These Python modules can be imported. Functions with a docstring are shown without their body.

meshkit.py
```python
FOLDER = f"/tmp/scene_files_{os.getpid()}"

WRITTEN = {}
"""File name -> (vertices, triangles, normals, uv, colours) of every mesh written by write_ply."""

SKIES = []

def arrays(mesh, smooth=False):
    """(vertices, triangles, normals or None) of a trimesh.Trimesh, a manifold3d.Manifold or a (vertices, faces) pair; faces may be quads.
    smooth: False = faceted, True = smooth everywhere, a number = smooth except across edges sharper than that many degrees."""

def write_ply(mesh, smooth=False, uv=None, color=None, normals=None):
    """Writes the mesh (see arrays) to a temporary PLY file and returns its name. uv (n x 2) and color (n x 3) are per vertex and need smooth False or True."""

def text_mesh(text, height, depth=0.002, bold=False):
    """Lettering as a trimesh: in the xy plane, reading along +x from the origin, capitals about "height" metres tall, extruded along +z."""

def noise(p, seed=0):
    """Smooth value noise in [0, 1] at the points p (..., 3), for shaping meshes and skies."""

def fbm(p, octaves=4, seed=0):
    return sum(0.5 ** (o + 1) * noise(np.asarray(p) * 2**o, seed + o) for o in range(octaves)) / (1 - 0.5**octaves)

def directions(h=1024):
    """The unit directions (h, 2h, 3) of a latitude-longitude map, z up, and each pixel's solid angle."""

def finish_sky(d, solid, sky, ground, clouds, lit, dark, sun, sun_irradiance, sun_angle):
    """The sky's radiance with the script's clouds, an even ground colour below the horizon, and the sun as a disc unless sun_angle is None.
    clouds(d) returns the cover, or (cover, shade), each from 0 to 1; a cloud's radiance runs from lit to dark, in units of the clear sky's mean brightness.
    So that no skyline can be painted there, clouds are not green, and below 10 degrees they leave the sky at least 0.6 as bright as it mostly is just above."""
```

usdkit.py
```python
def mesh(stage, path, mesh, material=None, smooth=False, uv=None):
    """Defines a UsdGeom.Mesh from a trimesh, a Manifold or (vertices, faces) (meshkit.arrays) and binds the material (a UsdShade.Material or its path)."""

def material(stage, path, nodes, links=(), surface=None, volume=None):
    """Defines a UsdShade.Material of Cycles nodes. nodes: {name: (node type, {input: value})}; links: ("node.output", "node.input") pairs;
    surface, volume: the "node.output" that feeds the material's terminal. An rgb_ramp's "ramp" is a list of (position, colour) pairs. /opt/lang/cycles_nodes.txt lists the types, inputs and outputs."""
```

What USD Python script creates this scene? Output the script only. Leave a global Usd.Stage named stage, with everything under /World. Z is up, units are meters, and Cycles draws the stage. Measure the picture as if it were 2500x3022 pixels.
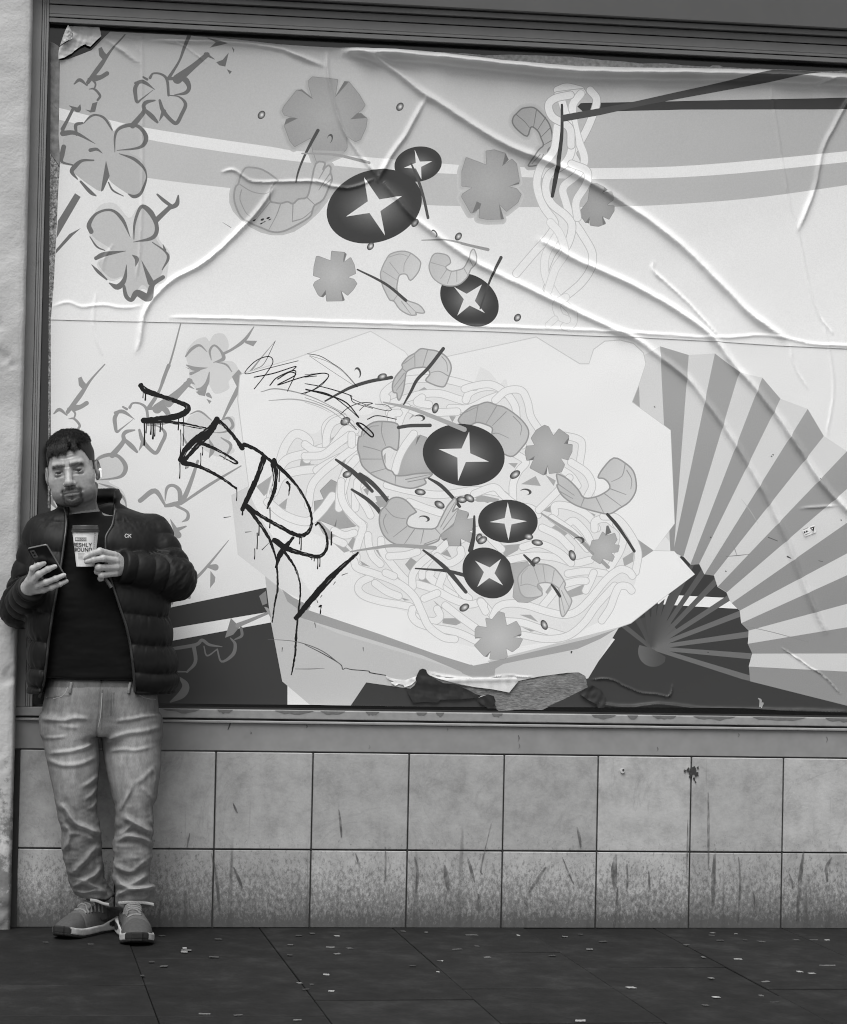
import math, random
import numpy as np, trimesh, shapely, manifold3d
from shapely import Polygon, LineString, MultiPolygon, box as sbox
from shapely.geometry import Point
from shapely import affinity
from shapely.ops import unary_union
from scipy.spatial import cKDTree
from scipy.interpolate import PchipInterpolator
import usdkit, meshkit
from pxr import Usd, UsdGeom, UsdLux, UsdShade, Gf, Sdf, Vt

random.seed(7)
RNG = np.random.default_rng(7)
stage = Usd.Stage.CreateInMemory()
UsdGeom.SetStageUpAxis(stage, UsdGeom.Tokens.z)
UsdGeom.SetStageMetersPerUnit(stage, 1.0)
UsdGeom.Xform.Define(stage, '/World')
UsdGeom.Scope.Define(stage, '/World/Looks')

# ------------------------------------------------------------------ camera, sky, sun, exposure
EXPOSURE = 1.34
SKY_STRENGTH = 0.075
SUN_EL, SUN_AZ = math.radians(60), math.radians(-150)     # direction towards the sun: azimuth = atan2(x, y)
SUN_I, SUN_ANGLE = 0.40, 40.0
CAM = np.array([-0.7803, -9.6202, 1.2062])
YAW, PITCH, ROLL, FPX = 0.1539, 0.0263, 0.0208, 8152.65
_fw = np.array([math.sin(YAW) * math.cos(PITCH), math.cos(YAW) * math.cos(PITCH), math.sin(PITCH)])
_r = np.cross(_fw, [0, 0, 1]); _r /= np.linalg.norm(_r); _u = np.cross(_r, _fw)
RIGHT = _r * math.cos(ROLL) + _u * math.sin(ROLL)
UP = -_r * math.sin(ROLL) + _u * math.cos(ROLL)
cam = UsdGeom.Camera.Define(stage, '/World/camera')
_m = Gf.Matrix4d(1.0)
for i, a in enumerate((RIGHT, UP, -_fw, CAM)):
    _m.SetRow(i, Gf.Vec4d(float(a[0]), float(a[1]), float(a[2]), 1.0 if i == 3 else 0.0))
cam.AddTransformOp().Set(_m)
cam.CreateHorizontalApertureAttr(24.0)
cam.CreateVerticalApertureAttr(24.0 * 3022 / 2500)
cam.CreateFocalLengthAttr(FPX / 2500 * 24.0)
cam.CreateClippingRangeAttr(Gf.Vec2f(0.1, 500))
cam.CreateExposureAttr(EXPOSURE)

_dm = usdkit.material(stage, '/World/Looks/overcast_sky', {
    's': ('sky_texture', {'sky_type': 'single_scattering', 'sun_disc': False, 'sun_elevation': SUN_EL, 'sun_rotation': SUN_AZ}),
    'bw': ('rgb_to_bw', {}), 'b': ('background_shader', {'strength': SKY_STRENGTH})},
    [('s.color', 'bw.color'), ('bw.val', 'b.color')], surface='b.background')
dome = UsdLux.DomeLight.Define(stage, '/World/sky')
UsdShade.MaterialBindingAPI.Apply(dome.GetPrim()).Bind(_dm)
dome.GetPrim().SetCustomDataByKey('kind', 'structure')
sun = UsdLux.DistantLight.Define(stage, '/World/sun')
sun.CreateIntensityAttr(SUN_I); sun.CreateAngleAttr(SUN_ANGLE); sun.CreateNormalizeAttr(True)
sun.CreateColorAttr(Gf.Vec3f(1, 0.995, 0.985))
_sd = Gf.Vec3d(math.sin(SUN_AZ) * math.cos(SUN_EL), math.cos(SUN_AZ) * math.cos(SUN_EL), math.sin(SUN_EL))
sun.AddTransformOp().Set(Gf.Matrix4d(Gf.Rotation(Gf.Vec3d(0, 0, 1), _sd), Gf.Vec3d(0, 0, 6)))

# ------------------------------------------------------------------ helpers
USED = {}
def path_for(parent, name):
    base = f'{parent}/{name}'
    k = USED.get(base, 0); USED[base] = k + 1
    return base if k == 0 else f'{base}_{k:03d}'
def pth(o):
    return '/World' if o is None else (o if isinstance(o, str) else str(o.GetPath()))
def tag(prim, label=None, cat=None, group=None, kind=None):
    for k, v in (('label', label), ('category', cat), ('group', group), ('kind', kind)):
        if v: prim.SetCustomDataByKey(k, v)
    return prim
def thing(name, label=None, cat=None, loc=(0, 0, 0), group=None, kind=None):
    x = UsdGeom.Xform.Define(stage, path_for('/World', name))
    if any(loc): x.AddTranslateOp().Set(Gf.Vec3d(*map(float, loc)))
    p = tag(x.GetPrim(), label, cat, group, kind)
    LOC[str(p.GetPath())] = np.array(loc, float)
    return p
LOC = {}
def base_of(p):
    p = pth(p)
    q = '/'.join(p.split('/')[:3])
    return LOC.get(q, np.zeros(3))
def put(parent, name, v, f, mat, n=None, tone=None, label=None, cat=None, group=None, kind=None):
    """ONE Mesh prim; v in world metres (the thing's own location is taken off)."""
    m = UsdGeom.Mesh.Define(stage, path_for(pth(parent), name))
    v = np.asarray(v, float) - (base_of(parent) if parent is not None else 0)
    f = np.asarray(f, int)
    m.CreatePointsAttr(Vt.Vec3fArray.FromNumpy(v.astype(np.float32)))
    m.CreateFaceVertexCountsAttr(Vt.IntArray.FromNumpy(np.full(len(f), f.shape[1], np.int32)))
    m.CreateFaceVertexIndicesAttr(Vt.IntArray.FromNumpy(f.astype(np.int32).ravel()))
    m.CreateSubdivisionSchemeAttr('none')
    if n is not None:
        m.CreateNormalsAttr(Vt.Vec3fArray.FromNumpy(np.asarray(n, np.float32))); m.SetNormalsInterpolation('vertex')
    if tone is not None:
        t = np.asarray(tone, np.float32)
        if t.ndim == 1: t = np.repeat(t[:, None], 3, 1)
        UsdGeom.PrimvarsAPI(m).CreatePrimvar('tone', Sdf.ValueTypeNames.Color3fArray, 'vertex').Set(Vt.Vec3fArray.FromNumpy(t))
    UsdShade.MaterialBindingAPI.Apply(m.GetPrim()).Bind(mat)
    return tag(m.GetPrim(), label, cat, group, kind)
def solid(parent, name, mesh, mat, smooth=False, **k):
    v, f, n = meshkit.arrays(mesh, smooth)
    return put(parent, name, v, f, mat, n=n, **k)
def bx(x0, x1, y0, y1, z0, z1, ch=0.0):
    """box, its edges chamfered by ch"""
    a = np.array([[x0, y0, z0], [x1, y1, z1]], float)
    if ch <= 0:
        b = trimesh.creation.box(extents=a[1] - a[0]); b.apply_translation(a.mean(0)); return b
    P = []
    for sx in (0, 1):
        for sy in (0, 1):
            for sz in (0, 1):
                c = np.array([a[sx, 0], a[sy, 1], a[sz, 2]]); s = np.array([1 - 2 * sx, 1 - 2 * sy, 1 - 2 * sz])
                for k in range(3):
                    q = c + s * ch; q[k] = c[k]; P.append(q)
    return trimesh.convex.convex_hull(np.array(P))
def join(*m):
    return trimesh.util.concatenate([x for x in m])
def lin(d):
    """display value 0..255 -> reflectance"""
    d = np.asarray(d, float) / 255.0
    return np.where(d <= 0.04045, d / 12.92, ((d + 0.055) / 1.055) ** 2.4)
def g3(x):
    x = float(x); return (x, x, x)
def at(px, py, Y):
    """the point of the plane y = Y seen at photo position (px, py)"""
    px, py = np.asarray(px, float), np.asarray(py, float)
    d = _fw + RIGHT * ((px - 1250) / FPX)[..., None] - UP * ((py - 1511) / FPX)[..., None]
    return CAM + d * ((Y - CAM[1]) / d[..., 1])[..., None]
def ground(px, py, Z=0.0):
    px, py = np.asarray(px, float), np.asarray(py, float)
    d = _fw + RIGHT * ((px - 1250) / FPX)[..., None] - UP * ((py - 1511) / FPX)[..., None]
    return CAM + d * ((Z - CAM[2]) / d[..., 2])[..., None]
def mat(name, nodes, links, surface='p.BSDF'):
    return usdkit.material(stage, '/World/Looks/' + name, nodes, links, surface=surface)
def plain(name, c, rough=0.6, spec=0.5, noise=0.0, scale=20.0, bump=0.0, bscale=200.0, bdist=0.002, metallic=0.0, detail=6.0, **extra):
    N = {'p': ('principled_bsdf', dict({'base_color': g3(c), 'roughness': rough, 'specular_ior_level': spec, 'metallic': metallic}, **extra)),
         'g': ('geometry', {})}
    L = []
    if noise > 0:
        N['n'] = ('noise_texture', {'scale': scale, 'detail': detail, 'roughness': 0.6})
        N['r'] = ('rgb_ramp', {'ramp': [(0.3, g3(c * (1 - noise))), (0.7, g3(c * (1 + noise)))]})
        L += [('g.position', 'n.vector'), ('n.fac', 'r.fac'), ('r.color', 'p.base_color')]
    if bump > 0:
        N['bn'] = ('noise_texture', {'scale': bscale, 'detail': 3.0})
        N['b'] = ('bump', {'strength': bump, 'distance': bdist})
        L += [('g.position', 'bn.vector'), ('bn.fac', 'b.height'), ('b.normal', 'p.normal')]
    return mat(name, N, L)
def catmull(P, closed=False, k=6):
    P = np.asarray(P, float); n = len(P)
    if n < 3: return P
    if closed: Q = np.vstack([P[-1], P, P[0], P[1]])
    else: Q = np.vstack([2 * P[0] - P[1], P, 2 * P[-1] - P[-2]])
    out = []; t = np.linspace(0, 1, k, endpoint=False)[:, None]
    for i in range(1, len(Q) - 2):
        a, b, c, d = Q[i - 1], Q[i], Q[i + 1], Q[i + 2]
        out.append(0.5 * (2 * b + (c - a) * t + (2 * a - 5 * b + 4 * c - d) * t ** 2 + (3 * b - a - 3 * c + d) * t ** 3))
    out = np.vstack(out)
    return out if closed else np.vstack([out, P[-1]])
# ------------------------------------------------------------------ materials of the street
def stone_mat(name, c, dirt, low):
    """glazed stone tile: cloudy grain, fine speckle, splash dirt thickening toward the pavement, vertical runs"""
    return mat(name, {
        'g': ('geometry', {}), 'p': ('principled_bsdf', {'roughness': 0.55, 'specular_ior_level': 0.35}),
        'n1': ('noise_texture', {'scale': 9.0, 'detail': 10.0, 'roughness': 0.75}),
        'r1': ('rgb_ramp', {'ramp': [(0.32, g3(c * 0.70)), (0.5, g3(c)), (0.68, g3(c * 1.22))]}),
        'o': ('object_info', {}), 'om': ('math', {'math_type': 'multiply_add', 'value2': 0.22, 'value3': 0.88}),
        'mx0': ('vector_math', {'math_type': 'scale'}),
        'mp': ('mapping', {'scale': (13.0, 13.0, 8.0), 'rotation': (0, 0.5, 0)}),
        'n2': ('noise_texture', {'scale': 6.0, 'detail': 9.0, 'roughness': 0.8}),
        'xyz': ('separate_xyz', {}),
        'zr': ('rgb_ramp', {'ramp': [(0.0, g3(0.58)), (0.06, g3(0.40)), (0.14, g3(0.29)), (0.27, g3(0.19)), (0.40, g3(0.09)), (0.6, g3(0.05))]}),
        'ad': ('math', {'math_type': 'add'}),
        'r2': ('rgb_ramp', {'ramp': [(0.72, g3(0)), (0.82, g3(0.5)), (0.98, g3(0.9))]}),
        'mp3': ('mapping', {'scale': (26.0, 26.0, 1.3)}), 'n3': ('noise_texture', {'scale': 1.0, 'detail': 4.0}),
        'ad3': ('math', {'math_type': 'multiply_add', 'value2': 0.42}),
        'r3': ('rgb_ramp', {'ramp': [(0.74, g3(0)), (0.84, g3(0.6))]}),
        'mp4': ('mapping', {'scale': (3.0, 3.0, 3.0)}), 'n4': ('noise_texture', {'scale': 2.4, 'detail': 9.0, 'roughness': 0.6, 'distortion': 1.5}),
        'r4': ('rgb_ramp', {'ramp': [(0.485, g3(0)), (0.5, g3(0.30)), (0.515, g3(0))]}),
        'm1': ('mix', {'mix_type': 'mix', 'color2': g3(dirt)}), 'm2': ('mix', {'mix_type': 'mix', 'color2': g3(dirt * 1.1)}),
        'm3': ('mix', {'mix_type': 'mix', 'color2': g3(c * 0.6)}),
        'bn': ('noise_texture', {'scale': 90.0, 'detail': 5.0}), 'b': ('bump', {'strength': 0.25, 'distance': 0.003})},
        [('g.position', 'n1.vector'), ('n1.fac', 'r1.fac'), ('o.random', 'om.value1'), ('r1.color', 'mx0.vector1'), ('om.value', 'mx0.scale'),
         ('g.position', 'mp.vector'), ('mp.vector', 'n2.vector'), ('g.position', 'xyz.vector'), ('xyz.z', 'zr.fac'),
         ('n2.fac', 'ad.value1'), ('zr.color', 'ad.value2'), ('ad.value', 'r2.fac'),
         ('g.position', 'mp3.vector'), ('mp3.vector', 'n3.vector'), ('zr.color', 'ad3.value1'), ('n3.fac', 'ad3.value3'), ('ad3.value', 'r3.fac'),
         ('g.position', 'n4.vector'), ('n4.fac', 'r4.fac'),
         ('mx0.vector', 'm3.color1'), ('r4.color', 'm3.fac'), ('m3.color', 'm1.color1'), ('r2.color', 'm1.fac'), ('m1.color', 'm2.color1'), ('r3.color', 'm2.fac'),
         ('m2.color', 'p.base_color'), ('g.position', 'bn.vector'), ('bn.fac', 'b.height'), ('b.normal', 'p.normal')])
M_TILE = stone_mat('wall_tile', 0.335, 0.05, 0)
M_GROUT = plain('dark_grout', 0.035, 0.9)
M_BOARD = plain('board_paint', 0.22, 0.5, noise=0.10, scale=14, bump=0.12, bscale=40)
M_SILL = plain('sill_paint', 0.25, 0.45, noise=0.12, scale=30, bump=0.1, bscale=60)
M_FRAME = plain('frame_paint', 0.21, 0.5, noise=0.10, scale=9, bump=0.12, bscale=120)
M_HEAD = plain('head_paint', 0.14, 0.5, noise=0.08, scale=9, bump=0.1, bscale=120)
M_FASCIA = plain('fascia_paint', 0.068, 0.55, noise=0.10, scale=2.5, bump=0.08, bscale=200)
M_GROOVE = plain('shadow_gap', 0.012, 0.8)
M_PEEL = plain('old_paint_under', 0.12, 0.6, noise=0.15, scale=60)
M_RUBBER = plain('glazing_rubber', 0.014, 0.5)
M_DARKGLASS = plain('blacked_pane', 0.010, 0.12, spec=0.5)
M_RENDER = mat('rough_render', {
    'g': ('geometry', {}), 'p': ('principled_bsdf', {'roughness': 0.85, 'specular_ior_level': 0.2}),
    'n': ('noise_texture', {'scale': 3.0, 'detail': 6.0}), 'r': ('rgb_ramp', {'ramp': [(0.3, g3(0.36)), (0.7, g3(0.50))]}),
    'xyz': ('separate_xyz', {}), 'zr': ('rgb_ramp', {'ramp': [(0.0, g3(0.40)), (0.35, g3(0.30)), (0.6, g3(0.12)), (0.9, g3(0.0))]}),
    'n2': ('noise_texture', {'scale': 16.0, 'detail': 7.0, 'roughness': 0.7}), 'ad': ('math', {'math_type': 'add'}),
    'r2': ('rgb_ramp', {'ramp': [(0.72, g3(0)), (0.84, g3(0.8))]}), 'm': ('mix', {'mix_type': 'mix', 'color2': g3(0.10)}),
    'bn': ('noise_texture', {'scale': 70.0, 'detail': 4.0, 'roughness': 0.6}), 'b': ('bump', {'strength': 0.5, 'distance': 0.004})},
    [('g.position', 'n.vector'), ('n.fac', 'r.fac'), ('g.position', 'xyz.vector'), ('xyz.z', 'zr.fac'), ('g.position', 'n2.vector'),
     ('n2.fac', 'ad.value1'), ('zr.color', 'ad.value2'), ('ad.value', 'r2.fac'), ('r.color', 'm.color1'), ('r2.color', 'm.fac'), ('m.color', 'p.base_color'),
     ('g.position', 'bn.vector'), ('bn.fac', 'b.height'), ('b.normal', 'p.normal')])
def slab_mat(name, c):
    return mat(name, {
        'g': ('geometry', {}), 'p': ('principled_bsdf', {'specular_ior_level': 0.18}),
        'o': ('object_info', {}), 'om': ('math', {'math_type': 'multiply_add', 'value2': 0.35, 'value3': 0.8}), 'sc': ('vector_math', {'math_type': 'scale'}),
        'mp': ('mapping', {'scale': (2.2, 1.6, 1.0)}), 'n': ('noise_texture', {'scale': 3.0, 'detail': 10.0, 'roughness': 0.72}),
        'r': ('rgb_ramp', {'ramp': [(0.3, g3(c * 0.6)), (0.52, g3(c)), (0.72, g3(c * 2.4))]}),
        'rr': ('rgb_ramp', {'ramp': [(0.3, g3(0.75)), (0.7, g3(0.55))]}),
        'bn': ('noise_texture', {'scale': 120.0, 'detail': 4.0}), 'b': ('bump', {'strength': 0.25, 'distance': 0.003})},
        [('g.position', 'mp.vector'), ('mp.vector', 'n.vector'), ('n.fac', 'r.fac'), ('r.color', 'sc.vector1'), ('o.random', 'om.value1'), ('om.value', 'sc.scale'),
         ('sc.vector', 'p.base_color'), ('n.fac', 'rr.fac'), ('rr.color', 'p.roughness'), ('g.position', 'bn.vector'), ('bn.fac', 'b.height'), ('b.normal', 'p.normal')])
M_SLAB = slab_mat('pavement_slab', 0.0095)
M_JOINT = plain('pavement_joint', 0.008, 0.95, noise=0.3, scale=60)
M_FAR = plain('far_ground', 0.04, 0.9, noise=0.2, scale=1.5)

# ------------------------------------------------------------------ ground and pavement
put(None, 'ground', [(-150, -150, -0.03), (150, -150, -0.03), (150, 150, -0.03), (-150, 150, -0.03)], [(0, 1, 2, 3)], M_FAR, kind='structure')
pav = thing('pavement', kind='structure')
put(pav, 'bedding', [(-6, -6, -0.012), (9, -6, -0.012), (9, 0.05, -0.012), (-6, 0.05, -0.012)], [(0, 1, 2, 3)], M_JOINT)
SX = [-3.12, -2.65, -2.18, -1.72, -1.235, -0.7655, -0.305, 0.165, 0.634, 1.1015, 1.5735, 2.045, 2.51, 2.98]     # joints that run away from the wall
ROWS = [[-0.7, -1.3, -1.9, -2.5], [-1.0, -1.6, -2.2], [-0.5, -1.1, -1.7, -2.3], [-0.95, -1.55, -2.15, -2.75], [-0.49, -1.72, -2.32], [-1.36, -1.93, -2.53], [-0.76, -1.33, -1.95, -2.6], [-1.00, -1.66, -2.26], [-0.64, -1.44, -2.08, -2.7],
        [-0.98, -1.60, -2.2], [-0.57, -1.46, -2.1], [-0.9, -1.5, -2.1], [-0.6, -1.2, -1.8, -2.4]]
for i in range(len(SX) - 1):
    ys = [0.02] + ROWS[i] + [-3.2]
    for a, b in zip(ys[:-1], ys[1:]):
        dz = random.uniform(-0.0016, 0.0014)
        g = 0.0014
        gy = 0.0045
        s = bx(SX[i] + g, SX[i + 1] - g, b + gy, a - gy, -0.06, dz, 0.0018)
        v = s.vertices.copy(); top = v[:, 2] > dz - 0.004
        v[top, 2] += (v[top, 0] - SX[i]) * random.uniform(-0.004, 0.004)
        s.vertices = v
        solid(pav, 'paving_slab', s, M_SLAB)

# ------------------------------------------------------------------ tiled stall riser below the window
wall = thing('tiled_wall', 'low wall of square stained stone tiles under the shop window', 'wall')
TILE, ZM, ZT = 0.34, 0.2722, 0.6123
solid(wall, 'backing', bx(-0.745, 3.9, 0.008, 0.25, -0.02, ZT - 0.002), M_GROUT)
for row, (z0, z1) in enumerate(((0.0, ZM), (ZM, ZT))):
    for i in range(-2, 12):
        x0, x1 = i * TILE, (i + 1) * TILE
        x0 = max(x0, -0.676)
        g = 0.0028
        t = bx(x0 + g, x1 - g, random.uniform(-0.0012, 0.0008), 0.02, z0 + (g if row else 0.001), z1 - g, 0.0022)
        solid(wall, 'tile', t, M_TILE)
# drilled hole plug and black scorch splat on the tiles
def disc_on_wall(px, py, rpx, Y, n=14, jag=0.0, sy=1.0, seed=0):
    r = np.random.default_rng(seed); a = np.linspace(0, 2 * np.pi, n, endpoint=False)
    rr = rpx * (1 + jag * r.uniform(-1, 1, n))
    return Polygon(np.c_[px + rr * np.cos(a), py + sy * rr * np.sin(a)])
def flat_on(parent, name, poly, Y, m, **k):
    """thin flat patch (photo outline) lying on the plane y = Y"""
    V, F = [], []
    for g in getattr(poly, 'geoms', [poly]):
        if g.is_empty or g.geom_type != 'Polygon': continue
        for t in shapely.constrained_delaunay_triangles(g).geoms:
            c = np.array(t.exterior.coords)[:3]; o = len(V)
            if np.cross(c[1] - c[0], c[2] - c[0]) > 0: c = c[::-1]
            V += list(c); F.append((o, o + 1, o + 2))
    P = np.array(V); return put(parent, name, at(P[:, 0], P[:, 1], Y), F, m, **k)
M_STAIN = plain('black_stain', 0.03, 0.7, noise=0.4, scale=120)
M_PLUG = plain('plug_metal', 0.55, 0.35, metallic=0.3)
M_RUN = mat('dried_run', {'g': ('geometry', {}), 'p': ('principled_bsdf', {'base_color': g3(0.05), 'roughness': 0.5}), 'mp': ('mapping', {'scale': (60.0, 60.0, 22.0)}), 'n': ('noise_texture', {'scale': 1.0, 'detail': 6.0, 'roughness': 0.7}), 'r': ('rgb_ramp', {'ramp': [(0.28, g3(0.0)), (0.60, g3(0.66))]})},
    [('g.position', 'mp.vector'), ('mp.vector', 'n.vector'), ('n.fac', 'r.fac'), ('r.color', 'p.alpha')])
_q = at(1837, 2275, 0.0)
_c = trimesh.creation.cylinder(radius=0.008, height=0.006, sections=24); _c.apply_transform(trimesh.transformations.rotation_matrix(math.pi / 2, [1, 0, 0])); _c.apply_translation(_q + [0, -0.003, 0])
solid(wall, 'plug', _c, M_PLUG)
_c = trimesh.creation.cylinder(radius=0.004, height=0.002, sections=16); _c.apply_transform(trimesh.transformations.rotation_matrix(math.pi / 2, [1, 0, 0])); _c.apply_translation(_q + [0.002, -0.0065, 0.003])
solid(wall, 'plug_hole', _c, M_GROUT)
_sp = unary_union([disc_on_wall(2045 + dx, 2278 + dy, r_, 0, 11, 0.45, 1.5, k) for k, (dx, dy, r_) in enumerate([(0, 0, 9), (10, 6, 6), (-14, -6, 5), (4, 20, 4), (-24, -2, 3), (14, -12, 3), (-8, 14, 3), (8, 30, 2)])])
flat_on(wall, 'splat', _sp, -0.0035, M_STAIN, label='black splat across a tile joint')
def taper(P, W, k=5):
    """outline of a brush stroke through P with widths W"""
    P = np.asarray(P, float); W = np.asarray(W, float) if np.ndim(W) else np.full(len(P), float(W))
    if len(W) != len(P): W = np.interp(np.linspace(0, 1, len(P)), np.linspace(0, 1, len(W)), W)
    Q = catmull(np.c_[P, W], k=k); P, W = Q[:, :2], np.maximum(Q[:, 2], 0.6)
    parts = []
    for i in range(len(P) - 1):
        a, b = Point(P[i]).buffer(W[i] / 2, 5), Point(P[i + 1]).buffer(W[i + 1] / 2, 5)
        parts.append(a.union(b).convex_hull)
    return unary_union(parts)
RUNS = [((1818, 2525), (1812, 2570), (1815, 2620), 18), ((1822, 2620), (1820, 2680), (1812, 2735), 9), ((1610, 2560), (1583, 2600), (1558, 2640), 10), ((1556, 2648), (1552, 2660), (1556, 2670), 12),
        ((1312, 2555), (1318, 2590), (1322, 2622), 15), ((1380, 2530), (1390, 2565), (1400, 2600), 9), ((1412, 2640), (1414, 2672), (1413, 2690), 12), ((1703, 2440), (1710, 2470), (1714, 2500), 8),
        ((2090, 2340), (2091, 2440), (2091, 2562), 7), ((2110, 2510), (2106, 2600), (2104, 2672), 13), ((2180, 2530), (2185, 2600), (2178, 2720), 6), ((2372, 2515), (2362, 2590), (2353, 2715), 12),
        ((2455, 2530), (2440, 2560), (2442, 2600), 10), ((2218, 2610), (2226, 2650), (2228, 2680), 4), ((1915, 2570), (1916, 2600), (1918, 2630), 7), ((1850, 2540), (1852, 2590), (1850, 2630), 6),
        ((625, 2520), (640, 2600), (648, 2700), 9), ((690, 2560), (705, 2595), (715, 2620), 9), ((560, 2460), (556, 2480), (552, 2500), 6), ((1000, 2390), (1005, 2430), (1008, 2470), 7),
        ((1137, 2500), (1138, 2550), (1136, 2600), 6), ((1225, 2530), (1232, 2580), (1228, 2630), 10), ((1050, 2520), (1058, 2545), (1062, 2560), 7), ((688, 2370), (694, 2385), (700, 2398), 6),
        ((1660, 2530), (1680, 2580), (1694, 2610), 5), ((1450, 2430), (1420, 2560), (1425, 2580), 4), ((2030, 2420), (2029, 2500), (2027, 2580), 5), ((2330, 2580), (2336, 2600), (2340, 2620), 7)]
for a, b, c, w in RUNS:
    flat_on(wall, 'dried_run', taper([a, b, c], [w * 0.4, w, w * 0.55]), -0.0032, M_RUN)

# ------------------------------------------------------------------ painted board, sill, frame, glass
frame = thing('window_frame', 'grey painted shop window frame with grooved mouldings and sill', 'window frame')
XL, XR = -0.640, 3.9
solid(frame, 'apron_board', bx(-0.745, XR, 0.004, 0.06, ZT + 0.003, 0.7095, 0.001), M_BOARD)
solid(frame, 'sill_lip', bx(-0.745, XR, -0.006, 0.06, 0.7105, 0.7200, 0.0022), M_SILL)
solid(frame, 'sill_groove', bx(-0.745, XR, 0.004, 0.06, 0.7205, 0.7265), M_GROOVE)
solid(frame, 'sill', bx(-0.745, XR, -0.003, 0.08, 0.7270, 0.7575, 0.0025), M_SILL)
# flaked paint on the top of the sill face
def peel_blob(x0, x1, seed):
    r = np.random.default_rng(seed); n = 9
    xs = np.linspace(x0, x1, n); top = np.full(n, 0.7568); bot = 0.7568 - 0.016 * np.sin(np.linspace(0, np.pi, n)) ** 0.6 * r.uniform(0.5, 1, n)
    return xs, top, bot
for k, (a, b) in enumerate([(-0.19, -0.06), (0.0, 0.055), (0.20, 0.34), (0.36, 0.45), (0.52, 0.57), (0.70, 0.74), (0.77, 0.80), (0.97, 1.01), (1.33, 1.42), (1.46, 1.5), (1.55, 1.64), (1.70, 1.86), (1.92, 2.12), (2.19, 2.3)]):
    xs, t_, b_ = peel_blob(a, b, k)
    V = np.r_[np.c_[xs, np.full(9, -0.0042), b_], np.c_[xs, np.full(9, -0.0042), t_]]
    put(frame, 'paint_flake', V, [(i, i + 1, i + 10, i + 9) for i in range(8)], M_PEEL)
flat_on(frame, 'scratch', taper([(681, 2130), (678, 2140), (673, 2153)], [4, 4, 2]), 0.0025, M_STAIN)
for _k, (_x, _y, _l) in enumerate([(1750, 2142, 14), (1530, 2170, 18), (1532, 2195, 14), (740, 2160, 6), (1940, 2205, 12), (2440, 2175, 16), (1090, 2200, 10), (905, 2140, 8), (2180, 2165, 9), (1320, 2150, 8)]): flat_on(frame, 'scratch', taper([(_x, _y), (_x + 2, _y + _l / 2), (_x - 1, _y + _l)], [2, 3, 1.5]), 0.0025, M_RUN)
# left jamb: stepped moulding
for x0, x1, y in ((-0.745, -0.6615, 0.0), (-0.6600, -0.6535, -0.004), (-0.6525, -0.6470, -0.002), (-0.6462, -0.6375, 0.002)):
    solid(frame, 'jamb_moulding', bx(x0, x1, y, 0.07, 0.7585, 3.36, 0.0012), M_FRAME)
solid(frame, 'jamb_back', bx(-0.745, -0.6385, 0.012, 0.068, 0.7590, 3.36), M_GROOVE)
solid(frame, 'jamb_reveal', bx(-0.6370, -0.6335, 0.012, 0.07, 0.7585, 3.13), M_RUBBER)
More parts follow.
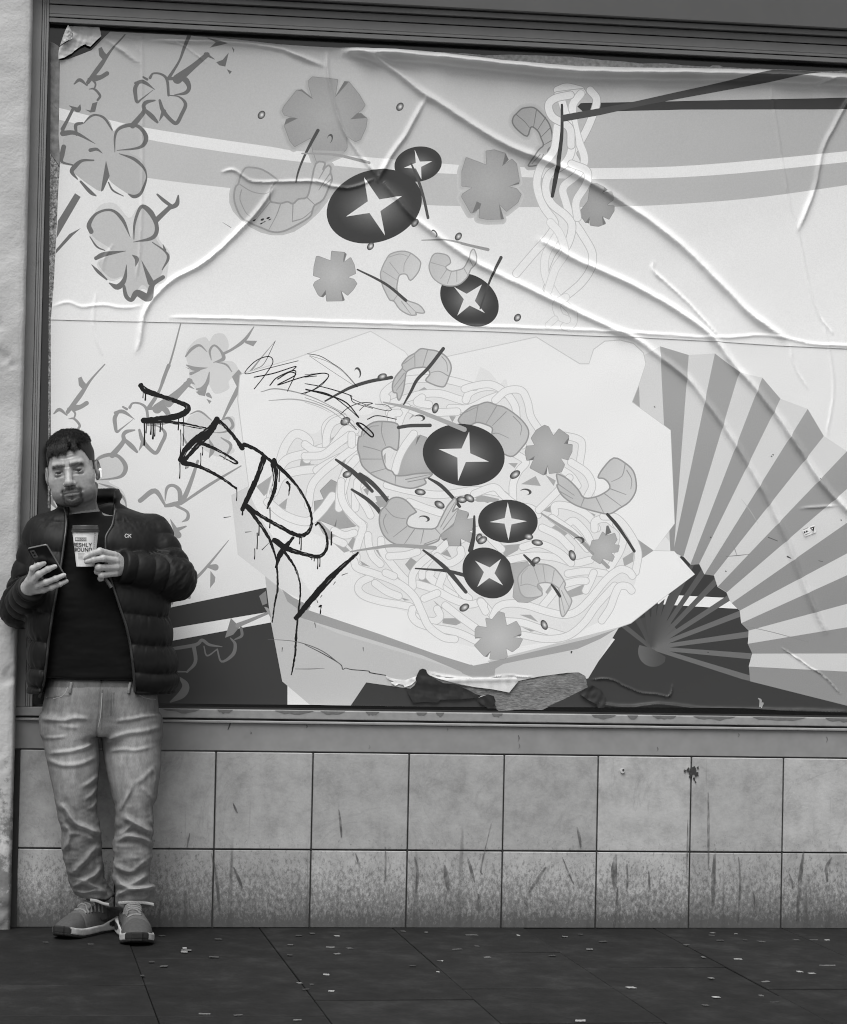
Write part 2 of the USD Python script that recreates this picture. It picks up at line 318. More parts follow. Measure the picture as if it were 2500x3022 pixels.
# head: stepped moulding
ZF = 3.1293
for z0, z1, y in ((0.0, 0.0155, 0.0), (0.0185, 0.0285, -0.003), (0.0296, 0.0605, -0.001), (0.0640, 0.0885, -0.004)):
    solid(frame, 'head_moulding', bx(-0.6368, XR, y, 0.07, ZF + z0, ZF + z1, 0.0012), M_HEAD)
solid(frame, 'head_back', bx(-0.6366, XR, 0.010, 0.068, ZF + 0.001, ZF + 0.16), M_GROOVE)
solid(frame, 'head_reveal', bx(-0.633, XR, 0.02, 0.07, ZF - 0.003, ZF - 0.0005), M_RUBBER)
solid(frame, 'pane', bx(-0.634, XR, 0.0560, 0.064, 0.7580, ZF - 0.001), M_DARKGLASS)
solid(frame, 'bottom_bead', bx(-0.633, XR, 0.040, 0.055, 0.7577, 0.7640), M_RUBBER)  # near-black strip: the shadow line under the film put into its colour
fas = thing('fascia', 'dark plain shop fascia board overhanging the window head', 'fascia')
solid(fas, 'board', bx(-0.745, XR, -0.055, 0.30, 3.2400, 4.6, 0.004), M_FASCIA)
solid(fas, 'soffit_strip', bx(-0.640, XR, -0.030, 0.02, 3.2200, 3.2385, 0.002), M_HEAD)

# ------------------------------------------------------------------ rough rendered pier on the left
pier = thing('rendered_pier', 'pale rough rendered masonry pier left of the window', 'pier')
nx_, nz_ = 180, 420
X = np.linspace(-3.20, -0.694, nx_); Z = np.linspace(-0.02, 4.2, nz_)
GX, GZ = np.meshgrid(X, Z)
P_ = np.stack([GX, np.zeros_like(GX), GZ], -1)
D_ = 0.007 * (meshkit.fbm(P_ * 14 + 3, 4, 3) - 0.5) + 0.020 * (meshkit.fbm(P_ * 3 + 9, 3, 5) - 0.5)
chip = np.clip(meshkit.fbm(P_ * np.array([9, 1, 7]) + 40, 4, 8) - 0.42 - 0.3 * np.clip((GZ - 0.05) / 0.6, 0, 1), 0, 1)
D_ -= 0.10 * np.clip(chip, 0, 0.16)
GYf = -0.070 - D_
edge = np.clip((GX - (X[-1] - 0.012)) / 0.012, 0, 1)
GYf = GYf + 0.012 * edge ** 2
V = np.stack([GX + 0.004 * (meshkit.fbm(P_ * np.array([1, 1, 9.0]) + 77, 4, 2) - 0.5) * (GX > -0.72), GYf, GZ], -1).reshape(-1, 3)
idx = np.arange(nx_ * nz_).reshape(nz_, nx_)
F = np.stack([idx[:-1, :-1], idx[:-1, 1:], idx[1:, 1:], idx[1:, :-1]], -1).reshape(-1, 4)
side = V.reshape(nz_, nx_, 3)[:, -1].copy(); side[:, 1] = 0.2; side[:, 0] = -0.694
o = len(V); V = np.vstack([V, side]); e = idx[:, -1]
F = np.vstack([F, np.stack([e[:-1], o + np.arange(nz_ - 1), o + np.arange(1, nz_), e[1:]], -1)])
_mm = trimesh.Trimesh(V, np.vstack([F[:, [0, 1, 2]], F[:, [0, 2, 3]]]), process=False)
solid(pier, 'render_coat', _mm, M_RENDER, smooth=50)
solid(pier, 'core', bx(-3.20, -0.72, 0.0, 0.3, 0, 4.2), M_RENDER)
# ------------------------------------------------------------------ the printed window film (flat print; outlines follow the artwork)
REG = {'A': (0, 0, 2.1), 'B': (600, 100, 1737 / 800), 'C': (1300, 0, 1.4475), 'D': (100, 900, 1.737), 'E': (900, 980, 2.895),
       'F': (900, 1400, 2.895), 'G': (1400, 1100, 2.1), 'H': (1750, 900, 1.68), 'Z': (0, 0, 4.3425), 'Q': (900, 1900, 1.4475), 'N': (0, 0, 1.0)}
def S(r, P, W=None):
    x0, y0, s = REG[r]
    P = np.asarray(P, float)
    return P / s + (x0, y0)
def poly(r, P, smooth=0):
    Q = S(r, P)
    if smooth: Q = catmull(Q, True, smooth)
    g = Polygon(Q)
    return g if g.is_valid else g.buffer(0)
def stroke(r, P, W, k=5):
    return taper(S(r, P), np.asarray(W, float) / REG[r][2], k)
LAYERS = {'upper': [], 'lower': []}
def add(sheet, name, g, tone, label=None):
    """tone: display value of the ink on the lit film, or a function of photo positions"""
    if not g.is_empty: LAYERS[sheet].append((name, g, tone, label))
def radial(c, r0, t0, t1, sy=1.0, p=1.0):
    return lambda q: t0 + (t1 - t0) * np.clip(np.hypot(q[:, 0] - c[0], (q[:, 1] - c[1]) * sy) / r0, 0, 1) ** p
def soft(sheet, name, g, dark, base, r, steps=5):
    """printed soft halo round a shape, blending from tone base to tone dark"""
    for k in range(steps, 0, -1):
        add(sheet, name, g.buffer(r * k / steps), base + (dark - base) * (1 - k / steps) ** 1.3)

# ---------- upper sheet: bands
UP_TOP = [(325, 93), (400, 97), (560, 105), (700, 117), (816, 130), (922, 137), (1000, 141), (1130, 146), (1250, 152), (1300, 158), (1480, 180), (1700, 197), (1900, 202), (2100, 204), (2310, 209), (2500, 219), (2660, 228)]
SEAM = [(150, 943), (345, 948), (505, 951), (700, 956), (900, 962), (1000, 965), (1250, 972), (1450, 978), (1750, 991), (1853, 994), (2107, 1007), (2300, 1020), (2500, 1029), (2660, 1037)]
up_sheet = Polygon([(177, 178), (200, 175), (240, 160), (270, 148), (300, 118)] + UP_TOP + SEAM[::-1] + [(158, 850), (166, 700), (172, 560), (178, 470), (173, 400), (175, 300)])
add('upper', 'printed_light_ground', up_sheet, lambda q: 219 + 10 * np.clip((q[:, 1] - 600) / 400, 0, 1))
S1U = [(140, 310), (178, 319), (260, 340), (329, 355), (414, 374), (600, 404), (800, 433), (876, 445), (1134, 468), (1364, 487), (1500, 492), (1742, 496), (2060, 487), (2500, 446), (2700, 425)]
S1L = [(140, 346), (178, 354), (429, 410), (600, 439), (800, 467), (922, 481), (1088, 498), (1360, 514), (1742, 528), (2094, 518), (2500, 478), (2700, 458)]
B2L = [(140, 478), (450, 527), (690, 556), (968, 586), (1245, 604), (1365, 608), (1597, 611), (1880, 608), (2198, 587), (2500, 546), (2700, 515)]
def band(a, b): return Polygon(list(catmull(a, k=5)) + list(catmull(b, k=5))[::-1])
GT = lambda q: 172 + 14 * np.exp(-((q[:, 0] - 1250) / 500) ** 2) - 8 * np.clip((q[:, 0] - 1700) / 800, 0, 1) * np.clip((q[:, 1] - 250) / 200, 0, 1) + 4 * np.clip(q[:, 1] / 400, 0, 1)
add('upper', 'printed_grey_band', Polygon(list(catmull(S1U, k=5)) + [(2700, 0), (140, 0)]), GT)
add('upper', 'printed_grey_band', band(S1L, B2L), lambda q: 184 - 12 * np.clip((q[:, 0] - 1500) / 900, 0, 1))
add('upper', 'printed_white_stripe', band(S1U, S1L), 222)

# ---------- blossom branches on the left (ink strokes: centre line and widths)
def blossoms(put_):
    """the artwork's flowering branches: calls put_(outline, kind) in photo positions of the upper sheet"""
    k = lambda P, W: put_(stroke('A', P, W), 'ink')
    f = lambda P, s=6: put_(poly('A', P, s), 'fill')
    p = lambda P: put_(poly('A', P), 'ink')
    k([(775, 215), (690, 310), (620, 410), (545, 510)], [8, 14, 30, 24])
    p([(610, 300), (630, 290), (645, 320), (665, 342), (640, 372), (615, 345)]); k([(590, 485), (625, 478), (663, 455)], [40, 28, 28])
    k([(460, 520), (495, 495), (540, 530)], [8, 22, 8]); k([(550, 490), (540, 530)], [16, 6]); k([(575, 495), (592, 520), (585, 550)], [16, 12, 10])
    k([(552, 552), (585, 552), (620, 592), (605, 620)], [4, 14, 16, 14]); p([(528, 678), (560, 684), (572, 640), (605, 630), (590, 692), (560, 697)])
    k([(430, 655), (455, 668), (485, 680), (497, 650)], [4, 16, 30, 6]); k([(455, 670), (420, 740), (388, 800)], [20, 20, 26])
    f([(470, 760), (520, 765), (560, 715), (620, 715), (680, 750), (702, 810), (740, 780), (800, 765), (870, 790), (912, 850), (895, 905), (800, 940), (880, 990), (912, 1070), (890, 1150), (835, 1218), (790, 1200), (690, 1130), (660, 1090), (630, 1182), (560, 1150), (480, 1090), (445, 1060), (455, 1015), (390, 1010), (385, 950), (398, 850), (460, 830)], 4)
    k([(520, 762), (560, 722), (600, 712), (650, 735), (695, 805)], [6, 14, 12, 16, 10])
    k([(712, 942), (712, 850), (735, 800), (800, 775), (860, 785), (903, 840), (895, 890), (850, 918), (725, 932)], [4, 14, 18, 24, 22, 28, 26, 16, 4])
    k([(738, 952), (830, 985), (890, 1040), (908, 1090), (900, 1135), (870, 1200), (830, 1218), (795, 1202)], [4, 20, 16, 8, 14, 20, 22, 6])
    p([(657, 993), (680, 1090), (640, 1180), (625, 1188), (635, 1120)]); k([(672, 1130), (700, 1180), (765, 1215)], [8, 12, 5])
    k([(580, 993), (510, 995), (465, 1030), (445, 1065), (480, 1110)], [10, 18, 30, 24, 8]); k([(500, 1125), (560, 1190), (595, 1213)], [14, 24, 8])
    k([(395, 910), (385, 960), (385, 1003), (450, 1022)], [30, 30, 16, 10]); k([(390, 826), (470, 825), (590, 890)], [36, 24, 3]); k([(510, 762), (470, 775), (475, 835)], [14, 22, 14])
    k([(560, 930), (600, 925), (636, 950)], [24, 18, 2])
    k([(858, 512), (838, 545), (840, 590), (850, 632), (880, 612), (950, 556)], [18, 26, 24, 18, 10, 3]); k([(840, 515), (890, 508), (960, 555)], [18, 24, 3]); k([(888, 478), (912, 492)], [12, 16])
    k([(930, 482), (950, 455), (1000, 460), (1035, 495), (1045, 590)], [18, 12, 14, 18, 16]); k([(1045, 488), (1110, 486), (1150, 495), (1172, 540), (1150, 575), (1080, 588)], [20, 22, 36, 26, 22, 4])
    k([(1045, 590), (1110, 600), (1150, 645), (1125, 710), (1095, 762), (1060, 745), (1010, 685), (990, 622)], [6, 10, 22, 24, 24, 24, 26, 16]); k([(988, 748), (1015, 690)], [4, 30])
    k([(822, 778), (890, 695), (890, 655), (910, 632), (960, 622)], [36, 28, 24, 24, 10]); k([(890, 675), (940, 720), (975, 757)], [20, 30, 16])
    k([(1045, 485), (1110, 380), (1140, 300), (1172, 222)], [22, 14, 20, 24]); k([(1100, 490), (1200, 410), (1285, 338)], [60, 36, 30]); k([(1275, 335), (1330, 367)], [24, 3])
    p([(1300, 295), (1412, 270), (1275, 232), (1335, 265)]); p([(1340, 385), (1380, 370), (1418, 325), (1397, 412), (1360, 405)]); p([(1405, 428), (1437, 442), (1424, 460)]); p([(1435, 288), (1452, 305), (1450, 328)])
def lower_blossoms(put_):
    k = lambda P, W: put_(stroke('D', P, W), 'ink')
    f = lambda P, s=6: put_(poly('D', P, s), 'fill')
    f([(785, 230), (830, 180), (880, 165), (900, 185), (925, 150), (975, 150), (1000, 210), (970, 280), (1020, 290), (1050, 340), (1000, 390), (1000, 430), (930, 455), (890, 400), (850, 440), (800, 390), (795, 320), (780, 270)], 5)
    k([(778, 264), (810, 225), (850, 207), (888, 240)], [8, 16, 12, 3]); k([(910, 282), (902, 235), (925, 207), (958, 235), (972, 275), (920, 295)], [4, 12, 10, 12, 20, 3]); k([(783, 308), (825, 327), (890, 322)], [6, 22, 2]); k([(805, 352), (850, 335)], [16, 6])
    k([(835, 432), (862, 430), (888, 400), (900, 345)], [10, 22, 20, 5]); k([(930, 292), (985, 305), (1015, 342)], [3, 10, 5]); k([(893, 460), (905, 470), (912, 478)], [22, 12, 3])
    k([(690, 505), (800, 390)], [40, 28]); k([(795, 385), (825, 407)], [22, 3])
    put_(poly('D', [(1015, 368), (1050, 330), (1090, 378), (1042, 422)]), 'ink'); k([(1070, 390), (1010, 500), (970, 582)], [30, 20, 10]); k([(1085, 375), (1150, 290), (1238, 184)], [14, 7, 2])
    k([(1128, 112), (1080, 180), (1020, 225), (972, 250)], [5, 18, 14, 14]); put_(poly('D', [(1075, 182), (1145, 184), (1125, 212), (1085, 196)]), 'ink')
    f([(770, 640), (800, 570), (870, 550), (930, 600), (1020, 570), (1030, 640), (1000, 700), (1030, 750), (960, 780), (900, 760), (840, 720), (760, 700)], 5)
    k([(800, 560), (850, 545), (910, 590)], [4, 10, 6]); k([(960, 590), (1000, 580), (1020, 620), (980, 650), (920, 655)], [5, 14, 16, 10, 3]); k([(900, 690), (915, 740), (900, 780)], [4, 26, 6]); k([(960, 680), (1010, 720), (975, 790)], [6, 16, 8]); k([(760, 660), (790, 720), (830, 745)], [4, 12, 4])
    k([(545, 1003), (620, 953), (672, 1025)], [24, 26, 12]); k([(672, 1005), (682, 940), (712, 925), (745, 950), (752, 1010)], [4, 16, 16, 22, 26]); k([(675, 1030), (715, 1022), (760, 1005), (800, 920), (840, 800)], [16, 24, 26, 22, 14])
    k([(755, 1020), (900, 922), (1062, 825)], [12, 16, 6]); k([(730, 1030), (785, 1060), (788, 1095), (760, 1112)], [14, 14, 18, 4]); k([(700, 1100), (740, 1180)], [4, 34]); k([(740, 1150), (780, 1135)], [20, 8])
    k([(998, 1207), (880, 1350), (830, 1402)], [4, 14, 16]); k([(890, 1340), (930, 1345)], [12, 34]); put_(poly('D', [(905, 1362), (930, 1395), (928, 1420), (903, 1452)]), 'ink')
    k([(690, 1420), (790, 1500), (800, 1480)], [8, 12, 4]); k([(685, 1500), (707, 1530)], [4, 14])
def third_flower(put_):
    k = lambda P, W: put_(stroke('A', P, W), 'ink')
    put_(poly('A', [(585, 1320), (640, 1262), (720, 1265), (800, 1350), (850, 1290), (905, 1270), (965, 1350), (985, 1480), (1050, 1560), (1045, 1640), (1030, 1740), (1015, 1755), (940, 1770), (930, 1810), (880, 1790), (820, 1848), (770, 1800), (760, 1725), (680, 1740), (600, 1640), (650, 1560), (555, 1470)], 4), 'halo')
    put_(poly('A', [(575, 1370), (605, 1312), (680, 1295), (760, 1370), (812, 1480), (835, 1340), (875, 1292), (920, 1310), (965, 1390), (960, 1460), (1000, 1530), (1042, 1590), (1020, 1650), (985, 1725), (930, 1750), (928, 1800), (880, 1765), (820, 1838), (775, 1800), (765, 1715), (690, 1725), (610, 1630), (700, 1560), (570, 1460)], 4), 'fill')
    k([(565, 1435), (552, 1390), (600, 1322), (690, 1302), (760, 1362), (808, 1472)], [30, 28, 16, 16, 22, 3])
    k([(830, 1482), (835, 1380), (875, 1282), (930, 1312), (968, 1385), (968, 1445), (930, 1480), (825, 1500)], [6, 16, 22, 34, 26, 26, 22, 3])
    k([(557, 1467), (600, 1528), (650, 1552)], [6, 12, 6]); k([(595, 1600), (650, 1575), (780, 1555)], [24, 30, 3])
    k([(945, 1502), (1020, 1555), (1043, 1600), (1005, 1672)], [6, 12, 18, 6]); k([(1010, 1515), (1022, 1550)], [3, 18])
    k([(568, 1640), (610, 1685), (662, 1732)], [4, 20, 10]); k([(678, 1755), (730, 1778), (772, 1730), (785, 1640)], [8, 36, 26, 3]); k([(768, 1775), (782, 1835), (815, 1858), (850, 1815), (920, 1845), (945, 1765), (1010, 1718)], [20, 26, 26, 40, 50, 30, 26])
    k([(878, 1615), (935, 1750)], [3, 40]); k([(820, 1580), (848, 1605), (840, 1650)], [4, 26, 3])
    k([(968, 1365), (1015, 1320), (1060, 1278)], [34, 30, 28]); k([(1055, 1288), (1095, 1265), (1105, 1212)], [22, 30, 10]); k([(1060, 1275), (1015, 1242), (975, 1205)], [20, 22, 12])
    put_(poly('A', [(465, 1197), (500, 1220), (350, 1478), (358, 1370)]), 'ink'); put_(poly('A', [(503, 1412), (450, 1460), (346, 1572), (348, 1545), (430, 1450)]), 'ink')
add('upper', 'printed_blossom_branch', Polygon(), 0)
def _up(g, kind): add('upper', 'printed_blossom_branch', g.intersection(up_sheet), {'ink': 104, 'fill': 176, 'halo': 200}[kind])
blossoms(_up)
def _up3(g, kind): add('upper', 'printed_blossom', g.intersection(up_sheet), {'ink': 108, 'fill': 186, 'halo': 204}[kind])
third_flower(_up3)

# ---------- food artwork
def prawn(sheet, r, out, lines, fill=182, ink=140, w=3.6, sm=3):
    g = poly(r, out, sm) if isinstance(r, str) else Polygon(catmull(r(out), True, sm)).buffer(0)
    soft(sheet, 'printed_prawn', g, 196 if fill > 170 else 160, 226 if fill > 170 else 178, 12, 3) if sheet == 'upper' and fill < 170 else None
    add(sheet, 'printed_prawn', g.buffer(w * 0.6), ink)
    c = np.array(g.centroid.coords[0]); R = max(g.bounds[2] - g.bounds[0], g.bounds[3] - g.bounds[1]) / 2
    add(sheet, 'printed_prawn', g.buffer(-w * 0.6), lambda q: fill + 8 * np.sin((q[:, 0] - c[0]) / R * 2 + (q[:, 1] - c[1]) / R))
    for L in lines:
        add(sheet, 'printed_prawn', stroke(r, L, [w * REG[r][2] * 0.8, w * REG[r][2] * 0.5], 3), ink)
def ell(c, a, b, deg, n=64):
    t = np.linspace(0, 2 * np.pi, n, endpoint=False); q = np.radians(deg)
    x, y = a * np.cos(t), b * np.sin(t)
    return Polygon(np.c_[c[0] + x * np.cos(q) - y * np.sin(q), c[1] + x * np.sin(q) + y * np.cos(q)])
def mushroom(sheet, r, c, a, b, deg, star):
    s = REG[r][2]; c = S(r, [c])[0]
    g = ell(c, a / s, b / s, deg)
    st = poly(r, star)
    sc = np.array(st.centroid.coords[0])
    f = radial(sc, a / s * 0.80, 160, 58, a / b, 0.62)
    for k in range(7):
        add(sheet, 'printed_mushroom', affinity.translate(affinity.scale(g, 1 - k / 8.5, 1 - k / 8.5), 0, 0), f)
    add(sheet, 'printed_mushroom', st, 222)
def carrot(sheet, r, out, darks=(), fill=(176, 152), shadow=None):
    g = poly(r, out).buffer(-2.2).buffer(4.4).buffer(-2.2)
    c = np.array(g.centroid.coords[0]); R = math.sqrt(g.area / math.pi)
    if shadow: soft(sheet, 'printed_carrot_slice', affinity.translate(g, -3, 4), shadow[0], shadow[1], 12, 3)
    for d in darks: add(sheet, 'printed_carrot_slice', poly(r, d), 112)
    f = radial(c, R * 1.25, fill[0], fill[1])
    add(sheet, 'printed_carrot_slice', g.buffer(1.2), fill[1] - 26)
    for k in range(4): add(sheet, 'printed_carrot_slice', g if k == 0 else g.intersection(Point(c).buffer(R * (1.05 - 0.27 * k))), f)
    for d in darks: add(sheet, 'printed_carrot_slice', poly(r, d).intersection(g), 118)
def seed(sheet, r, x, y, a, b, deg, hollow=False):
    s = REG[r][2]; c = S(r, [(x, y)])[0]; a, b = a / s, b / s
    if hollow:
        add(sheet, 'printed_sesame_seed', ell(c, a, b, deg, 32).difference(ell(c + np.array([-0.25 * a, 0.22 * b]), a * 0.8, b * 0.82, deg, 32)), 78); return
    for k, (q, t) in enumerate(((1, 66), (0.84, 95), (0.66, 135), (0.46, 175), (0.26, 212))):
        add(sheet, 'printed_sesame_seed', ell(c + np.array([0.10, -0.02]) * k * a * 0.3, a * q, b * q, deg, 28), t)
def strip(sheet, r, P, W, tone): add(sheet, 'printed_vegetable_strip', stroke(r, P, W, 5), tone)
def noodle(sheet, r, P, w=70, fill=229, ink=186, ew=2.0):
    s = REG[r][2]; Q = S(r, P)
    L = LineString(catmull(Q, k=7)); w = w / s / 2
    add(sheet, 'printed_noodle', L.buffer(w + ew * 0.5, 6), ink)
    add(sheet, 'printed_noodle', L.buffer(w - ew * 0.5, 6), fill)

# upper sheet food
carrot('upper', 'B', [(675, 300), (700, 275), (862, 292), (845, 405), (932, 305), (1000, 390), (1037, 455), (1020, 482), (945, 545), (1010, 508), (1050, 545), (1042, 600), (1008, 675), (975, 690), (918, 655), (922, 730), (905, 752), (730, 828), (700, 745), (690, 665), (585, 722), (555, 685), (518, 585), (605, 541), (520, 520), (505, 492), (520, 460), (600, 360), (630, 358), (702, 415), (678, 340)],
       [[(842, 408), (905, 302), (935, 305), (865, 385)], [(943, 547), (985, 508), (1010, 508), (1050, 538)], [(518, 585), (530, 548), (555, 535), (606, 541)], [(600, 362), (632, 354), (704, 415), (690, 412), (630, 368)]], (166, 148), (156, 182))
add('upper', 'printed_carrot_slice', poly('B', [(700, 745), (905, 752), (840, 790), (730, 828)]), 168)
soft('upper', 'printed_prawn', poly('B', [(290, 855), (470, 930), (690, 960), (810, 850), (770, 1060), (570, 1240), (380, 1245), (215, 1120), (205, 985)], 3), 168, 184, 14, 3)
prawn('upper', 'B', [(290, 855), (380, 870), (470, 930), (475, 945), (455, 960), (428, 1010), (430, 1070), (455, 1080), (497, 1086), (540, 1075), (575, 1088), (610, 1058), (665, 1045), (690, 960), (722, 830), (780, 826), (768, 868), (800, 842), (818, 858), (815, 885), (826, 930), (810, 970), (770, 1060), (715, 1098), (700, 1130), (680, 1175), (570, 1240), (500, 1268), (440, 1268), (380, 1245), (260, 1190), (215, 1120), (197, 1050), (205, 985), (225, 960), (235, 920), (260, 870)],
      [[(235, 965), (310, 1010), (390, 1025), (425, 1012)], [(430, 1075), (340, 1185)], [(497, 1085), (470, 1160), (420, 1255)], [(575, 1090), (570, 1205)], [(665, 1048), (715, 1095)], [(245, 1000), (235, 1060), (270, 1140), (300, 1170)], [(775, 870), (740, 930)], [(815, 890), (780, 940), (740, 1000)], [(822, 930), (770, 975)], [(575, 1200), (640, 1180), (705, 1125)]], 180, 146, 4.5)
strip('upper', 'B', [(735, 618), (690, 700), (645, 790), (610, 880), (593, 950)], [22, 20, 15, 13, 9], 74)
strip('upper', 'B', [(632, 766), (760, 768), (880, 780), (1062, 826)], [9, 14, 18, 20], 152)
seed('upper', 'B', 812, 670, 18, 30, 15, True)
mushroom('upper', 'B', (1377, 834), 153, 112, -10, [(1355, 742), (1388, 818), (1468, 815), (1396, 852), (1398, 932), (1362, 862), (1285, 858), (1362, 826)])
strip('upper', 'B', [(1332, 830), (1375, 930), (1410, 1040), (1440, 1178)], [10, 18, 18, 18], 78)
mushroom('upper', 'B', (1096, 1104), 312, 230, -18, [(1030, 918), (1128, 1060), (1275, 1038), (1135, 1135), (1165, 1292), (1065, 1147), (915, 1170), (1055, 1072)])
for x, y, a, b, d in ((373, 519, 22, 29, 35), (1260, 467, 22, 29, 35), (1355, 1212, 20, 28, 35), (1635, 1298, 20, 28, 35), (1072, 1360, 20, 28, 35)): seed('upper', 'B', x, y, a, b, d)
seed('upper', 'B', 1478, 1280, 17, 26, -30, True)
carrot('upper', 'C', [(195, 645), (230, 640), (277, 655), (265, 708), (305, 680), (325, 700), (338, 775), (290, 797), (325, 806), (345, 830), (330, 865), (282, 903), (250, 868), (270, 935), (200, 937), (165, 930), (168, 880), (150, 905), (130, 910), (90, 840), (95, 828), (140, 800), (92, 795), (92, 730), (110, 672), (197, 705)],
       [[(264, 710), (277, 653), (292, 682)], [(250, 868), (272, 935), (258, 938)], [(155, 860), (175, 870), (168, 890), (135, 912)], [(288, 797), (338, 778), (336, 786)]], (168, 152), (170, 190))
carrot('upper', 'C', [(640, 790), (665, 785), (697, 800), (690, 828), (730, 820), (736, 855), (708, 876), (742, 880), (742, 900), (720, 937), (690, 922), (706, 955), (675, 967), (640, 962), (637, 926), (622, 954), (598, 920), (598, 900), (630, 860)], [[(690, 826), (697, 798), (712, 812)], [(690, 920), (706, 955), (694, 960)], [(637, 926), (620, 950), (635, 955)]], (160, 148))
prawn('upper', 'C', [(365, 460), (400, 460), (435, 490), (465, 530), (478, 580), (475, 620), (460, 640), (455, 670), (430, 700), (378, 710), (385, 690), (420, 640), (440, 620), (430, 590), (420, 565), (400, 545), (385, 545), (370, 582), (330, 555), (308, 525), (312, 500), (325, 485), (345, 466)],
      [[(325, 490), (360, 520), (380, 545)], [(410, 470), (398, 540)], [(450, 500), (415, 555)], [(470, 545), (430, 585)], [(475, 600), (440, 620)], [(425, 660), (390, 700)], [(440, 660), (415, 700)]], 160, 112, 3.4)
# chopsticks
add('upper', 'printed_chopstick', poly('C', [(585, 455), (600, 440), (1000, 432), (1737, 417), (2000, 412), (2000, 468), (1737, 467), (1050, 468), (610, 478)]), 56)
C_N = dict(w=34, fill=220, ink=160)
noodle('upper', 'C', [(500, 385), (540, 372), (600, 385)], **C_N); noodle('upper', 'C', [(605, 395), (560, 400), (500, 408)], **C_N)
noodle('upper', 'C', [(640, 385), (668, 430), (640, 520), (600, 600), (565, 650), (580, 690)], **C_N)
noodle('upper', 'C', [(500, 540), (485, 640), (430, 710), (412, 790), (440, 880), (487, 950), (470, 1000), (400, 1080), (325, 1168)], **dict(C_N, fill=226, ink=184))
noodle('upper', 'C', [(600, 400), (565, 450), (570, 520), (590, 600), (612, 660), (612, 700), (580, 750), (525, 800), (535, 860), (560, 930), (605, 1000), (648, 1080), (640, 1150), (600, 1210), (530, 1270)], **dict(C_N, ink=180, fill=226))
noodle('upper', 'C', [(515, 420), (530, 470), (555, 560), (560, 640), (530, 700), (465, 745), (450, 810), (475, 870), (535, 920), (562, 965), (545, 1040), (500, 1110), (455, 1235)], **dict(C_N, fill=226, ink=176))
noodle('upper', 'C', [(555, 405), (490, 420), (462, 450), (480, 500), (550, 545), (558, 620)], **C_N)
noodle('upper', 'C', [(560, 700), (625, 730), (620, 790), (580, 860), (585, 930)], **dict(C_N, fill=225, ink=176))
noodle('upper', 'C', [(500, 1000), (450, 1090), (450, 1180), (500, 1270), (560, 1330), (565, 1380), (530, 1395)], **dict(C_N, fill=227, ink=200))
noodle('upper', 'C', [(535, 1270), (495, 1300), (510, 1350), (540, 1365)], **dict(C_N, fill=227, ink=202)); noodle('upper', 'C', [(490, 1362), (460, 1388)], **dict(C_N, w=26, fill=227, ink=202))
noodle('upper', 'C', [(470, 950), (510, 1000), (530, 1080), (490, 1150), (460, 1240)], **dict(C_N, fill=227, ink=200))
strip('upper', 'C', [(519, 448), (519, 560), (508, 660), (492, 760), (478, 838)], [10, 14, 18, 20, 14], 60)
add('upper', 'printed_chopstick', poly('C', [(514, 492), (516, 521), (680, 492), (880, 447), (1250, 380), (1570, 322), (1700, 295), (1737, 280), (1500, 280), (1300, 330), (1000, 395), (800, 440)]), 72)
strip('upper', 'B', [(1400, 1322), (1500, 1320), (1600, 1327), (1737, 1362)], [6, 10, 12, 16], 148); strip('upper', 'C', [(90, 1040), (203, 1066)], [10, 14], 148)
mushroom('upper', 'C', (124, 1281), 135, 103, 35, [(58, 1225), (112, 1255), (177, 1215), (147, 1285), (190, 1337), (125, 1305), (72, 1348), (100, 1278)])
strip('upper', 'C', [(259, 1100), (215, 1190), (170, 1318)], [14, 10, 6], 72)
carrot('upper', 'B', [(822, 1392), (905, 1400), (917, 1412), (900, 1465), (945, 1432), (968, 1480), (977, 1535), (920, 1560), (965, 1572), (985, 1600), (960, 1640), (925, 1675), (880, 1640), (905, 1705), (895, 1710), (790, 1712), (785, 1640), (752, 1685), (735, 1670), (705, 1610), (715, 1590), (760, 1565), (705, 1548), (710, 1490), (725, 1425), (740, 1425), (818, 1455)],
       [[(900, 1465), (917, 1408), (905, 1400), (897, 1450)], [(752, 1685), (785, 1640), (787, 1668), (768, 1688)], [(880, 1640), (905, 1705), (892, 1710)]], (182, 160))
prawn('upper', 'B', [(1270, 1392), (1330, 1405), (1385, 1450), (1392, 1480), (1375, 1530), (1328, 1580), (1305, 1545), (1280, 1538), (1255, 1550), (1245, 1590), (1240, 1630), (1250, 1660), (1300, 1705), (1380, 1735), (1418, 1780), (1400, 1790), (1362, 1785), (1365, 1800), (1320, 1800), (1260, 1765), (1220, 1710), (1195, 1705), (1160, 1640), (1145, 1600), (1135, 1540), (1150, 1490), (1170, 1450), (1200, 1410)],
      [[(1330, 1405), (1290, 1470), (1285, 1525)], [(1195, 1465), (1255, 1540)], [(1150, 1520), (1245, 1580)], [(1145, 1600), (1240, 1635)], [(1215, 1715), (1250, 1665)], [(1270, 1715), (1330, 1795)], [(1300, 1720), (1365, 1785)], [(1190, 1430), (1260, 1410), (1310, 1425)]], 196, 158, 3.2)
strip('upper', 'B', [(988, 1510), (1120, 1575), (1200, 1625), (1298, 1708)], [10, 16, 18, 20], 74)
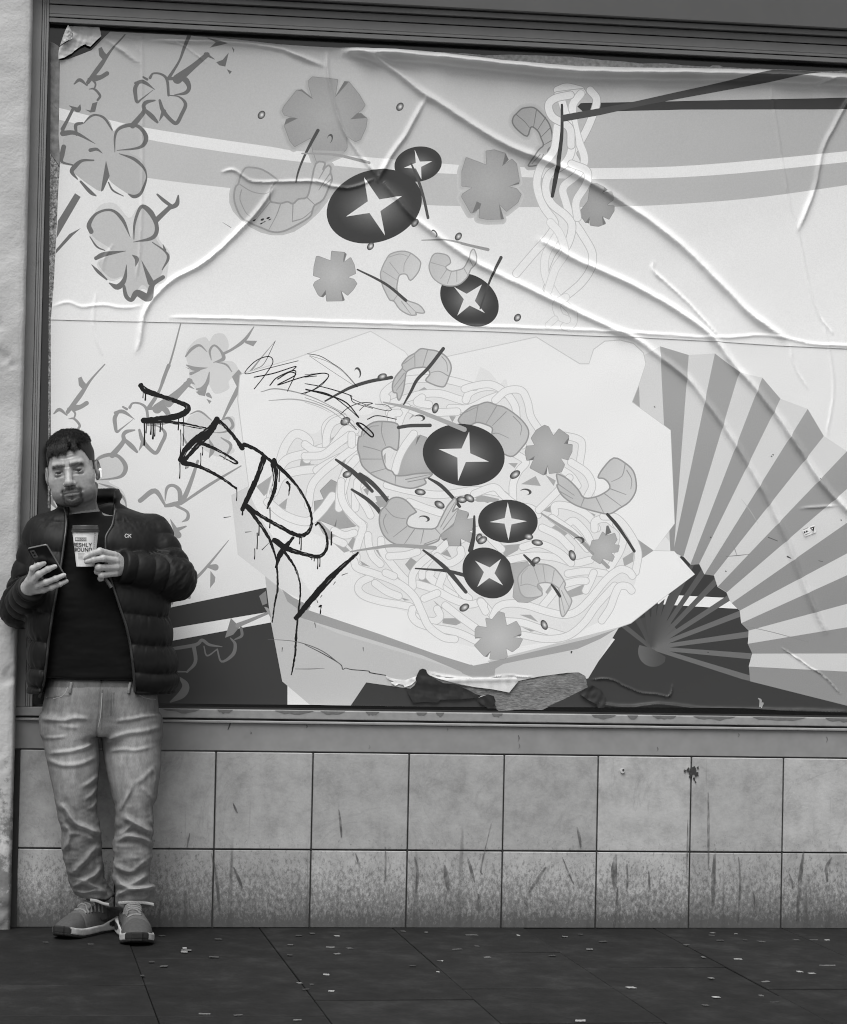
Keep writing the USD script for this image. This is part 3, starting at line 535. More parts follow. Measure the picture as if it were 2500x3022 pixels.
prawn('upper', 'B', [(1500, 1405), (1565, 1420), (1585, 1465), (1555, 1490), (1562, 1507), (1590, 1520), (1625, 1515), (1670, 1498), (1700, 1440), (1715, 1395), (1735, 1380), (1752, 1430), (1740, 1480), (1715, 1507), (1690, 1560), (1640, 1605), (1575, 1615), (1520, 1600), (1470, 1560), (1447, 1500), (1455, 1455), (1470, 1420)],
      [[(1460, 1465), (1550, 1490)], [(1560, 1510), (1520, 1570)], [(1590, 1522), (1565, 1600)], [(1625, 1520), (1625, 1590)], [(1672, 1505), (1695, 1545)], [(1705, 1450), (1730, 1490)]], 198, 158, 3.0)
seed('upper', 'C', 329, 1357, 14, 18, 35)
# smudge of black specks on the big prawn
for k, (x, y, w_) in enumerate(((326, 1195, 10), (378, 1190, 14), (415, 1180, 12), (372, 1215, 9), (425, 1190, 7), (390, 1205, 6))): add('upper', 'black_speck', stroke('B', [(x - 8, y + 3), (x, y), (x + 9, y - 5)], [w_ * .4, w_, w_ * .5], 3), 40)

# ---------- lower sheet
LOW_BOT = [(150, 2068), (480, 2076), (750, 2079), (900, 2080), (1030, 2082), (1300, 2086), (1700, 2087), (2000, 2088), (2200, 2090), (2350, 2099), (2500, 2103), (2660, 2106)]
low_sheet = Polygon([(x, y - 7) for x, y in SEAM] + LOW_BOT[::-1])
add('lower', 'printed_light_ground', low_sheet, lambda q: 224 - 6 * np.clip((q[:, 1] - 1400) / 600, 0, 1))
BG = lambda q: 220 + 0 * q[:, 0]
# dark table with its white stripe, left of the box
add('lower', 'printed_table', poly('D', [(0, 1690), (690, 1553), (1195, 1448), (1300, 1430), (1300, 2100), (0, 2100)]), 56)
add('lower', 'printed_white_stripe', poly('D', [(0, 1800), (690, 1660), (1212, 1572), (1260, 1565), (1260, 1618), (1218, 1627), (705, 1722), (0, 1855)]), 224)
# table to the right of the box
add('lower', 'printed_table', Polygon([(1030, 2112), (1034, 2080), (1081, 2010), (1180, 2026), (1430, 2056), (1690, 2040), (1760, 1960), (1880, 1800), (2010, 1640), (2300, 1640), (2660, 1990), (2660, 2112)]), 56)
# fan: pale leaf, grey folds, dark ribs
piv = S('H', [(290, 1700)])[0]
def far(a, b, x=2665): 
    a, b = S('H', [a])[0], S('H', [b])[0]; return tuple(a + (b - a) * max(1.0, (x - a[0]) / max(b[0] - a[0], 1e-3)))
hN = lambda x, y: tuple(S('H', [(x, y)])[0])
leaf_out = [hN(150, 420), hN(232, 260), hN(333, 205), hN(475, 248), hN(605, 240), hN(725, 335), hN(840, 360), hN(930, 465), hN(1065, 515), hN(1145, 650), hN(1260, 725), hN(1400, 700), hN(1530, 820), hN(1540, 2060)]
leaf_in = [hN(485, 1288), hN(527, 1285), hN(552, 1335), hN(600, 1342), hN(618, 1398), hN(662, 1425), hN(685, 1480), hN(728, 1515), hN(735, 1578), hN(772, 1615), hN(768, 1680), hN(790, 1728), hN(773, 1790), hN(780, 1865)]
add('lower', 'printed_fan_leaf', Polygon(leaf_out + [hN(1260, 1987)] + leaf_in[::-1] + [hN(360, 1150), hN(300, 1217), hN(150, 900)]), lambda q: 208 - 8 * np.clip((q[:, 1] - 1500) / 500, 0, 1))
FOLD = lambda q: 148 + 14 * np.clip((1500 - q[:, 1]) / 400, -0.6, 0.8)
for a, b, c, d in [((333, 205), (475, 248), (400, 1240), (385, 1240)), ((605, 240), (725, 335), (448, 1250), (398, 1225)), ((840, 360), (930, 465), (526, 1285), (482, 1290)), ((1065, 515), (1145, 650), (598, 1342), (553, 1336)), ((1260, 725), (1260, 912), (664, 1425), (619, 1397))]:
    add('lower', 'printed_fan_fold', Polygon([hN(*a), hN(*b), hN(*c), hN(*d)]) if a[0] < 1200 else Polygon([far(d, a), far(c, b), hN(*c), hN(*d)]), FOLD)
for a, b, c, d in [((1260, 1080), (1260, 1232), (729, 1515), (685, 1480)), ((1260, 1340), (1260, 1482), (771, 1615), (735, 1578)), ((1260, 1598), (1260, 1728), (790, 1729), (768, 1680)), ((1260, 1818), (1260, 1987), (780, 1866), (773, 1793))]:
    add('lower', 'printed_fan_fold', Polygon([far(d, a), far(c, b), hN(*c), hN(*d)]), FOLD)
add('lower', 'printed_fan_fold', poly('H', [(228, 400), (233, 508), (197, 480)]), 165)
add('lower', 'printed_fan_ribs', Polygon([hN(*p) for p in [(60, 1640), (330, 1480), (445, 1380), (480, 1290)]] + leaf_in[1:] + [hN(290, 1720)]), 56)
add('lower', 'printed_white_stripe', poly('H', [(320, 1440), (375, 1437), (665, 1452), (688, 1478), (716, 1506), (500, 1495), (322, 1483)]), 230)
SECT = Polygon([hN(*p) for p in [(60, 1640), (330, 1480), (445, 1380), (480, 1290)]] + leaf_in[1:] + [hN(356, 1760), hN(285, 1712)])
def rib_tone(q):
    d = q - piv; return 72 + 34 * np.clip((np.arctan2(d[:, 0], -d[:, 1]) - 0.1) / 1.2, 0, 1) + 14 * np.clip((-0.55 - np.arctan2(d[:, 0], -d[:, 1])) / 0.3, 0, 1)
hub = Polygon([piv] + [tuple(piv + 92 * np.array([math.sin(a), -math.cos(a)])) for a in np.linspace(-0.55, 1.05, 16)])
add('lower', 'printed_fan_ribs', hub, lambda q: rib_tone(q) - 4)
for ex, ey in ((165, 1600), (225, 1560), (268, 1515), (305, 1480), (345, 1450), (395, 1420), (435, 1385), (480, 1300), (540, 1332), (608, 1372), (675, 1452), (731, 1530), (771, 1633), (786, 1742), (778, 1852)):
    e_ = np.array([ex, ey], float); d_ = e_ - (290, 1700); L_ = np.hypot(*d_); u_ = d_ / L_; v_ = np.array([-u_[1], u_[0]]); w0, w1 = 9, 11 + 0.008 * L_
    add('lower', 'printed_fan_ribs', poly('H', [(290, 1700) + v_ * w0, e_ + u_ * 30 + v_ * w1, e_ + u_ * 30 - v_ * w1, (290, 1700) - v_ * w0]).intersection(SECT), rib_tone)
add('lower', 'printed_fan_ribs', Point(hN(300, 1718)).buffer(76 / 1.68, 24).intersection(poly('H', [(222, 1684), (292, 1702), (360, 1745), (352, 1810), (200, 1810)])), lambda q: 100 - 26 * np.clip((q[:, 0] - 1890) / 60, 0, 1))
# box: pale inside, flaps, grey band, front
add('lower', 'printed_food_box', Polygon([(707, 1107), (713, 1102), (865, 1058), (1094, 976), (1195, 1036), (1223, 1072), (1583, 993), (1712, 1072), (1738, 1072), (1751, 1030), (1785, 1005), (1830, 1002), (1870, 1012), (1900, 1040), (1907, 1073), (1886, 1138), (1867, 1187), (1980, 1269), (1992, 1545), (1932, 1624), (1990, 1626), (2051, 1695), (1940, 1779), (1863, 1840), (1826, 1853), (1735, 2000), (1420, 2058), (1180, 2028), (1081, 2014), (1034, 2082), (917, 2080), (834, 2011), (799, 1833), (782, 1700), (702, 1637), (683, 1461), (733, 1435), (700, 1180)]), 196)
add('lower', 'printed_food_box', Polygon([(709, 1109), (715, 1104), (866, 1060), (1094, 979), (1194, 1038), (1222, 1075), (1583, 996), (1711, 1075), (1739, 1075), (1753, 1032), (1786, 1008), (1830, 1005), (1869, 1015), (1898, 1042), (1905, 1074), (1884, 1139), (1865, 1187), (1979, 1270), (1991, 1545), (1930, 1626), (1990, 1627), (2050, 1695), (1940, 1777), (1862, 1838), (1826, 1851), (1395, 1962), (1340, 1960), (900, 1798), (785, 1700), (704, 1637), (686, 1462), (735, 1436), (703, 1180)]), lambda q: 229 + 3 * np.clip((q[:, 0] - 1300) / 500, 0, 1))
add('lower', 'printed_food_box', poly('D', [(1100, 932), (1012, 975), (1045, 1280), (1185, 1390), (1290, 1470), (1480, 1560), (1300, 1300), (1180, 1120), (1110, 980)]), lambda q: 205 + 18 * np.clip((q[:, 0] - 700) / 220, 0, 1))
add('lower', 'printed_food_box', Polygon([(783, 1702), (850, 1760), (905, 1830), (1000, 1870), (1200, 1930), (1390, 1990), (1700, 1900), (1824, 1856), (1736, 2002), (1420, 2060), (1081, 2014), (1034, 2084), (917, 2082), (833, 2011), (799, 1833)]), lambda q: 186 + 20 * np.clip((q[:, 0] - 1250) / 500, 0, 1))
add('lower', 'printed_grey_band', unary_union([poly('D', [(1273, 1458), (1300, 1520), (1350, 1556), (1400, 1575), (1420, 1545), (1330, 1500)]), poly('F', [(-60, 1128), (0, 1150), (640, 1365), (1100, 1530), (1440, 1635), (1440, 1735), (1320, 1680), (1000, 1545), (500, 1392), (0, 1236), (-60, 1216)])]), 156)
add('lower', 'printed_grey_band', poly('G', [(-12, 1800), (90, 1795), (400, 1720), (700, 1650), (882, 1588), (780, 1650), (640, 1712), (300, 1780), (180, 1805), (130, 1835), (125, 1885), (-12, 1890), (-80, 1860)]), 158)
add('lower', 'printed_food_box', poly('F', [(1290, 1560), (1440, 1634), (1576, 1607), (1320, 1420)]), 228)
# flap line shadows
for L in ([(1094, 978), (1195, 1038), (1223, 1075)], [(866, 1060), (1094, 978)], [(1222, 1074), (1583, 995)]): add('lower', 'printed_food_box', LineString(L).buffer(0.9), 206)
# gaps of grey between noodles, then the noodles
NB = unary_union([poly('D', [(1205, 960), (1215, 880), (1270, 760), (1290, 690), (1345, 640), (1440, 660), (1500, 600), (1560, 560), (1640, 600), (1700, 640), (1737, 900), (1737, 1150), (1690, 1250), (1640, 1270), (1560, 1180), (1400, 1110), (1290, 1080)], 4),
                  poly('E', [(640, 560), (700, 480), (900, 390), (1200, 380), (1470, 440), (1640, 460), (1737, 480), (1737, 1505), (0, 1505), (0, 1000), (160, 900), (300, 720), (560, 700)], 4),
                  poly('G', [(0, 60), (200, 110), (320, 130), (350, 250), (400, 350), (640, 390), (680, 470), (650, 560), (740, 640), (750, 760), (850, 870), (960, 950), (1040, 1110), (1010, 1250), (980, 1330), (900, 1330), (840, 1500), (700, 1580), (600, 1650), (450, 1670), (0, 1560)], 4),
                  poly('F', [(0, 0), (1737, 0), (1737, 1450), (1500, 1480), (1300, 1440), (1050, 1350), (880, 1180), (500, 1080), (420, 980), (470, 880), (400, 760), (390, 650), (200, 560), (0, 420)], 4)])
add('lower', 'printed_noodle', NB, 222)
for P in ([(890, 545), (1020, 470), (1060, 500), (960, 540), (900, 565)], [(885, 750), (920, 705), (950, 705)], [(1230, 715), (1290, 720), (1260, 770)], [(225, 910), (270, 880), (230, 950)], [(300, 1040), (400, 980), (340, 1060)], [(330, 900), (365, 870), (350, 935)], [(0, 1130), (80, 1130), (50, 1205), (0, 1205)], [(600, 1400), (720, 1400), (690, 1490), (630, 1500)], [(670, 1060), (690, 1030), (690, 1130)], [(720, 1120), (750, 1050), (770, 1010)]):
    add('lower', 'printed_shadow_gap', poly('E', P), 164)
for P in ([(365, 600), (420, 520), (440, 610), (400, 640)], [(855, 770), (905, 710), (962, 750), (895, 822)], [(962, 925), (1000, 840), (1040, 828), (1100, 955)], [(1176, 1230), (1310, 1228), (1332, 1270), (1290, 1290), (1176, 1272)], [(1095, 1075), (1180, 1145), (1150, 1145)], [(1165, 680), (1215, 640), (1255, 712)], [(950, 280), (970, 258), (1018, 290), (1000, 305)], [(600, 240), (720, 188), (640, 290)], [(470, 735), (560, 790), (490, 775)], [(498, 130), (560, 98), (535, 180)], [(820, 1050), (900, 1075), (850, 1078)], [(1450, 200), (1500, 175), (1660, 210), (1560, 245)], [(600, 640), (640, 650), (690, 730), (640, 700)]):
    add('lower', 'printed_shadow_gap', poly('F', P), 162)
for P in ([(0, 790), (40, 760), (155, 785), (140, 802), (20, 800)], [(290, 690), (380, 640), (412, 702)], [(465, 970), (520, 930), (605, 972), (560, 1012)], [(180, 1070), (290, 1060), (270, 1100), (180, 1150)], [(575, 1355), (680, 1310), (682, 1370), (600, 1392)], [(440, 1360), (490, 1290), (460, 1380)], [(280, 1500), (350, 1500), (395, 1545)], [(290, 1575), (380, 1600), (350, 1605)], [(655, 835), (720, 865), (752, 880), (730, 908)], [(440, 632), (505, 668), (492, 702)], [(920, 1150), (990, 1105), (985, 1170), (930, 1200)], [(425, 855), (500, 805), (490, 870)], [(210, 560), (270, 560), (250, 590)]):
    add('lower', 'printed_shadow_gap', poly('G', P), 166)
add('lower', 'printed_shadow_gap', poly('G', [(1003, 1025), (1112, 1102), (1040, 1150)]), 158)
for P in ([(1140, 930), (1225, 870), (1200, 960), (1180, 980)], [(1370, 780), (1420, 810), (1400, 860), (1360, 850)], [(1520, 690), (1555, 670), (1530, 720)], [(1440, 1040), (1480, 1050), (1450, 1080)], [(1250, 1030), (1300, 990), (1290, 1050)], [(1570, 800), (1620, 740), (1600, 820)], [(1430, 1070), (1540, 1180), (1620, 1260), (1590, 1270), (1480, 1170)]):
    add('lower', 'printed_shadow_gap', poly('D', P), 168)
carrot('lower', 'F', [(130, 140), (225, 45), (275, 70), (285, 180), (360, 350), (440, 440), (360, 455), (275, 465), (245, 470), (250, 440), (120, 390), (150, 345), (85, 345), (80, 230), (165, 215)], [[(272, 380), (240, 470), (262, 470)], [(95, 350), (158, 318), (150, 345)]], (168, 160))
carrot('lower', 'E', [(985, 880), (1040, 900), (1060, 1000), (1070, 1100), (1080, 1200), (800, 1225), (810, 1080), (860, 980), (930, 905)], [[(945, 970), (960, 900), (990, 882)]], (182, 168))
for P in ([(600, 780), (640, 640), (700, 560), (800, 560)],): pass
DN = dict(w=44, fill=229, ink=188)
for P in ([(1215, 980), (1255, 830), (1290, 720), (1345, 660), (1410, 700), (1400, 790)], [(1250, 850), (1300, 790), (1400, 760), (1500, 725), (1590, 690), (1640, 660)], [(1200, 1010), (1290, 1080), (1400, 1110), (1470, 1060), (1530, 980)], [(1230, 960), (1270, 880), (1360, 850), (1470, 840)], [(1500, 690), (1500, 620), (1560, 580), (1620, 610)], [(1660, 690), (1620, 800), (1585, 900), (1590, 1010), (1640, 1090), (1690, 1130)], [(1600, 880), (1580, 960)]):
    noodle('lower', 'D', P, **DN)
for P in ([(180, 965), (190, 860), (235, 775), (330, 735)], [(0, 960), (80, 1010), (200, 1010), (290, 900), (350, 830), (430, 840)], [(0, 1060), (150, 1050), (260, 970), (380, 880)], [(740, 610), (850, 570), (1000, 530), (1150, 525), (1300, 570), (1370, 590)], [(1240, 650), (1400, 650), (1550, 580), (1690, 530)], [(1375, 580), (1405, 520), (1500, 475), (1620, 470), (1740, 525)], [(700, 560), (690, 600), (680, 520), (800, 430), (950, 400), (1200, 405), (1450, 468)], [(720, 690), (860, 650), (1000, 690), (1300, 680)], [(800, 780), (830, 700), (870, 640)], [(100, 1180), (200, 1120), (300, 1070)], [(30, 1480), (60, 1310), (150, 1200), (260, 1110), (420, 990)], [(290, 1505), (300, 1330), (345, 1200), (440, 1080)], [(400, 960), (400, 880)], [(770, 1190), (800, 1080), (850, 980), (930, 870)], [(740, 760), (740, 700), (800, 690)], [(430, 1505), (440, 1350), (520, 1260)], [(1000, 560), (960, 600), (1060, 620)]):
    noodle('lower', 'E', P, 66)
for P in ([(700, 90), (900, 140), (1150, 175), (1450, 135), (1650, 155), (1740, 205)], [(890, 235), (1020, 285), (1160, 330)], [(450, 60), (450, 150), (530, 290), (560, 350)], [(310, 60), (310, 180), (350, 285), (440, 385), (495, 445), (465, 550), (435, 655)], [(260, 560), (330, 590)], [(250, 480), (340, 520), (420, 500)], [(540, 520), (545, 600), (580, 700), (645, 765)], [(650, 560), (660, 650), (720, 740), (820, 860), (890, 930)], [(440, 700), (440, 770), (500, 820), (600, 850)], [(560, 880), (480, 920), (455, 980), (510, 1040), (650, 1085), (800, 1110), (900, 1130)], [(600, 930), (700, 1000), (800, 1040)], [(1080, 840), (1060, 870), (1160, 960), (1280, 1040)], [(1180, 860), (1150, 940), (1150, 980)], [(1250, 880), (1330, 1000), (1400, 1060)], [(960, 935), (1100, 980), (1250, 1060), (1400, 1110), (1500, 1090)], [(1130, 1150), (1155, 1210), (1120, 1250), (1050, 1250), (960, 1225), (910, 1190)], [(1200, 1120), (1330, 1220), (1470, 1320)], [(920, 1150), (915, 1210), (970, 1270), (1100, 1310), (1300, 1350), (1480, 1430)], [(1000, 870), (1010, 800), (1080, 710), (1190, 610), (1250, 540)], [(920, 960), (920, 860), (980, 770), (1060, 700)], [(1130, 700), (1230, 760), (1330, 700), (1330, 640)], [(1500, 1080), (1560, 1150), (1610, 1215)], [(720, 700), (860, 690), (960, 660)], [(420, 740), (450, 800), (600, 850), (800, 930), (930, 1040), (1000, 1180), (1060, 1300), (1180, 1390), (1280, 1408)], [(1020, 1060), (1130, 1015)], [(690, 840), (760, 870)], [(1330, 560), (1500, 470), (1600, 560), (1680, 640)]):
    noodle('lower', 'F', P, 64)
for P in ([(-60, 100), (0, 82), (100, 72), (190, 120), (250, 200), (262, 280)], [(130, 170), (200, 112), (290, 110), (330, 180), (350, 270), (400, 350)], [(300, 450), (250, 430), (200, 400)], [(240, 790), (240, 690), (275, 610), (318, 560), (300, 530), (200, 475)], [(650, 580), (668, 450), (640, 410), (560, 390)], [(700, 770), (730, 700), (695, 620), (600, 555)], [(640, 700), (600, 640), (540, 600)], [(0, 750), (120, 710), (180, 760), (260, 820), (350, 840), (395, 880)], [(400, 850), (450, 800), (530, 720), (590, 650)], [(500, 870), (500, 825), (560, 822), (650, 850), (720, 900), (760, 965)], [(580, 935), (620, 920), (690, 990), (725, 1060)], [(420, 960), (520, 1010), (600, 1090)], [(480, 900), (610, 990), (700, 1090)], [(200, 1165), (350, 1135), (500, 1145), (620, 1180), (720, 1160)], [(300, 1080), (400, 1060), (520, 1110), (600, 1180)], [(580, 1245), (700, 1230), (840, 1250)], [(420, 1450), (470, 1390), (500, 1350)], [(690, 1350), (720, 1290), (740, 1240)], [(560, 1310), (640, 1290), (690, 1290)], [(745, 970), (750, 920), (820, 905), (870, 940)], [(840, 1210), (905, 1100), (925, 1000), (880, 940)], [(1000, 1235), (1015, 1110), (960, 990), (880, 900), (800, 890)], [(190, 1540), (300, 1550), (420, 1590), (550, 1630)], [(300, 1625), (450, 1650), (580, 1630), (680, 1550), (760, 1440), (870, 1320)], [(790, 1535), (840, 1460), (870, 1380), (900, 1325), (950, 1325), (975, 1350)], [(115, 1510), (150, 1450), (220, 1430), (320, 1440), (450, 1480), (560, 1500), (640, 1475), (720, 1400), (820, 1280), (900, 1220), (955, 1230), (980, 1258)], [(60, 1440), (40, 1420), (70, 1480)]):
    noodle('lower', 'G', P, 46)
# vegetables, mushrooms, prawns, seeds on the noodles
strip('lower', 'E', [(172, 590), (280, 530), (400, 470), (560, 420), (740, 388)], [13, 20, 28, 30, 30], 70)
seed('lower', 'E', 660, 380, 42, 26, -20); seed('lower', 'E', 452, 345, 28, 46, -10, True)
prawn('lower', 'E', [(990, 142), (1055, 150), (1120, 160), (1190, 195), (1235, 250), (1250, 310), (1230, 380), (1195, 460), (1150, 465), (1090, 445), (1032, 412), (1065, 365), (1062, 335), (1030, 302), (975, 303), (920, 312), (868, 342), (855, 410), (840, 500), (808, 580), (790, 560), (785, 522), (755, 512), (748, 450), (775, 380), (832, 310), (830, 275), (880, 215), (940, 180)],
      [[(938, 185), (940, 300)], [(1050, 150), (1025, 230), (1005, 300)], [(1225, 375), (1150, 335), (1080, 345)], [(830, 310), (865, 340)], [(845, 270), (935, 205)], [(1170, 210), (1210, 260), (1218, 335)], [(850, 350), (760, 470)], [(855, 400), (780, 500)]], 196, 152, 3.6)
strip('lower', 'E', [(1182, 142), (1060, 300), (960, 405), (905, 510), (842, 622)], [30, 30, 28, 24, 12], 72)
prawn('lower', 'E', [(1310, 758), (1345, 700), (1420, 640), (1480, 622), (1560, 598), (1640, 625), (1700, 640), (1780, 690), (1860, 760), (1910, 840), (1900, 920), (1860, 980), (1780, 1060), (1700, 1040), (1600, 960), (1595, 880), (1600, 820), (1540, 788), (1470, 772), (1410, 797), (1360, 800)],
      [[(1480, 622), (1455, 770)], [(1640, 628), (1545, 785)], [(1720, 680), (1600, 800)], [(1600, 870), (1650, 865), (1740, 905)], [(1330, 705), (1470, 640)], [(1780, 720), (1850, 800), (1840, 880)]], 186, 148, 3.6)
prawn('lower', 'E', [(590, 770), (700, 765), (790, 785), (805, 850), (803, 930), (792, 1005), (760, 1000), (720, 980), (660, 1012), (665, 1080), (695, 1165), (745, 1190), (775, 1225), (860, 1225), (950, 1210), (1085, 1205), (1060, 1240), (1020, 1252), (1035, 1290), (980, 1318), (900, 1335), (780, 1310), (650, 1260), (570, 1215), (490, 1140), (465, 1050), (450, 990), (460, 900), (480, 890), (500, 830)],
      [[(660, 770), (655, 860), (690, 970)], [(500, 975), (600, 1000), (655, 1020)], [(475, 1085), (665, 1085)], [(570, 1200), (695, 1165)], [(775, 1225), (770, 1305)], [(500, 880), (560, 810), (630, 800)], [(880, 1280), (1060, 1245)], [(860, 1260), (1080, 1215)]], 188, 148, 3.8)
strip('lower', 'E', [(800, 815), (900, 800), (1070, 797)], [30, 30, 30], 72)
strip('lower', 'E', [(265, 1090), (400, 1185), (500, 1280), (575, 1360)], [20, 40, 36, 28], 70); strip('lower', 'E', [(470, 1215), (560, 1280), (640, 1360), (710, 1445)], [34, 40, 36, 34], 70)
strip('lower', 'E', [(400, 1345), (520, 1420), (600, 1490), (650, 1550)], [20, 32, 36, 36], 70); strip('lower', 'E', [(1060, 1250), (1160, 1310), (1260, 1410), (1322, 1490)], [18, 32, 30, 26], 70)
prawn('lower', 'F', [(780, 195), (860, 220), (945, 310), (942, 328), (890, 360), (870, 410), (885, 442), (940, 460), (1010, 465), (1115, 460), (1160, 385), (1220, 270), (1285, 200), (1290, 250), (1262, 318), (1308, 290), (1300, 370), (1265, 430), (1165, 515), (1140, 565), (1050, 600), (900, 622), (770, 595), (690, 540), (650, 470), (635, 390), (650, 310), (690, 270), (720, 220)],
      [[(690, 290), (760, 360), (860, 380)], [(870, 445), (755, 535)], [(935, 470), (850, 595)], [(1015, 475), (990, 590)], [(1115, 465), (1160, 515)], [(695, 340), (670, 400), (690, 470), (710, 505)], [(1160, 450), (1280, 240)], [(1180, 470), (1300, 310)], [(1020, 595), (1140, 550)]], 192, 148, 3.6)
carrot('lower', 'F', [(1270, 440), (1310, 300), (1385, 320), (1400, 345), (1380, 385), (1455, 375), (1425, 480), (1380, 478), (1425, 500), (1425, 590), (1330, 545), (1335, 610), (1230, 610), (1220, 560), (1170, 555), (1165, 510)], [[(1330, 548), (1337, 612), (1322, 614)], [(1222, 540), (1190, 570), (1172, 556)], [(1380, 380), (1402, 345), (1398, 320)]], (178, 162))
mushroom('lower', 'E', (1357, 1050), 352, 264, 9, [(1403, 850), (1412, 1035), (1573, 1107), (1375, 1110), (1308, 1275), (1303, 1073), (1143, 1000), (1338, 995)])
strip('lower', 'E', [(672, 600), (900, 650), (1100, 725), (1362, 832)], [13, 30, 36, 42], 166)
mushroom('lower', 'G', (208, 921), 185, 134, 2, [(207, 803), (230, 902), (325, 920), (230, 940), (212, 1040), (187, 935), (95, 925), (188, 900)])
strip('lower', 'F', [(1447, 358), (1447, 440), (1440, 540), (1415, 650)], [18, 26, 34, 44], 66)
strip('lower', 'F', [(388, 660), (600, 628), (780, 608), (1112, 628)], [12, 24, 30, 34], 158)
strip('lower', 'F', [(1012, 648), (1120, 730), (1230, 830), (1375, 1005)], [18, 30, 38, 30], 70); strip('lower', 'F', [(945, 804), (1100, 815), (1230, 828), (1390, 868)], [12, 20, 28, 34], 70)
mushroom('lower', 'F', (1568, 842), 238, 200, 42, [(1455, 738), (1580, 795), (1675, 722), (1620, 845), (1693, 948), (1575, 885), (1473, 962), (1530, 835)])
carrot('lower', 'G', [(225, 1185), (330, 1170), (360, 1260), (420, 1340), (420, 1380), (330, 1425), (270, 1420), (240, 1390), (248, 1290)], [], (180, 170))
prawn('lower', 'G', [(385, 1185), (450, 1190), (500, 1215), (545, 1270), (565, 1310), (560, 1335), (600, 1400), (600, 1430), (575, 1480), (550, 1512), (535, 1490), (527, 1420), (525, 1345), (500, 1320), (475, 1305), (435, 1300), (395, 1310), (395, 1335), (420, 1360), (410, 1385), (330, 1395), (290, 1370), (275, 1320), (270, 1270), (295, 1230), (335, 1195)],
      [[(285, 1320), (330, 1310), (395, 1330)], [(365, 1195), (400, 1300)], [(425, 1190), (440, 1300)], [(495, 1225), (480, 1305)], [(555, 1290), (525, 1340)], [(290, 1310), (295, 1250), (330, 1210)], [(540, 1350), (590, 1460)], [(530, 1360), (560, 1490)]], 198, 160, 3.2)
strip('lower', 'G', [(308, 1130), (340, 1162), (368, 1192)], [12, 18, 20], 72); strip('lower', 'G', [(478, 1312), (505, 1345), (530, 1385)], [10, 18, 18], 66)
carrot('lower', 'G', [(435, 325), (460, 335), (490, 392), (525, 347), (585, 390), (585, 415), (555, 440), (608, 445), (605, 490), (580, 540), (530, 525), (560, 570), (540, 615), (465, 625), (455, 570), (430, 635), (345, 590), (375, 520), (325, 545), (315, 490), (325, 455), (375, 450), (352, 405), (385, 355)], [[(455, 570), (428, 635), (448, 630)], [(555, 440), (587, 400), (580, 440)], [(330, 545), (375, 515), (365, 540)]], (178, 160))
strip('lower', 'G', [(415, 872), (520, 940), (640, 1020), (730, 1110), (830, 1205)], [10, 18, 24, 26, 22], 158)
carrot('lower', 'G', [(795, 985), (820, 1010), (870, 995), (885, 1035), (865, 1065), (900, 1070), (890, 1110), (845, 1115), (868, 1140), (855, 1170), (800, 1150), (780, 1185), (725, 1150), (745, 1120), (715, 1095), (730, 1040), (770, 1035)], [[(812, 1010), (818, 950), (830, 945), (850, 990)]], (182, 166))
prawn('lower', 'G', [(865, 528), (935, 560), (985, 610), (1003, 680), (998, 740), (960, 800), (900, 840), (840, 875), (770, 865), (665, 835), (600, 805), (540, 755), (512, 700), (520, 690), (510, 640), (520, 628), (580, 660), (640, 720), (680, 775), (750, 770), (805, 745), (840, 715), (830, 680), (800, 655), (767, 648), (800, 590)],
      [[(935, 565), (915, 640), (850, 675)], [(840, 718), (940, 755)], [(805, 748), (915, 830)], [(755, 775), (800, 865)], [(680, 780), (660, 830)], [(945, 605), (975, 660), (970, 720)], [(520, 690), (620, 760)], [(530, 735), (610, 780)]], 196, 150, 3.8)
strip('lower', 'G', [(825, 878), (880, 940), (940, 1025), (992, 1106)], [18, 22, 18, 18], 66)
carrot('lower', 'G', [(150, 1480), (185, 1490), (200, 1570), (260, 1540), (285, 1580), (290, 1615), (240, 1640), (300, 1650), (275, 1700), (235, 1730), (195, 1705), (205, 1760), (185, 1775), (95, 1775), (105, 1720), (75, 1760), (60, 1755), (0, 1690), (50, 1640), (5, 1640), (5, 1590), (20, 1570), (80, 1580), (70, 1520), (110, 1530)], [[(105, 1722), (65, 1760), (80, 1762)], [(238, 1640), (292, 1618), (290, 1630)], [(50, 1642), (5, 1648), (5, 1640)]], (186, 166))
for x, y, a, b, d in ((1115, 650, 28, 46, 15), (345, 762, 46, 34, -30), (362, 1215, 42, 30, -20), (985, 1367, 48, 28, 8), (1150, 1475, 48, 30, 30), (1340, 1432, 46, 29, 5), (1405, 1420, 48, 30, 32)): seed('lower', 'E', x, y, a, b, d)
for x, y, a, b, d in ((1490, 545, 30, 40, 10), (1515, 563, 46, 30, -30), (1362, 1138, 46, 30, -32)): seed('lower', 'F', x, y, a, b, d)
for x, y, a, b, d in ((252, 631, 36, 22, -35), (336, 1016, 29, 20, 10), (390, 1053, 36, 20, 10), (607, 1132, 21, 35, -20), (383, 1163, 28, 20, -30), (433, 1563, 20, 33, -25)): seed('lower', 'G', x, y, a, b, d)
seed('lower', 'E', 982, 732, 46, 28, 5, True); seed('lower', 'F', 1020, 378, 48, 27, 8, True); seed('lower', 'G', 320, 738, 35, 20, 5, True); seed('lower', 'G', 650, 1037, 34, 22, 5, True)
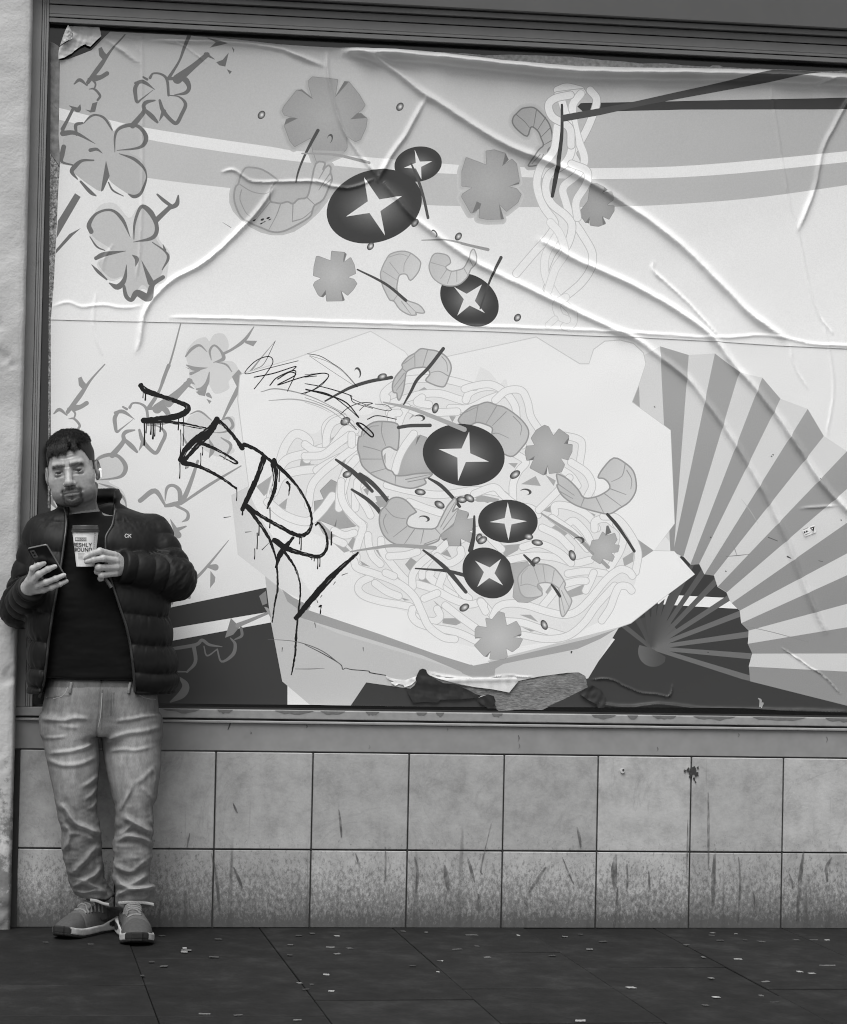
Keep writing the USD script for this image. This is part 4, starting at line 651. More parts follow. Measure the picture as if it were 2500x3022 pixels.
# blossom branches, repeated lower down
def _lo(g, kind): add('lower', 'printed_blossom_branch', affinity.translate(g, -60, 973).intersection(low_sheet).difference(Polygon([(0, 1780), (520, 1780), (800, 1700), (800, 2100), (0, 2100)])), {'ink': 146, 'fill': 204, 'halo': 214}[kind])
BR = LAYERS['lower']; _keep = len(BR)
blossoms(_lo)
def _lo2(g, kind): add('lower', 'printed_blossom', g, {'ink': 150, 'fill': 206, 'halo': 214}[kind])
lower_blossoms(_lo2)
add('lower', 'printed_blossom_branch', stroke('D', [(752, 98), (700, 290), (640, 450), (595, 525)], [7, 10, 12, 14]), 146)
# the branches lie under the box print
_moved = BR[_keep:]; del BR[_keep:]
_at = next(i for i, l in enumerate(BR) if l[0] == 'printed_food_box')
BR[_at:_at] = _moved
for P, W in (([(715, 1762), (830, 1742), (862, 1718), (900, 1742), (965, 1752)], [18, 18, 16, 14, 4]), ([(820, 1750), (828, 1830), (785, 1882)], [20, 18, 10]), ([(740, 1880), (785, 1880)], [8, 6]), ([(872, 1750), (888, 1798), (940, 1765)], [6, 8, 6]), ([(940, 1765), (962, 1828), (1020, 1792), (1032, 1740), (1008, 1708)], [8, 10, 18, 16, 6]), ([(1062, 1655), (1066, 1695), (1030, 1715)], [14, 14, 6]), ([(742, 1905), (778, 1950), (760, 1995), (700, 2035)], [6, 34, 40, 8])):
    add('lower', 'printed_blossom_branch', stroke('D', P, W), 108)
add('lower', 'printed_blossom_branch', poly('D', [(1010, 1605), (1055, 1650), (1022, 1690), (980, 1706)]), 128); add('lower', 'printed_blossom_branch', stroke('D', [(1045, 1642), (1120, 1612), (1197, 1580)], [24, 18, 14]), 140)
add('lower', 'printed_blossom_branch', poly('D', [(1155, 1492), (1190, 1465), (1196, 1530), (1172, 1540)]), 128); add('lower', 'printed_blossom_branch', stroke('D', [(1185, 1550), (1200, 1565), (1214, 1600)], [6, 16, 4]), 150)

# ---------- pen and paint graffiti on the lower sheet
def rag(g, amp, seed=0):
    """uneven edge of paint"""
    r = np.random.default_rng(seed); out = []
    for p in getattr(g, 'geoms', [g]):
        c = np.array(p.exterior.segmentize(3.0).coords)[:-1]
        e = np.convolve(np.r_[r.normal(0, 1, len(c) + 2)], [0.3, 0.4, 0.3], 'valid')[:len(c)]
        t = np.roll(c, -1, 0) - np.roll(c, 1, 0); t /= np.maximum(np.hypot(*t.T)[:, None], 1e-6)
        out.append(Polygon(c + np.c_[t[:, 1], -t[:, 0]] * (e * amp)[:, None]).buffer(0))
    return unary_union(out)
def ink(P, W, r='D', tone=17, name='graffiti_stroke', k=6):
    g = stroke(r, P, W, k)
    if name == 'graffiti_stroke': g = rag(g, 0.85, int(abs(P[0][0])))
    add('lower', name, g, tone, None)
    if name == 'graffiti_stroke' and np.max(W) > 13:                     # dry-brushed gaps inside a broad stroke
        q = np.random.default_rng(int(abs(P[0][1]))); C = S(r, catmull(P, k=12)); Wn = np.interp(np.linspace(0, 1, len(C)), np.linspace(0, 1, len(W)), W) / REG[r][2]
        for i in q.integers(3, max(4, len(C) - 5), max(1, len(C) // 15)):
            o = q.uniform(-0.30, 0.30); t = C[min(i + 3, len(C) - 1)] - C[i]; n_ = np.array([-t[1], t[0]]) / max(np.hypot(*t), 1e-6)
            if Wn[i] > 5: add('lower', 'graffiti_dry_brush', taper([C[i] + n_ * o * Wn[i], C[i] + t * 0.5 + n_ * (o + q.uniform(-.05, .05)) * Wn[i], C[i] + t + n_ * o * Wn[i]], [0.4, q.uniform(0.8, 1.5), 0.4], 2).intersection(g), 150)
def drip(x, y0, y1, w=6, r='D'):
    ink([(x, y0), (x + (y1 - y0) * 0.015, (y0 + y1) / 2), (x - 1, y1)], [w, w * 0.8, w * 1.15], r, 20, 'graffiti_drip', 3)
for P, tone in (([(1205, 490), (1350, 485), (1500, 530), (1650, 640)], 172), ([(1165, 445), (1250, 430), (1420, 470), (1600, 560)], 150)): ink(P, [4, 7, 5, 3], tone=tone, name='pen_scribble')
for P, W in (([(1130, 430), (1185, 360), (1225, 295), (1205, 264), (1140, 285), (1085, 340), (1100, 352), (1200, 325), (1355, 286)], 5), ([(1130, 370), (1230, 350), (1342, 315), (1312, 345)], 6), ([(1210, 412), (1250, 370), (1342, 338), (1300, 442)], 6), ([(1250, 380), (1310, 345), (1340, 360), (1250, 410), (1370, 372), (1480, 350), (1510, 368), (1440, 430), (1370, 456)], 6), ([(1395, 433), (1500, 460), (1600, 500), (1665, 575)], 8), ([(1238, 184), (1180, 300), (1130, 330)], 3), ([(1400, 405), (1480, 420), (1600, 455), (1625, 470), (1640, 500), (1737, 530)], 5)):
    ink(P, [W, W, W * 0.7], name='pen_scribble', tone=26)
for P, W in (([(22, 185), (130, 205), (240, 270), (330, 335), (450, 468)], 6), ([(40, 200), (200, 255), (330, 345), (445, 470)], 3), ([(40, 205), (240, 340), (440, 470)], 3), ([(0, 525), (120, 470), (200, 385), (170, 350), (0, 365)], 6), ([(0, 385), (100, 375)], 8), ([(10, 490), (200, 530), (340, 625), (460, 732)], 9), ([(0, 440), (200, 480), (390, 540), (395, 565), (480, 605), (600, 650), (710, 672), (738, 658), (690, 622), (600, 615)], 6), ([(305, 700), (380, 640), (480, 605), (578, 608), (510, 630), (465, 670)], 7), ([(535, 745), (620, 714), (783, 745)], 9), ([(448, 775), (500, 835), (570, 895), (580, 865), (500, 792), (450, 775), (445, 790), (500, 840)], 13)):
    ink(P, [W, W, W * 0.8], 'E', 24, 'pen_scribble')
ink([(0, 560), (160, 620), (300, 690), (440, 832)], [4, 6, 10], 'E', 120, 'pen_scribble'); ink([(0, 600), (120, 640), (220, 690)], [4, 5, 2], 'E', 175, 'pen_scribble')
GR = (([(548, 413), (575, 440), (650, 466), (720, 490), (778, 513), (790, 535), (755, 563), (690, 580), (620, 590), (562, 593)], [24, 28, 20, 20, 22, 26, 28, 30, 32, 26]),
      ([(655, 598), (760, 606), (880, 630)], [12, 10, 6]), ([(690, 604), (780, 620), (885, 640)], [3, 4, 3]),
      ([(940, 586), (905, 640), (830, 690), (775, 745), (752, 795)], [26, 36, 30, 26, 26]), ([(945, 590), (895, 660), (840, 720), (770, 800)], [16, 30, 22, 16]),
      ([(935, 585), (980, 622), (1030, 680), (1068, 732)], [20, 16, 16, 24]), ([(850, 705), (940, 742), (1035, 800), (1030, 812), (950, 770)], [22, 12, 10, 8, 3]),
      ([(765, 808), (850, 830), (950, 880), (1038, 940)], [26, 16, 14, 10]), ([(1078, 716), (1140, 742), (1200, 788), (1270, 842), (1350, 930), (1408, 1030), (1425, 1110), (1402, 1168), (1350, 1180), (1250, 1130), (1150, 1072), (1095, 1035)], [20, 16, 14, 18, 12, 12, 12, 18, 20, 18, 18, 26]),
      ([(1180, 782), (1150, 870), (1110, 960), (1070, 1045)], [26, 22, 24, 22]), ([(1232, 800), (1243, 870), (1230, 960), (1198, 1040)], [26, 16, 18, 10]), ([(1218, 815), (1228, 890), (1215, 960)], [10, 4, 2]),
      ([(1090, 1037), (1150, 1110), (1210, 1205), (1246, 1312)], [14, 16, 14, 8]), ([(1240, 1345), (1268, 1270), (1330, 1192)], [8, 26, 12]), ([(1246, 1330), (1250, 1450), (1235, 1530), (1222, 1625)], [10, 9, 7, 6]),
      ([(1235, 1207), (1300, 1250), (1380, 1275), (1460, 1290), (1500, 1250), (1500, 1180), (1462, 1118), (1446, 1128)], [26, 26, 18, 18, 14, 10, 8, 10]), ([(1285, 1265), (1340, 1350), (1366, 1450), (1355, 1592)], [16, 9, 8, 8]),
      ([(1345, 1605), (1440, 1490), (1540, 1380), (1662, 1270)], [22, 30, 26, 10]), ([(1352, 1600), (1345, 1700), (1338, 1800), (1320, 1895)], [8, 10, 9, 7]), ([(1475, 1542), (1462, 1548), (1472, 1540), (1468, 1582)], [4, 5, 5, 6]), ([(1526, 1165), (1525, 1230)], [7, 7]), ([(1300, 910), (1312, 930), (1306, 975)], [14, 8, 5]))
for P, W in GR: ink(P, np.asarray(W) * 1.12)
for x, a, b, w in ((566, 600, 718, 8), (576, 600, 655, 6), (600, 600, 662, 8), (611, 605, 685, 9), (620, 600, 672, 6), (648, 598, 648, 7), (658, 596, 640, 5), (572, 445, 487, 8), (560, 440, 475, 5), (741, 570, 640, 6), (766, 570, 720, 5), (752, 640, 760, 5), (748, 810, 888, 6), (780, 800, 838, 6), (790, 815, 835, 5), (865, 730, 770, 5), (855, 760, 825, 5), (1040, 945, 1002, 5), (1070, 1040, 1075, 8), (1154, 1110, 1180, 7), (1145, 1170, 1250, 6), (1132, 1250, 1302, 5), (1210, 1040, 1142, 6), (1370, 1190, 1255, 7), (1362, 1190, 1225, 5), (1455, 1295, 1352, 6), (1466, 1290, 1340, 6), (1438, 1292, 1312, 5), (1425, 1288, 1306, 4), (1258, 850, 905, 6)): drip(x, a, b, w)
for P in ([(1455, 1525), (1450, 1510)], [(1476, 1490), (1468, 1500)], [(1440, 1630), (1446, 1655)], [(1170, 1255), (1210, 1215)], [(1085, 1165), (1115, 1162)], [(1580, 1385), (1610, 1374)], [(1545, 1420), (1535, 1435)], [(1274, 1757), (1272, 1778)], [(1688, 1757), (1689, 1775)], [(975, 1090), (1010, 1085)]): ink(P, [5, 2], tone=70, name='graffiti_drip')
# dents, creases and scuffs drawn as toned strokes
def scuff(r, P, W, tone, sheet='lower', name='scuff_mark'): add(sheet, name, stroke(r, P, W, 4), tone)
scuff('F', [(0, 1455), (150, 1530), (300, 1620), (322, 1665), (350, 1655), (400, 1668), (540, 1680), (560, 1695), (690, 1717)], [5, 8, 8, 8, 6, 8, 8, 10, 8], 62)
scuff('D', [(1340, 1866), (1420, 1866), (1490, 1862)], [3, 5, 2], 120); scuff('D', [(1200, 1715), (1300, 1720), (1380, 1735), (1480, 1775), (1575, 1845)], [2, 3, 4, 5, 5], 95)
scuff('H', [(660, 1247), (720, 1242), (775, 1236)], [2, 4, 2], 110); scuff('H', [(692, 1185), (705, 1215), (714, 1245)], [2, 4, 2], 140); scuff('H', [(870, 1152), (915, 1170)], [5, 4], 90); scuff('H', [(965, 1248), (980, 1256)], [8, 4], 80)
scuff('H', [(735, 960), (780, 1020), (820, 1085)], [1, 3, 1], 175); scuff('H', [(755, 1592), (900, 1625), (1070, 1672)], [2, 3, 2], 130); scuff('H', [(1120, 1268), (1140, 1273)], [3, 3], 90)
for x, y in ((885, 750), (893, 742), (1123, 862), (1230, 1066), (658, 1320), (583, 1152), (570, 1722), (305, 505)): scuff('H', [(x, y), (x + 3, y + 2)], [6, 4], 70)
scuff('H', [(820, 1950), (832, 1962), (828, 1990), (842, 1975), (835, 1996)], [4, 12, 8, 10, 4], 150)
scuff('G', [(598, 1732), (604, 1728), (600, 1740)], [5, 8, 4], 50); scuff('A', [(1380, 1378), (1432, 1410)], [2, 4], 110, 'upper')

# ---------- lay it all out as one skin: every print keeps only what shows, all in the same wrinkled surface
RIDGES = [  # photo path, half width, height (photo pixels of the wall)
    ([(1020, 148), (1065, 156), (1130, 187), (1199, 238), (1254, 280), (1314, 316), (1404, 376), (1507, 435), (1632, 484), (1742, 539), (1825, 591), (1922, 656), (2025, 739), (2129, 843), (2212, 926), (2267, 967), (2322, 1000)], 12, 14),
    ([(1260, 285), (1251, 300), (1199, 395), (1160, 450), (1134, 496), (1110, 540)], 9, 9), ([(964, 148), (968, 220), (982, 293), (1010, 376), (1042, 432), (1097, 500), (1115, 525)], 6.5, 6),
    ([(653, 507), (692, 503), (738, 533), (807, 537), (922, 535), (991, 551), (1042, 553), (1106, 528)], 5.5, 6), ([(805, 545), (798, 570), (738, 648), (669, 717), (600, 777), (514, 824), (452, 881), (424, 933), (414, 1000), (402, 1040)], 8.5, 9),
    ([(1130, 535), (1176, 593), (1222, 643), (1282, 690), (1337, 731), (1400, 772), (1438, 794), (1611, 877), (1784, 960), (1866, 995), (1949, 1055), (2030, 1120), (2083, 1186), (2155, 1287), (2244, 1436), (2315, 1579), (2375, 1733), (2435, 1864)], 10.5, 10),
    ([(1590, 706), (1611, 718), (1714, 774), (1825, 822), (1956, 891), (2060, 960), (2107, 1001), (2167, 1079), (2256, 1180), (2345, 1305), (2423, 1424), (2500, 1507), (2620, 1620)], 11, 12),
    ([(1929, 770), (1929, 801), (1991, 857), (2060, 926), (2115, 988)], 6.5, 6), ([(2271, 235), (2295, 387), (2322, 553), (2357, 691), (2385, 829), (2419, 933), (2461, 988)], 4.5, 2.6), ([(2530, 270), (2500, 304), (2461, 373), (2426, 449), (2405, 553), (2380, 620), (2355, 682)], 8, 8),
    ([(419, 96), (420, 476), (414, 714), (402, 820)], 5, 3), ([(305, 110), (362, 152), (412, 188)], 9, 8), ([(440, 118), (600, 122), (700, 126), (816, 142), (860, 157), (957, 196)], 9, 10), ([(325, 104), (400, 106), (440, 118)], 5, 3),
    ([(1000, 152), (1130, 158), (1300, 172), (1480, 192), (1690, 212), (1900, 217), (2100, 219), (2310, 224), (2500, 236), (2660, 244)], 19, 36), ([(2395, 256), (2460, 235), (2490, 228)], 5, 5),
    ([(152, 905), (200, 893), (240, 905), (300, 900), (360, 908), (420, 903)], 6, 3), ([(500, 936), (700, 940), (1000, 950), (1250, 958), (1450, 964), (1800, 978), (2100, 996), (2267, 990), (2400, 1015), (2540, 1022)], 6, 3.2),
    ([(1256, 1984), (1314, 1998), (1418, 2006), (1500, 2008)], 5, 6), ([(1440, 2000), (1500, 1995), (1580, 2000)], 3.5, 3), ([(2307, 1912), (2393, 1971), (2429, 1995), (2482, 2049)], 3, 3.5), ([(2200, 1090), (2245, 1130)], 0, 0),
    ([(2330, 1010), (2345, 1080), (2385, 1150)], 5, 2.2), ([(2430, 940), (2450, 1050), (2460, 1150), (2440, 1290)], 5, 2.4), ([(2360, 1500), (2440, 1495), (2470, 1490)], 5, 3.5), ([(1810, 1590), (1815, 1592)], 0, 0),
    ([(float(900 + x / 1.4475), float(1900 + y / 1.4475)) for x, y in [(1225, 152), (1300, 152), (1360, 178), (1440, 210), (1500, 216), (1550, 224), (1566, 205), (1572, 175)]], 3.4, 4.5),
    ([(float(900 + x / 1.4475), float(1900 + y / 1.4475)) for x, y in [(1200, 228), (1250, 250), (1282, 262), (1400, 269), (1520, 258), (1650, 274), (1737, 280), (1900, 283)]] + [(2350, 2097), (2500, 2101)], 6, 9),
    ([(362, 112), (395, 120)], 3.5, 2.5), ([(400, 130), (412, 160)], 3.5, 2.5), ([(480, 118), (540, 135), (610, 185)], 4, 2.5), ([(300, 800), (310, 760), (335, 720)], 6, 2.5), ([(285, 860), (275, 950), (300, 1050)], 6, 2)]
_RT = []
for P, w, h in RIDGES:
    if w <= 0: continue
    Q = catmull(P, k=10); d = np.r_[0, np.cumsum(np.hypot(*np.diff(Q, axis=0).T))]
    s_ = np.arange(0, d[-1], 2.0); q = np.c_[np.interp(s_, d, Q[:, 0]), np.interp(s_, d, Q[:, 1])]
    e_ = np.minimum(1, np.minimum(s_, d[-1] - s_) / (7 * w) + 0.02) ** 0.6
    wob = 0.85 + 0.3 * meshkit.noise(np.c_[q / 55.0, np.zeros(len(q))], 5)
    w = w * 0.80; h = h * 1.15; q = q + 0.5 * np.c_[np.sin(s_ / 23.0 + len(_RT)) + 0.6 * np.sin(s_ / 9.0), np.cos(s_ / 19.0) + 0.6 * np.sin(s_ / 7.5 + 1)]
    _RT.append((cKDTree(q), w, h * e_ * wob))
_sr = np.random.default_rng(21)
_SW = [(math.cos(a) * 6.283 / L, math.sin(a) * 6.283 / L, p_, 0.00036 * L) for a, L, p_ in zip(_sr.uniform(0, 6.28, 22), _sr.uniform(90, 520, 22), _sr.uniform(0, 6.28, 22))]
def relief(q):
    """height of the film's wrinkles (photo pixels) at photo positions q"""
    q = np.asarray(q, float)
    H = np.zeros(len(q))
    for kx, ky, ph, am in _SW: H += am * np.sin(q[:, 0] * kx + q[:, 1] * ky + ph)
    for T, w, h in _RT:
        d, i = T.query(q, distance_upper_bound=w * 3.4)
        ok = np.isfinite(d)
        H[ok] += h[i[ok]] * np.exp(-((d[ok] ** 2 + 0.10 * w * w) ** 0.5 / w) ** 1.7)
    return H
PXM = 0.00119
def relief_n(q):
    e = 0.8
    gx = (relief(q + [e, 0]) - relief(q - [e, 0])) / (2 * e); gy = (relief(q + [0, e]) - relief(q - [0, e])) / (2 * e)
    n = np.c_[-gx, -np.ones(len(q)), gy]
    return n / np.linalg.norm(n, axis=1, keepdims=True)
_near = cKDTree(np.vstack([T.data for T, _, _ in _RT]))
def split_edges(V, F, limit):
    """halve every edge longer than limit(midpoint) until none is left, neighbours alike"""
    for _ in range(7):
        E = np.sort(np.vstack([F[:, [0, 1]], F[:, [1, 2]], F[:, [2, 0]]]), 1)
        U, inv = np.unique(E, axis=0, return_inverse=True); inv = inv.ravel()
        L = np.hypot(*(V[U[:, 0]] - V[U[:, 1]]).T); mid = (V[U[:, 0]] + V[U[:, 1]]) / 2
        cut = L > limit(mid)
        if not cut.any(): break
        new = np.full(len(U), -1); new[cut] = len(V) + np.arange(cut.sum()); V = np.vstack([V, mid[cut]])
        n = len(F); m = np.stack([new[inv[:n]], new[inv[n:2 * n]], new[inv[2 * n:]]], 1)
        out = [F[(m < 0).all(1)]]
        for k in range(3):
            a, b, c = F[:, k], F[:, (k + 1) % 3], F[:, (k + 2) % 3]; x, y, z = m[:, k], m[:, (k + 1) % 3], m[:, (k + 2) % 3]
            o = (x >= 0) & (y < 0) & (z < 0); out += [np.c_[a[o], x[o], c[o]], np.c_[x[o], b[o], c[o]]]
            o = (x >= 0) & (y >= 0) & (z < 0); out += [np.c_[a[o], x[o], c[o]], np.c_[x[o], b[o], y[o]], np.c_[x[o], y[o], c[o]]]
        o = (m >= 0).all(1); a, b, c = F[o].T; x, y, z = m[o].T
        out += [np.c_[a, x, z], np.c_[x, b, y], np.c_[z, y, c], np.c_[x, y, z]]
        F = np.vstack(out)
    return V, F
def film_limit(m):
    d, _ = _near.query(m, distance_upper_bound=34); return np.where(np.isfinite(d), 6.5, 24.0)
CELL = 40
def tessellate(g):
    x0, y0, x1, y1 = g.bounds
    xs = np.arange(math.floor(x0 / CELL), math.ceil(x1 / CELL)) * CELL; ys = np.arange(math.floor(y0 / CELL), math.ceil(y1 / CELL)) * CELL
    A, B = np.meshgrid(xs, ys); cells = shapely.box(A.ravel(), B.ravel(), A.ravel() + CELL, B.ravel() + CELL)
    shapely.prepare(g); cells = cells[shapely.intersects(cells, g)]
    tri = []
    for p in shapely.intersection(cells, g):
        for q in getattr(p, 'geoms', [p]):
            if q.geom_type == 'Polygon' and q.area > 0.02:
                if len(q.exterior.coords) == 5 and not q.interiors and abs(q.area - CELL * CELL) < 1e-6:
                    c = np.array(q.exterior.coords)[:4]; tri += [c[[0, 1, 2]], c[[0, 2, 3]]]
                else:
                    tri += [np.array(t.exterior.coords)[:3] for t in shapely.constrained_delaunay_triangles(q).geoms]
    if not tri: return None
    P = np.array(tri).reshape(-1, 2)
    U, inv = np.unique(np.round(P, 3), axis=0, return_inverse=True); F = inv.reshape(-1, 3)
    F = F[(F[:, 0] != F[:, 1]) & (F[:, 1] != F[:, 2]) & (F[:, 0] != F[:, 2])]
    a = np.cross(U[F[:, 1]] - U[F[:, 0]], U[F[:, 2]] - U[F[:, 0]]); F[a > 0] = F[a > 0][:, ::-1]
    return U, F
M_FILM = mat('printed_film', {
    'a': ('attribute', {'attribute': 'tone'}), 'g': ('geometry', {}), 'p': ('principled_bsdf', {'roughness': 0.48, 'specular_ior_level': 0.28}),
    'n': ('noise_texture', {'scale': 260.0, 'detail': 2.0}), 'r': ('rgb_ramp', {'ramp': [(0.25, g3(0.93)), (0.75, g3(1.05))]}),
    'n2': ('noise_texture', {'scale': 2.5, 'detail': 2.0}), 'r2': ('rgb_ramp', {'ramp': [(0.1, g3(0.97)), (0.9, g3(1.01))]}),
    'm': ('vector_math', {'math_type': 'multiply'}), 'm2': ('vector_math', {'math_type': 'multiply'}),
    'bn': ('noise_texture', {'scale': 45.0, 'detail': 3.0}), 'b': ('bump', {'strength': 0.10, 'distance': 0.002})},
    [('g.position', 'n.vector'), ('n.fac', 'r.fac'), ('g.position', 'n2.vector'), ('n2.fac', 'r2.fac'), ('a.color', 'm.vector1'), ('r.color', 'm.vector2'),
     ('m.vector', 'm2.vector1'), ('r2.color', 'm2.vector2'), ('m2.vector', 'p.base_color'), ('g.position', 'bn.vector'), ('bn.fac', 'b.height'), ('b.normal', 'p.normal')])
def lay_sheet(sheet, th, outline, Y):
    stack = LAYERS[sheet]; n = len(stack)
    geo = [shapely.set_precision(l[1].intersection(outline), 0.05) for l in stack]
    tree = shapely.STRtree(geo); groups = {}
    for i in range(n):
        g = geo[i]
        if g.is_empty: continue
        j = tree.query(g, predicate='intersects'); j = j[j > i]
        vis = g.difference(unary_union([geo[k] for k in j])) if len(j) else g
        vis = shapely.set_precision(vis, 0.02)
        if vis.is_empty or vis.area < 0.4: continue
        name = stack[i][0]
        comps = [vis] if name not in ('printed_grey_band', 'printed_white_stripe', 'printed_table', 'printed_fan_leaf') else [c for c in getattr(vis, 'geoms', [vis]) if c.area > 2]
        for ci, c in enumerate(comps):
            t = tessellate(c)
            if t is None: continue
            V, F = split_edges(*t, film_limit)
            tn = stack[i][2]; tone = lin(tn(V) if callable(tn) else np.full(len(V), float(tn)))
            groups.setdefault((name, MOTIF[sheet][i], ci), []).append((V, F, tone))
    total = 0
    for key, items in groups.items():
        o = 0; VV, FF, TT = [], [], []
        for V, F, t in items: VV.append(V); FF.append(F + o); TT.append(t); o += len(V)
        V, F, T = np.vstack(VV), np.vstack(FF), np.concatenate(TT); total += len(F)
        P = at(V[:, 0], V[:, 1], Y); P[:, 1] -= relief(V) * PXM
        put(th, key[0], P, F, M_FILM, n=relief_n(V), tone=T)
    return total
# which drawn pieces belong to one motif: pieces of a kind that touch one another
MOTIF = {}
SINGLE = {'printed_noodle', 'printed_fan_fold', 'printed_vegetable_strip'}
for sh, st in LAYERS.items():
    ids = [0] * len(st); cur = 0
    by = {}
    for i, l in enumerate(st):
        if not l[1].is_empty: by.setdefault(l[0], []).append(i)
    for name, idx in by.items():
        if name == 'printed_noodle':
            for a_, i in enumerate(idx): ids[i] = cur + (a_ + 1) // 2
            cur += len(idx) + 1; continue
        if name == 'printed_vegetable_strip' or name == 'printed_sesame_seed' or name == 'printed_prawn':
            grp, last = cur, None
            for i in idx:
                if last is not None and (i != last + 1 or name == 'printed_vegetable_strip' or not box_.buffer(0.5).intersects(st[i][1])): grp += 1; box_ = st[i][1]
                elif last is None: box_ = st[i][1]
                else: box_ = box_.union(st[i][1])
                ids[i] = grp; last = i
            cur = grp + 1; continue
        u = unary_union([st[i][1].buffer(1.2) for i in idx]); comps = list(getattr(u, 'geoms', [u]))
        for i in idx:
            p_ = st[i][1].representative_point()
            ids[i] = cur + next((k for k, c in enumerate(comps) if c.contains(p_)), 0)
        cur += len(comps)
    MOTIF[sh] = ids
YU, YL = 0.040, 0.0422
film_u = thing('window_film', 'wrinkled upper sheet of window film printed with chopsticks lifting noodles', 'window film')
nU = lay_sheet('upper', film_u, up_sheet, YU)
film_l = thing('window_film', 'lower sheet of window film printed with noodle box and fan, black graffiti on it', 'window film')
torn = unary_union([poly('Q', [(262, 164), (300, 166), (383, 180), (400, 195), (425, 187), (470, 176), (480, 140), (500, 106), (530, 125), (600, 165), (640, 170), (720, 186), (800, 195), (870, 206), (905, 160), (1000, 140), (1120, 124), (1170, 122), (1198, 138), (1214, 148), (1225, 172), (1300, 215), (1280, 250), (1260, 272), (1240, 255), (1180, 232), (1100, 250), (1015, 282), (830, 286), (760, 282), (200, 275)])])
nL = lay_sheet('lower', film_l, low_sheet.difference(poly('Q', [(640, 172), (720, 186), (800, 195), (870, 206), (905, 160), (1000, 140), (1120, 124), (1170, 122), (1198, 138), (1210, 185), (1110, 235), (1010, 280), (830, 284), (812, 262), (808, 235), (780, 218), (740, 225), (690, 195)])), YL)
print('film triangles', nU, nL)
# ------------------------------------------------------------------ torn leftovers of film, backing paper and a sticker
def sheet_patch(parent, name, poly_, Y, lift, m, tone=None, limit=7.0, **k):
    """thin patch with relief: lift(q) = metres towards the street at photo positions q; a turned-back rim gives it thickness"""
    V, F = split_edges(*tessellate(poly_), lambda c: np.full(len(c), limit))
    h = lift(V); e = 0.7
    P = at(V[:, 0], V[:, 1], Y); P[:, 1] -= h
    gx = (lift(V + [e, 0]) - lift(V - [e, 0])) / (2 * e * PXM); gy = (lift(V + [0, e]) - lift(V - [0, e])) / (2 * e * PXM)
    n = np.c_[-gx, -np.ones(len(V)), gy]; n /= np.linalg.norm(n, axis=1, keepdims=True)
    E = np.sort(np.vstack([F[:, [0, 1]], F[:, [1, 2]], F[:, [2, 0]]]), 1); O = np.vstack([F[:, [0, 1]], F[:, [1, 2]], F[:, [2, 0]]])
    U, first, cnt = np.unique(E, axis=0, return_index=True, return_counts=True); B = O[first[cnt == 1]]
    o = len(P); a, b = P[B[:, 0]], P[B[:, 1]]
    P2 = np.vstack([P, a, b, a + [0, 0.0012, 0], b + [0, 0.0012, 0]]); q = len(B); r = np.arange(q)
    F2 = np.vstack([F, np.c_[o + r, o + 2 * q + r, o + q + r], np.c_[o + q + r, o + 2 * q + r, o + 3 * q + r]])
    en = np.cross(b - a, [0, 1.0, 0]); en /= np.maximum(np.linalg.norm(en, axis=1, keepdims=True), 1e-9)
    N = np.vstack([n, en, en, en, en])
    T = None if tone is None else lin(np.full(len(P2), float(tone)))
    return put(parent, name, P2, F2, m, n=N, tone=T, **k)
def fld(seed, L, amp, aniso=1.0, ang=0.0):
    r = np.random.default_rng(seed); W = [(a, l, p) for a, l, p in zip(r.normal(ang, 3.0 if aniso == 1 else 0.35, 14), r.uniform(0.5, 1.6, 14) * L, r.uniform(0, 6.28, 14))]
    return lambda q: amp / 5 * sum(np.sin((q[:, 0] * math.cos(a) + q[:, 1] * math.sin(a)) * 6.283 / l + p) for a, l, p in W)
M_BACK = mat('fibrous_backing', {
    'g': ('geometry', {}), 'p': ('principled_bsdf', {'roughness': 0.9, 'specular_ior_level': 0.1}), 'mp': ('mapping', {'scale': (30.0, 30.0, 150.0), 'rotation': (0, 0.35, 0)}),
    'n': ('noise_texture', {'scale': 1.6, 'detail': 7.0, 'roughness': 0.7, 'distortion': 0.6}), 'r': ('rgb_ramp', {'ramp': [(0.3, g3(0.07)), (0.5, g3(0.17)), (0.7, g3(0.30))]}), 'b': ('bump', {'strength': 0.5, 'distance': 0.003})},
    [('g.position', 'mp.vector'), ('mp.vector', 'n.vector'), ('n.fac', 'r.fac'), ('r.color', 'p.base_color'), ('n.fac', 'b.height'), ('b.normal', 'p.normal')])
M_RESIDUE = mat('glue_residue', {
    'g': ('geometry', {}), 'p': ('principled_bsdf', {'roughness': 0.85, 'specular_ior_level': 0.15}), 'n': ('noise_texture', {'scale': 140.0, 'detail': 6.0, 'roughness': 0.75}),
    'r': ('rgb_ramp', {'ramp': [(0.36, g3(0.05)), (0.5, g3(0.24)), (0.66, g3(0.60))]}), 'b': ('bump', {'strength': 0.5, 'distance': 0.002})},
    [('g.position', 'n.vector'), ('n.fac', 'r.fac'), ('r.color', 'p.base_color'), ('n.fac', 'b.height'), ('b.normal', 'p.normal')])
M_BARE = plain('bare_backing', 0.20, 0.8, noise=0.35, scale=40, bump=0.2, bscale=90)
M_LEFT = plain('bare_backing_pale', 0.46, 0.8, noise=0.35, scale=70, bump=0.2, bscale=150)
bk = thing('backing_strip', 'strip of glue residue and bare backing along the window\'s left edge', 'backing strip')
sheet_patch(bk, 'bare_strip', poly('N', [(149, 122), (160, 127), (174, 137), (172, 168), (177, 180), (176, 300), (176, 330), (149, 300)]), 0.046, lambda q: 0.0 * q[:, 0], M_BARE, limit=30)
sheet_patch(bk, 'residue_patch', poly('N', [(149, 300.5), (176, 330), (181, 400), (182, 470), (182, 500), (148, 450)]), 0.046, fld(3, 30, 0.001), M_BARE, limit=10)
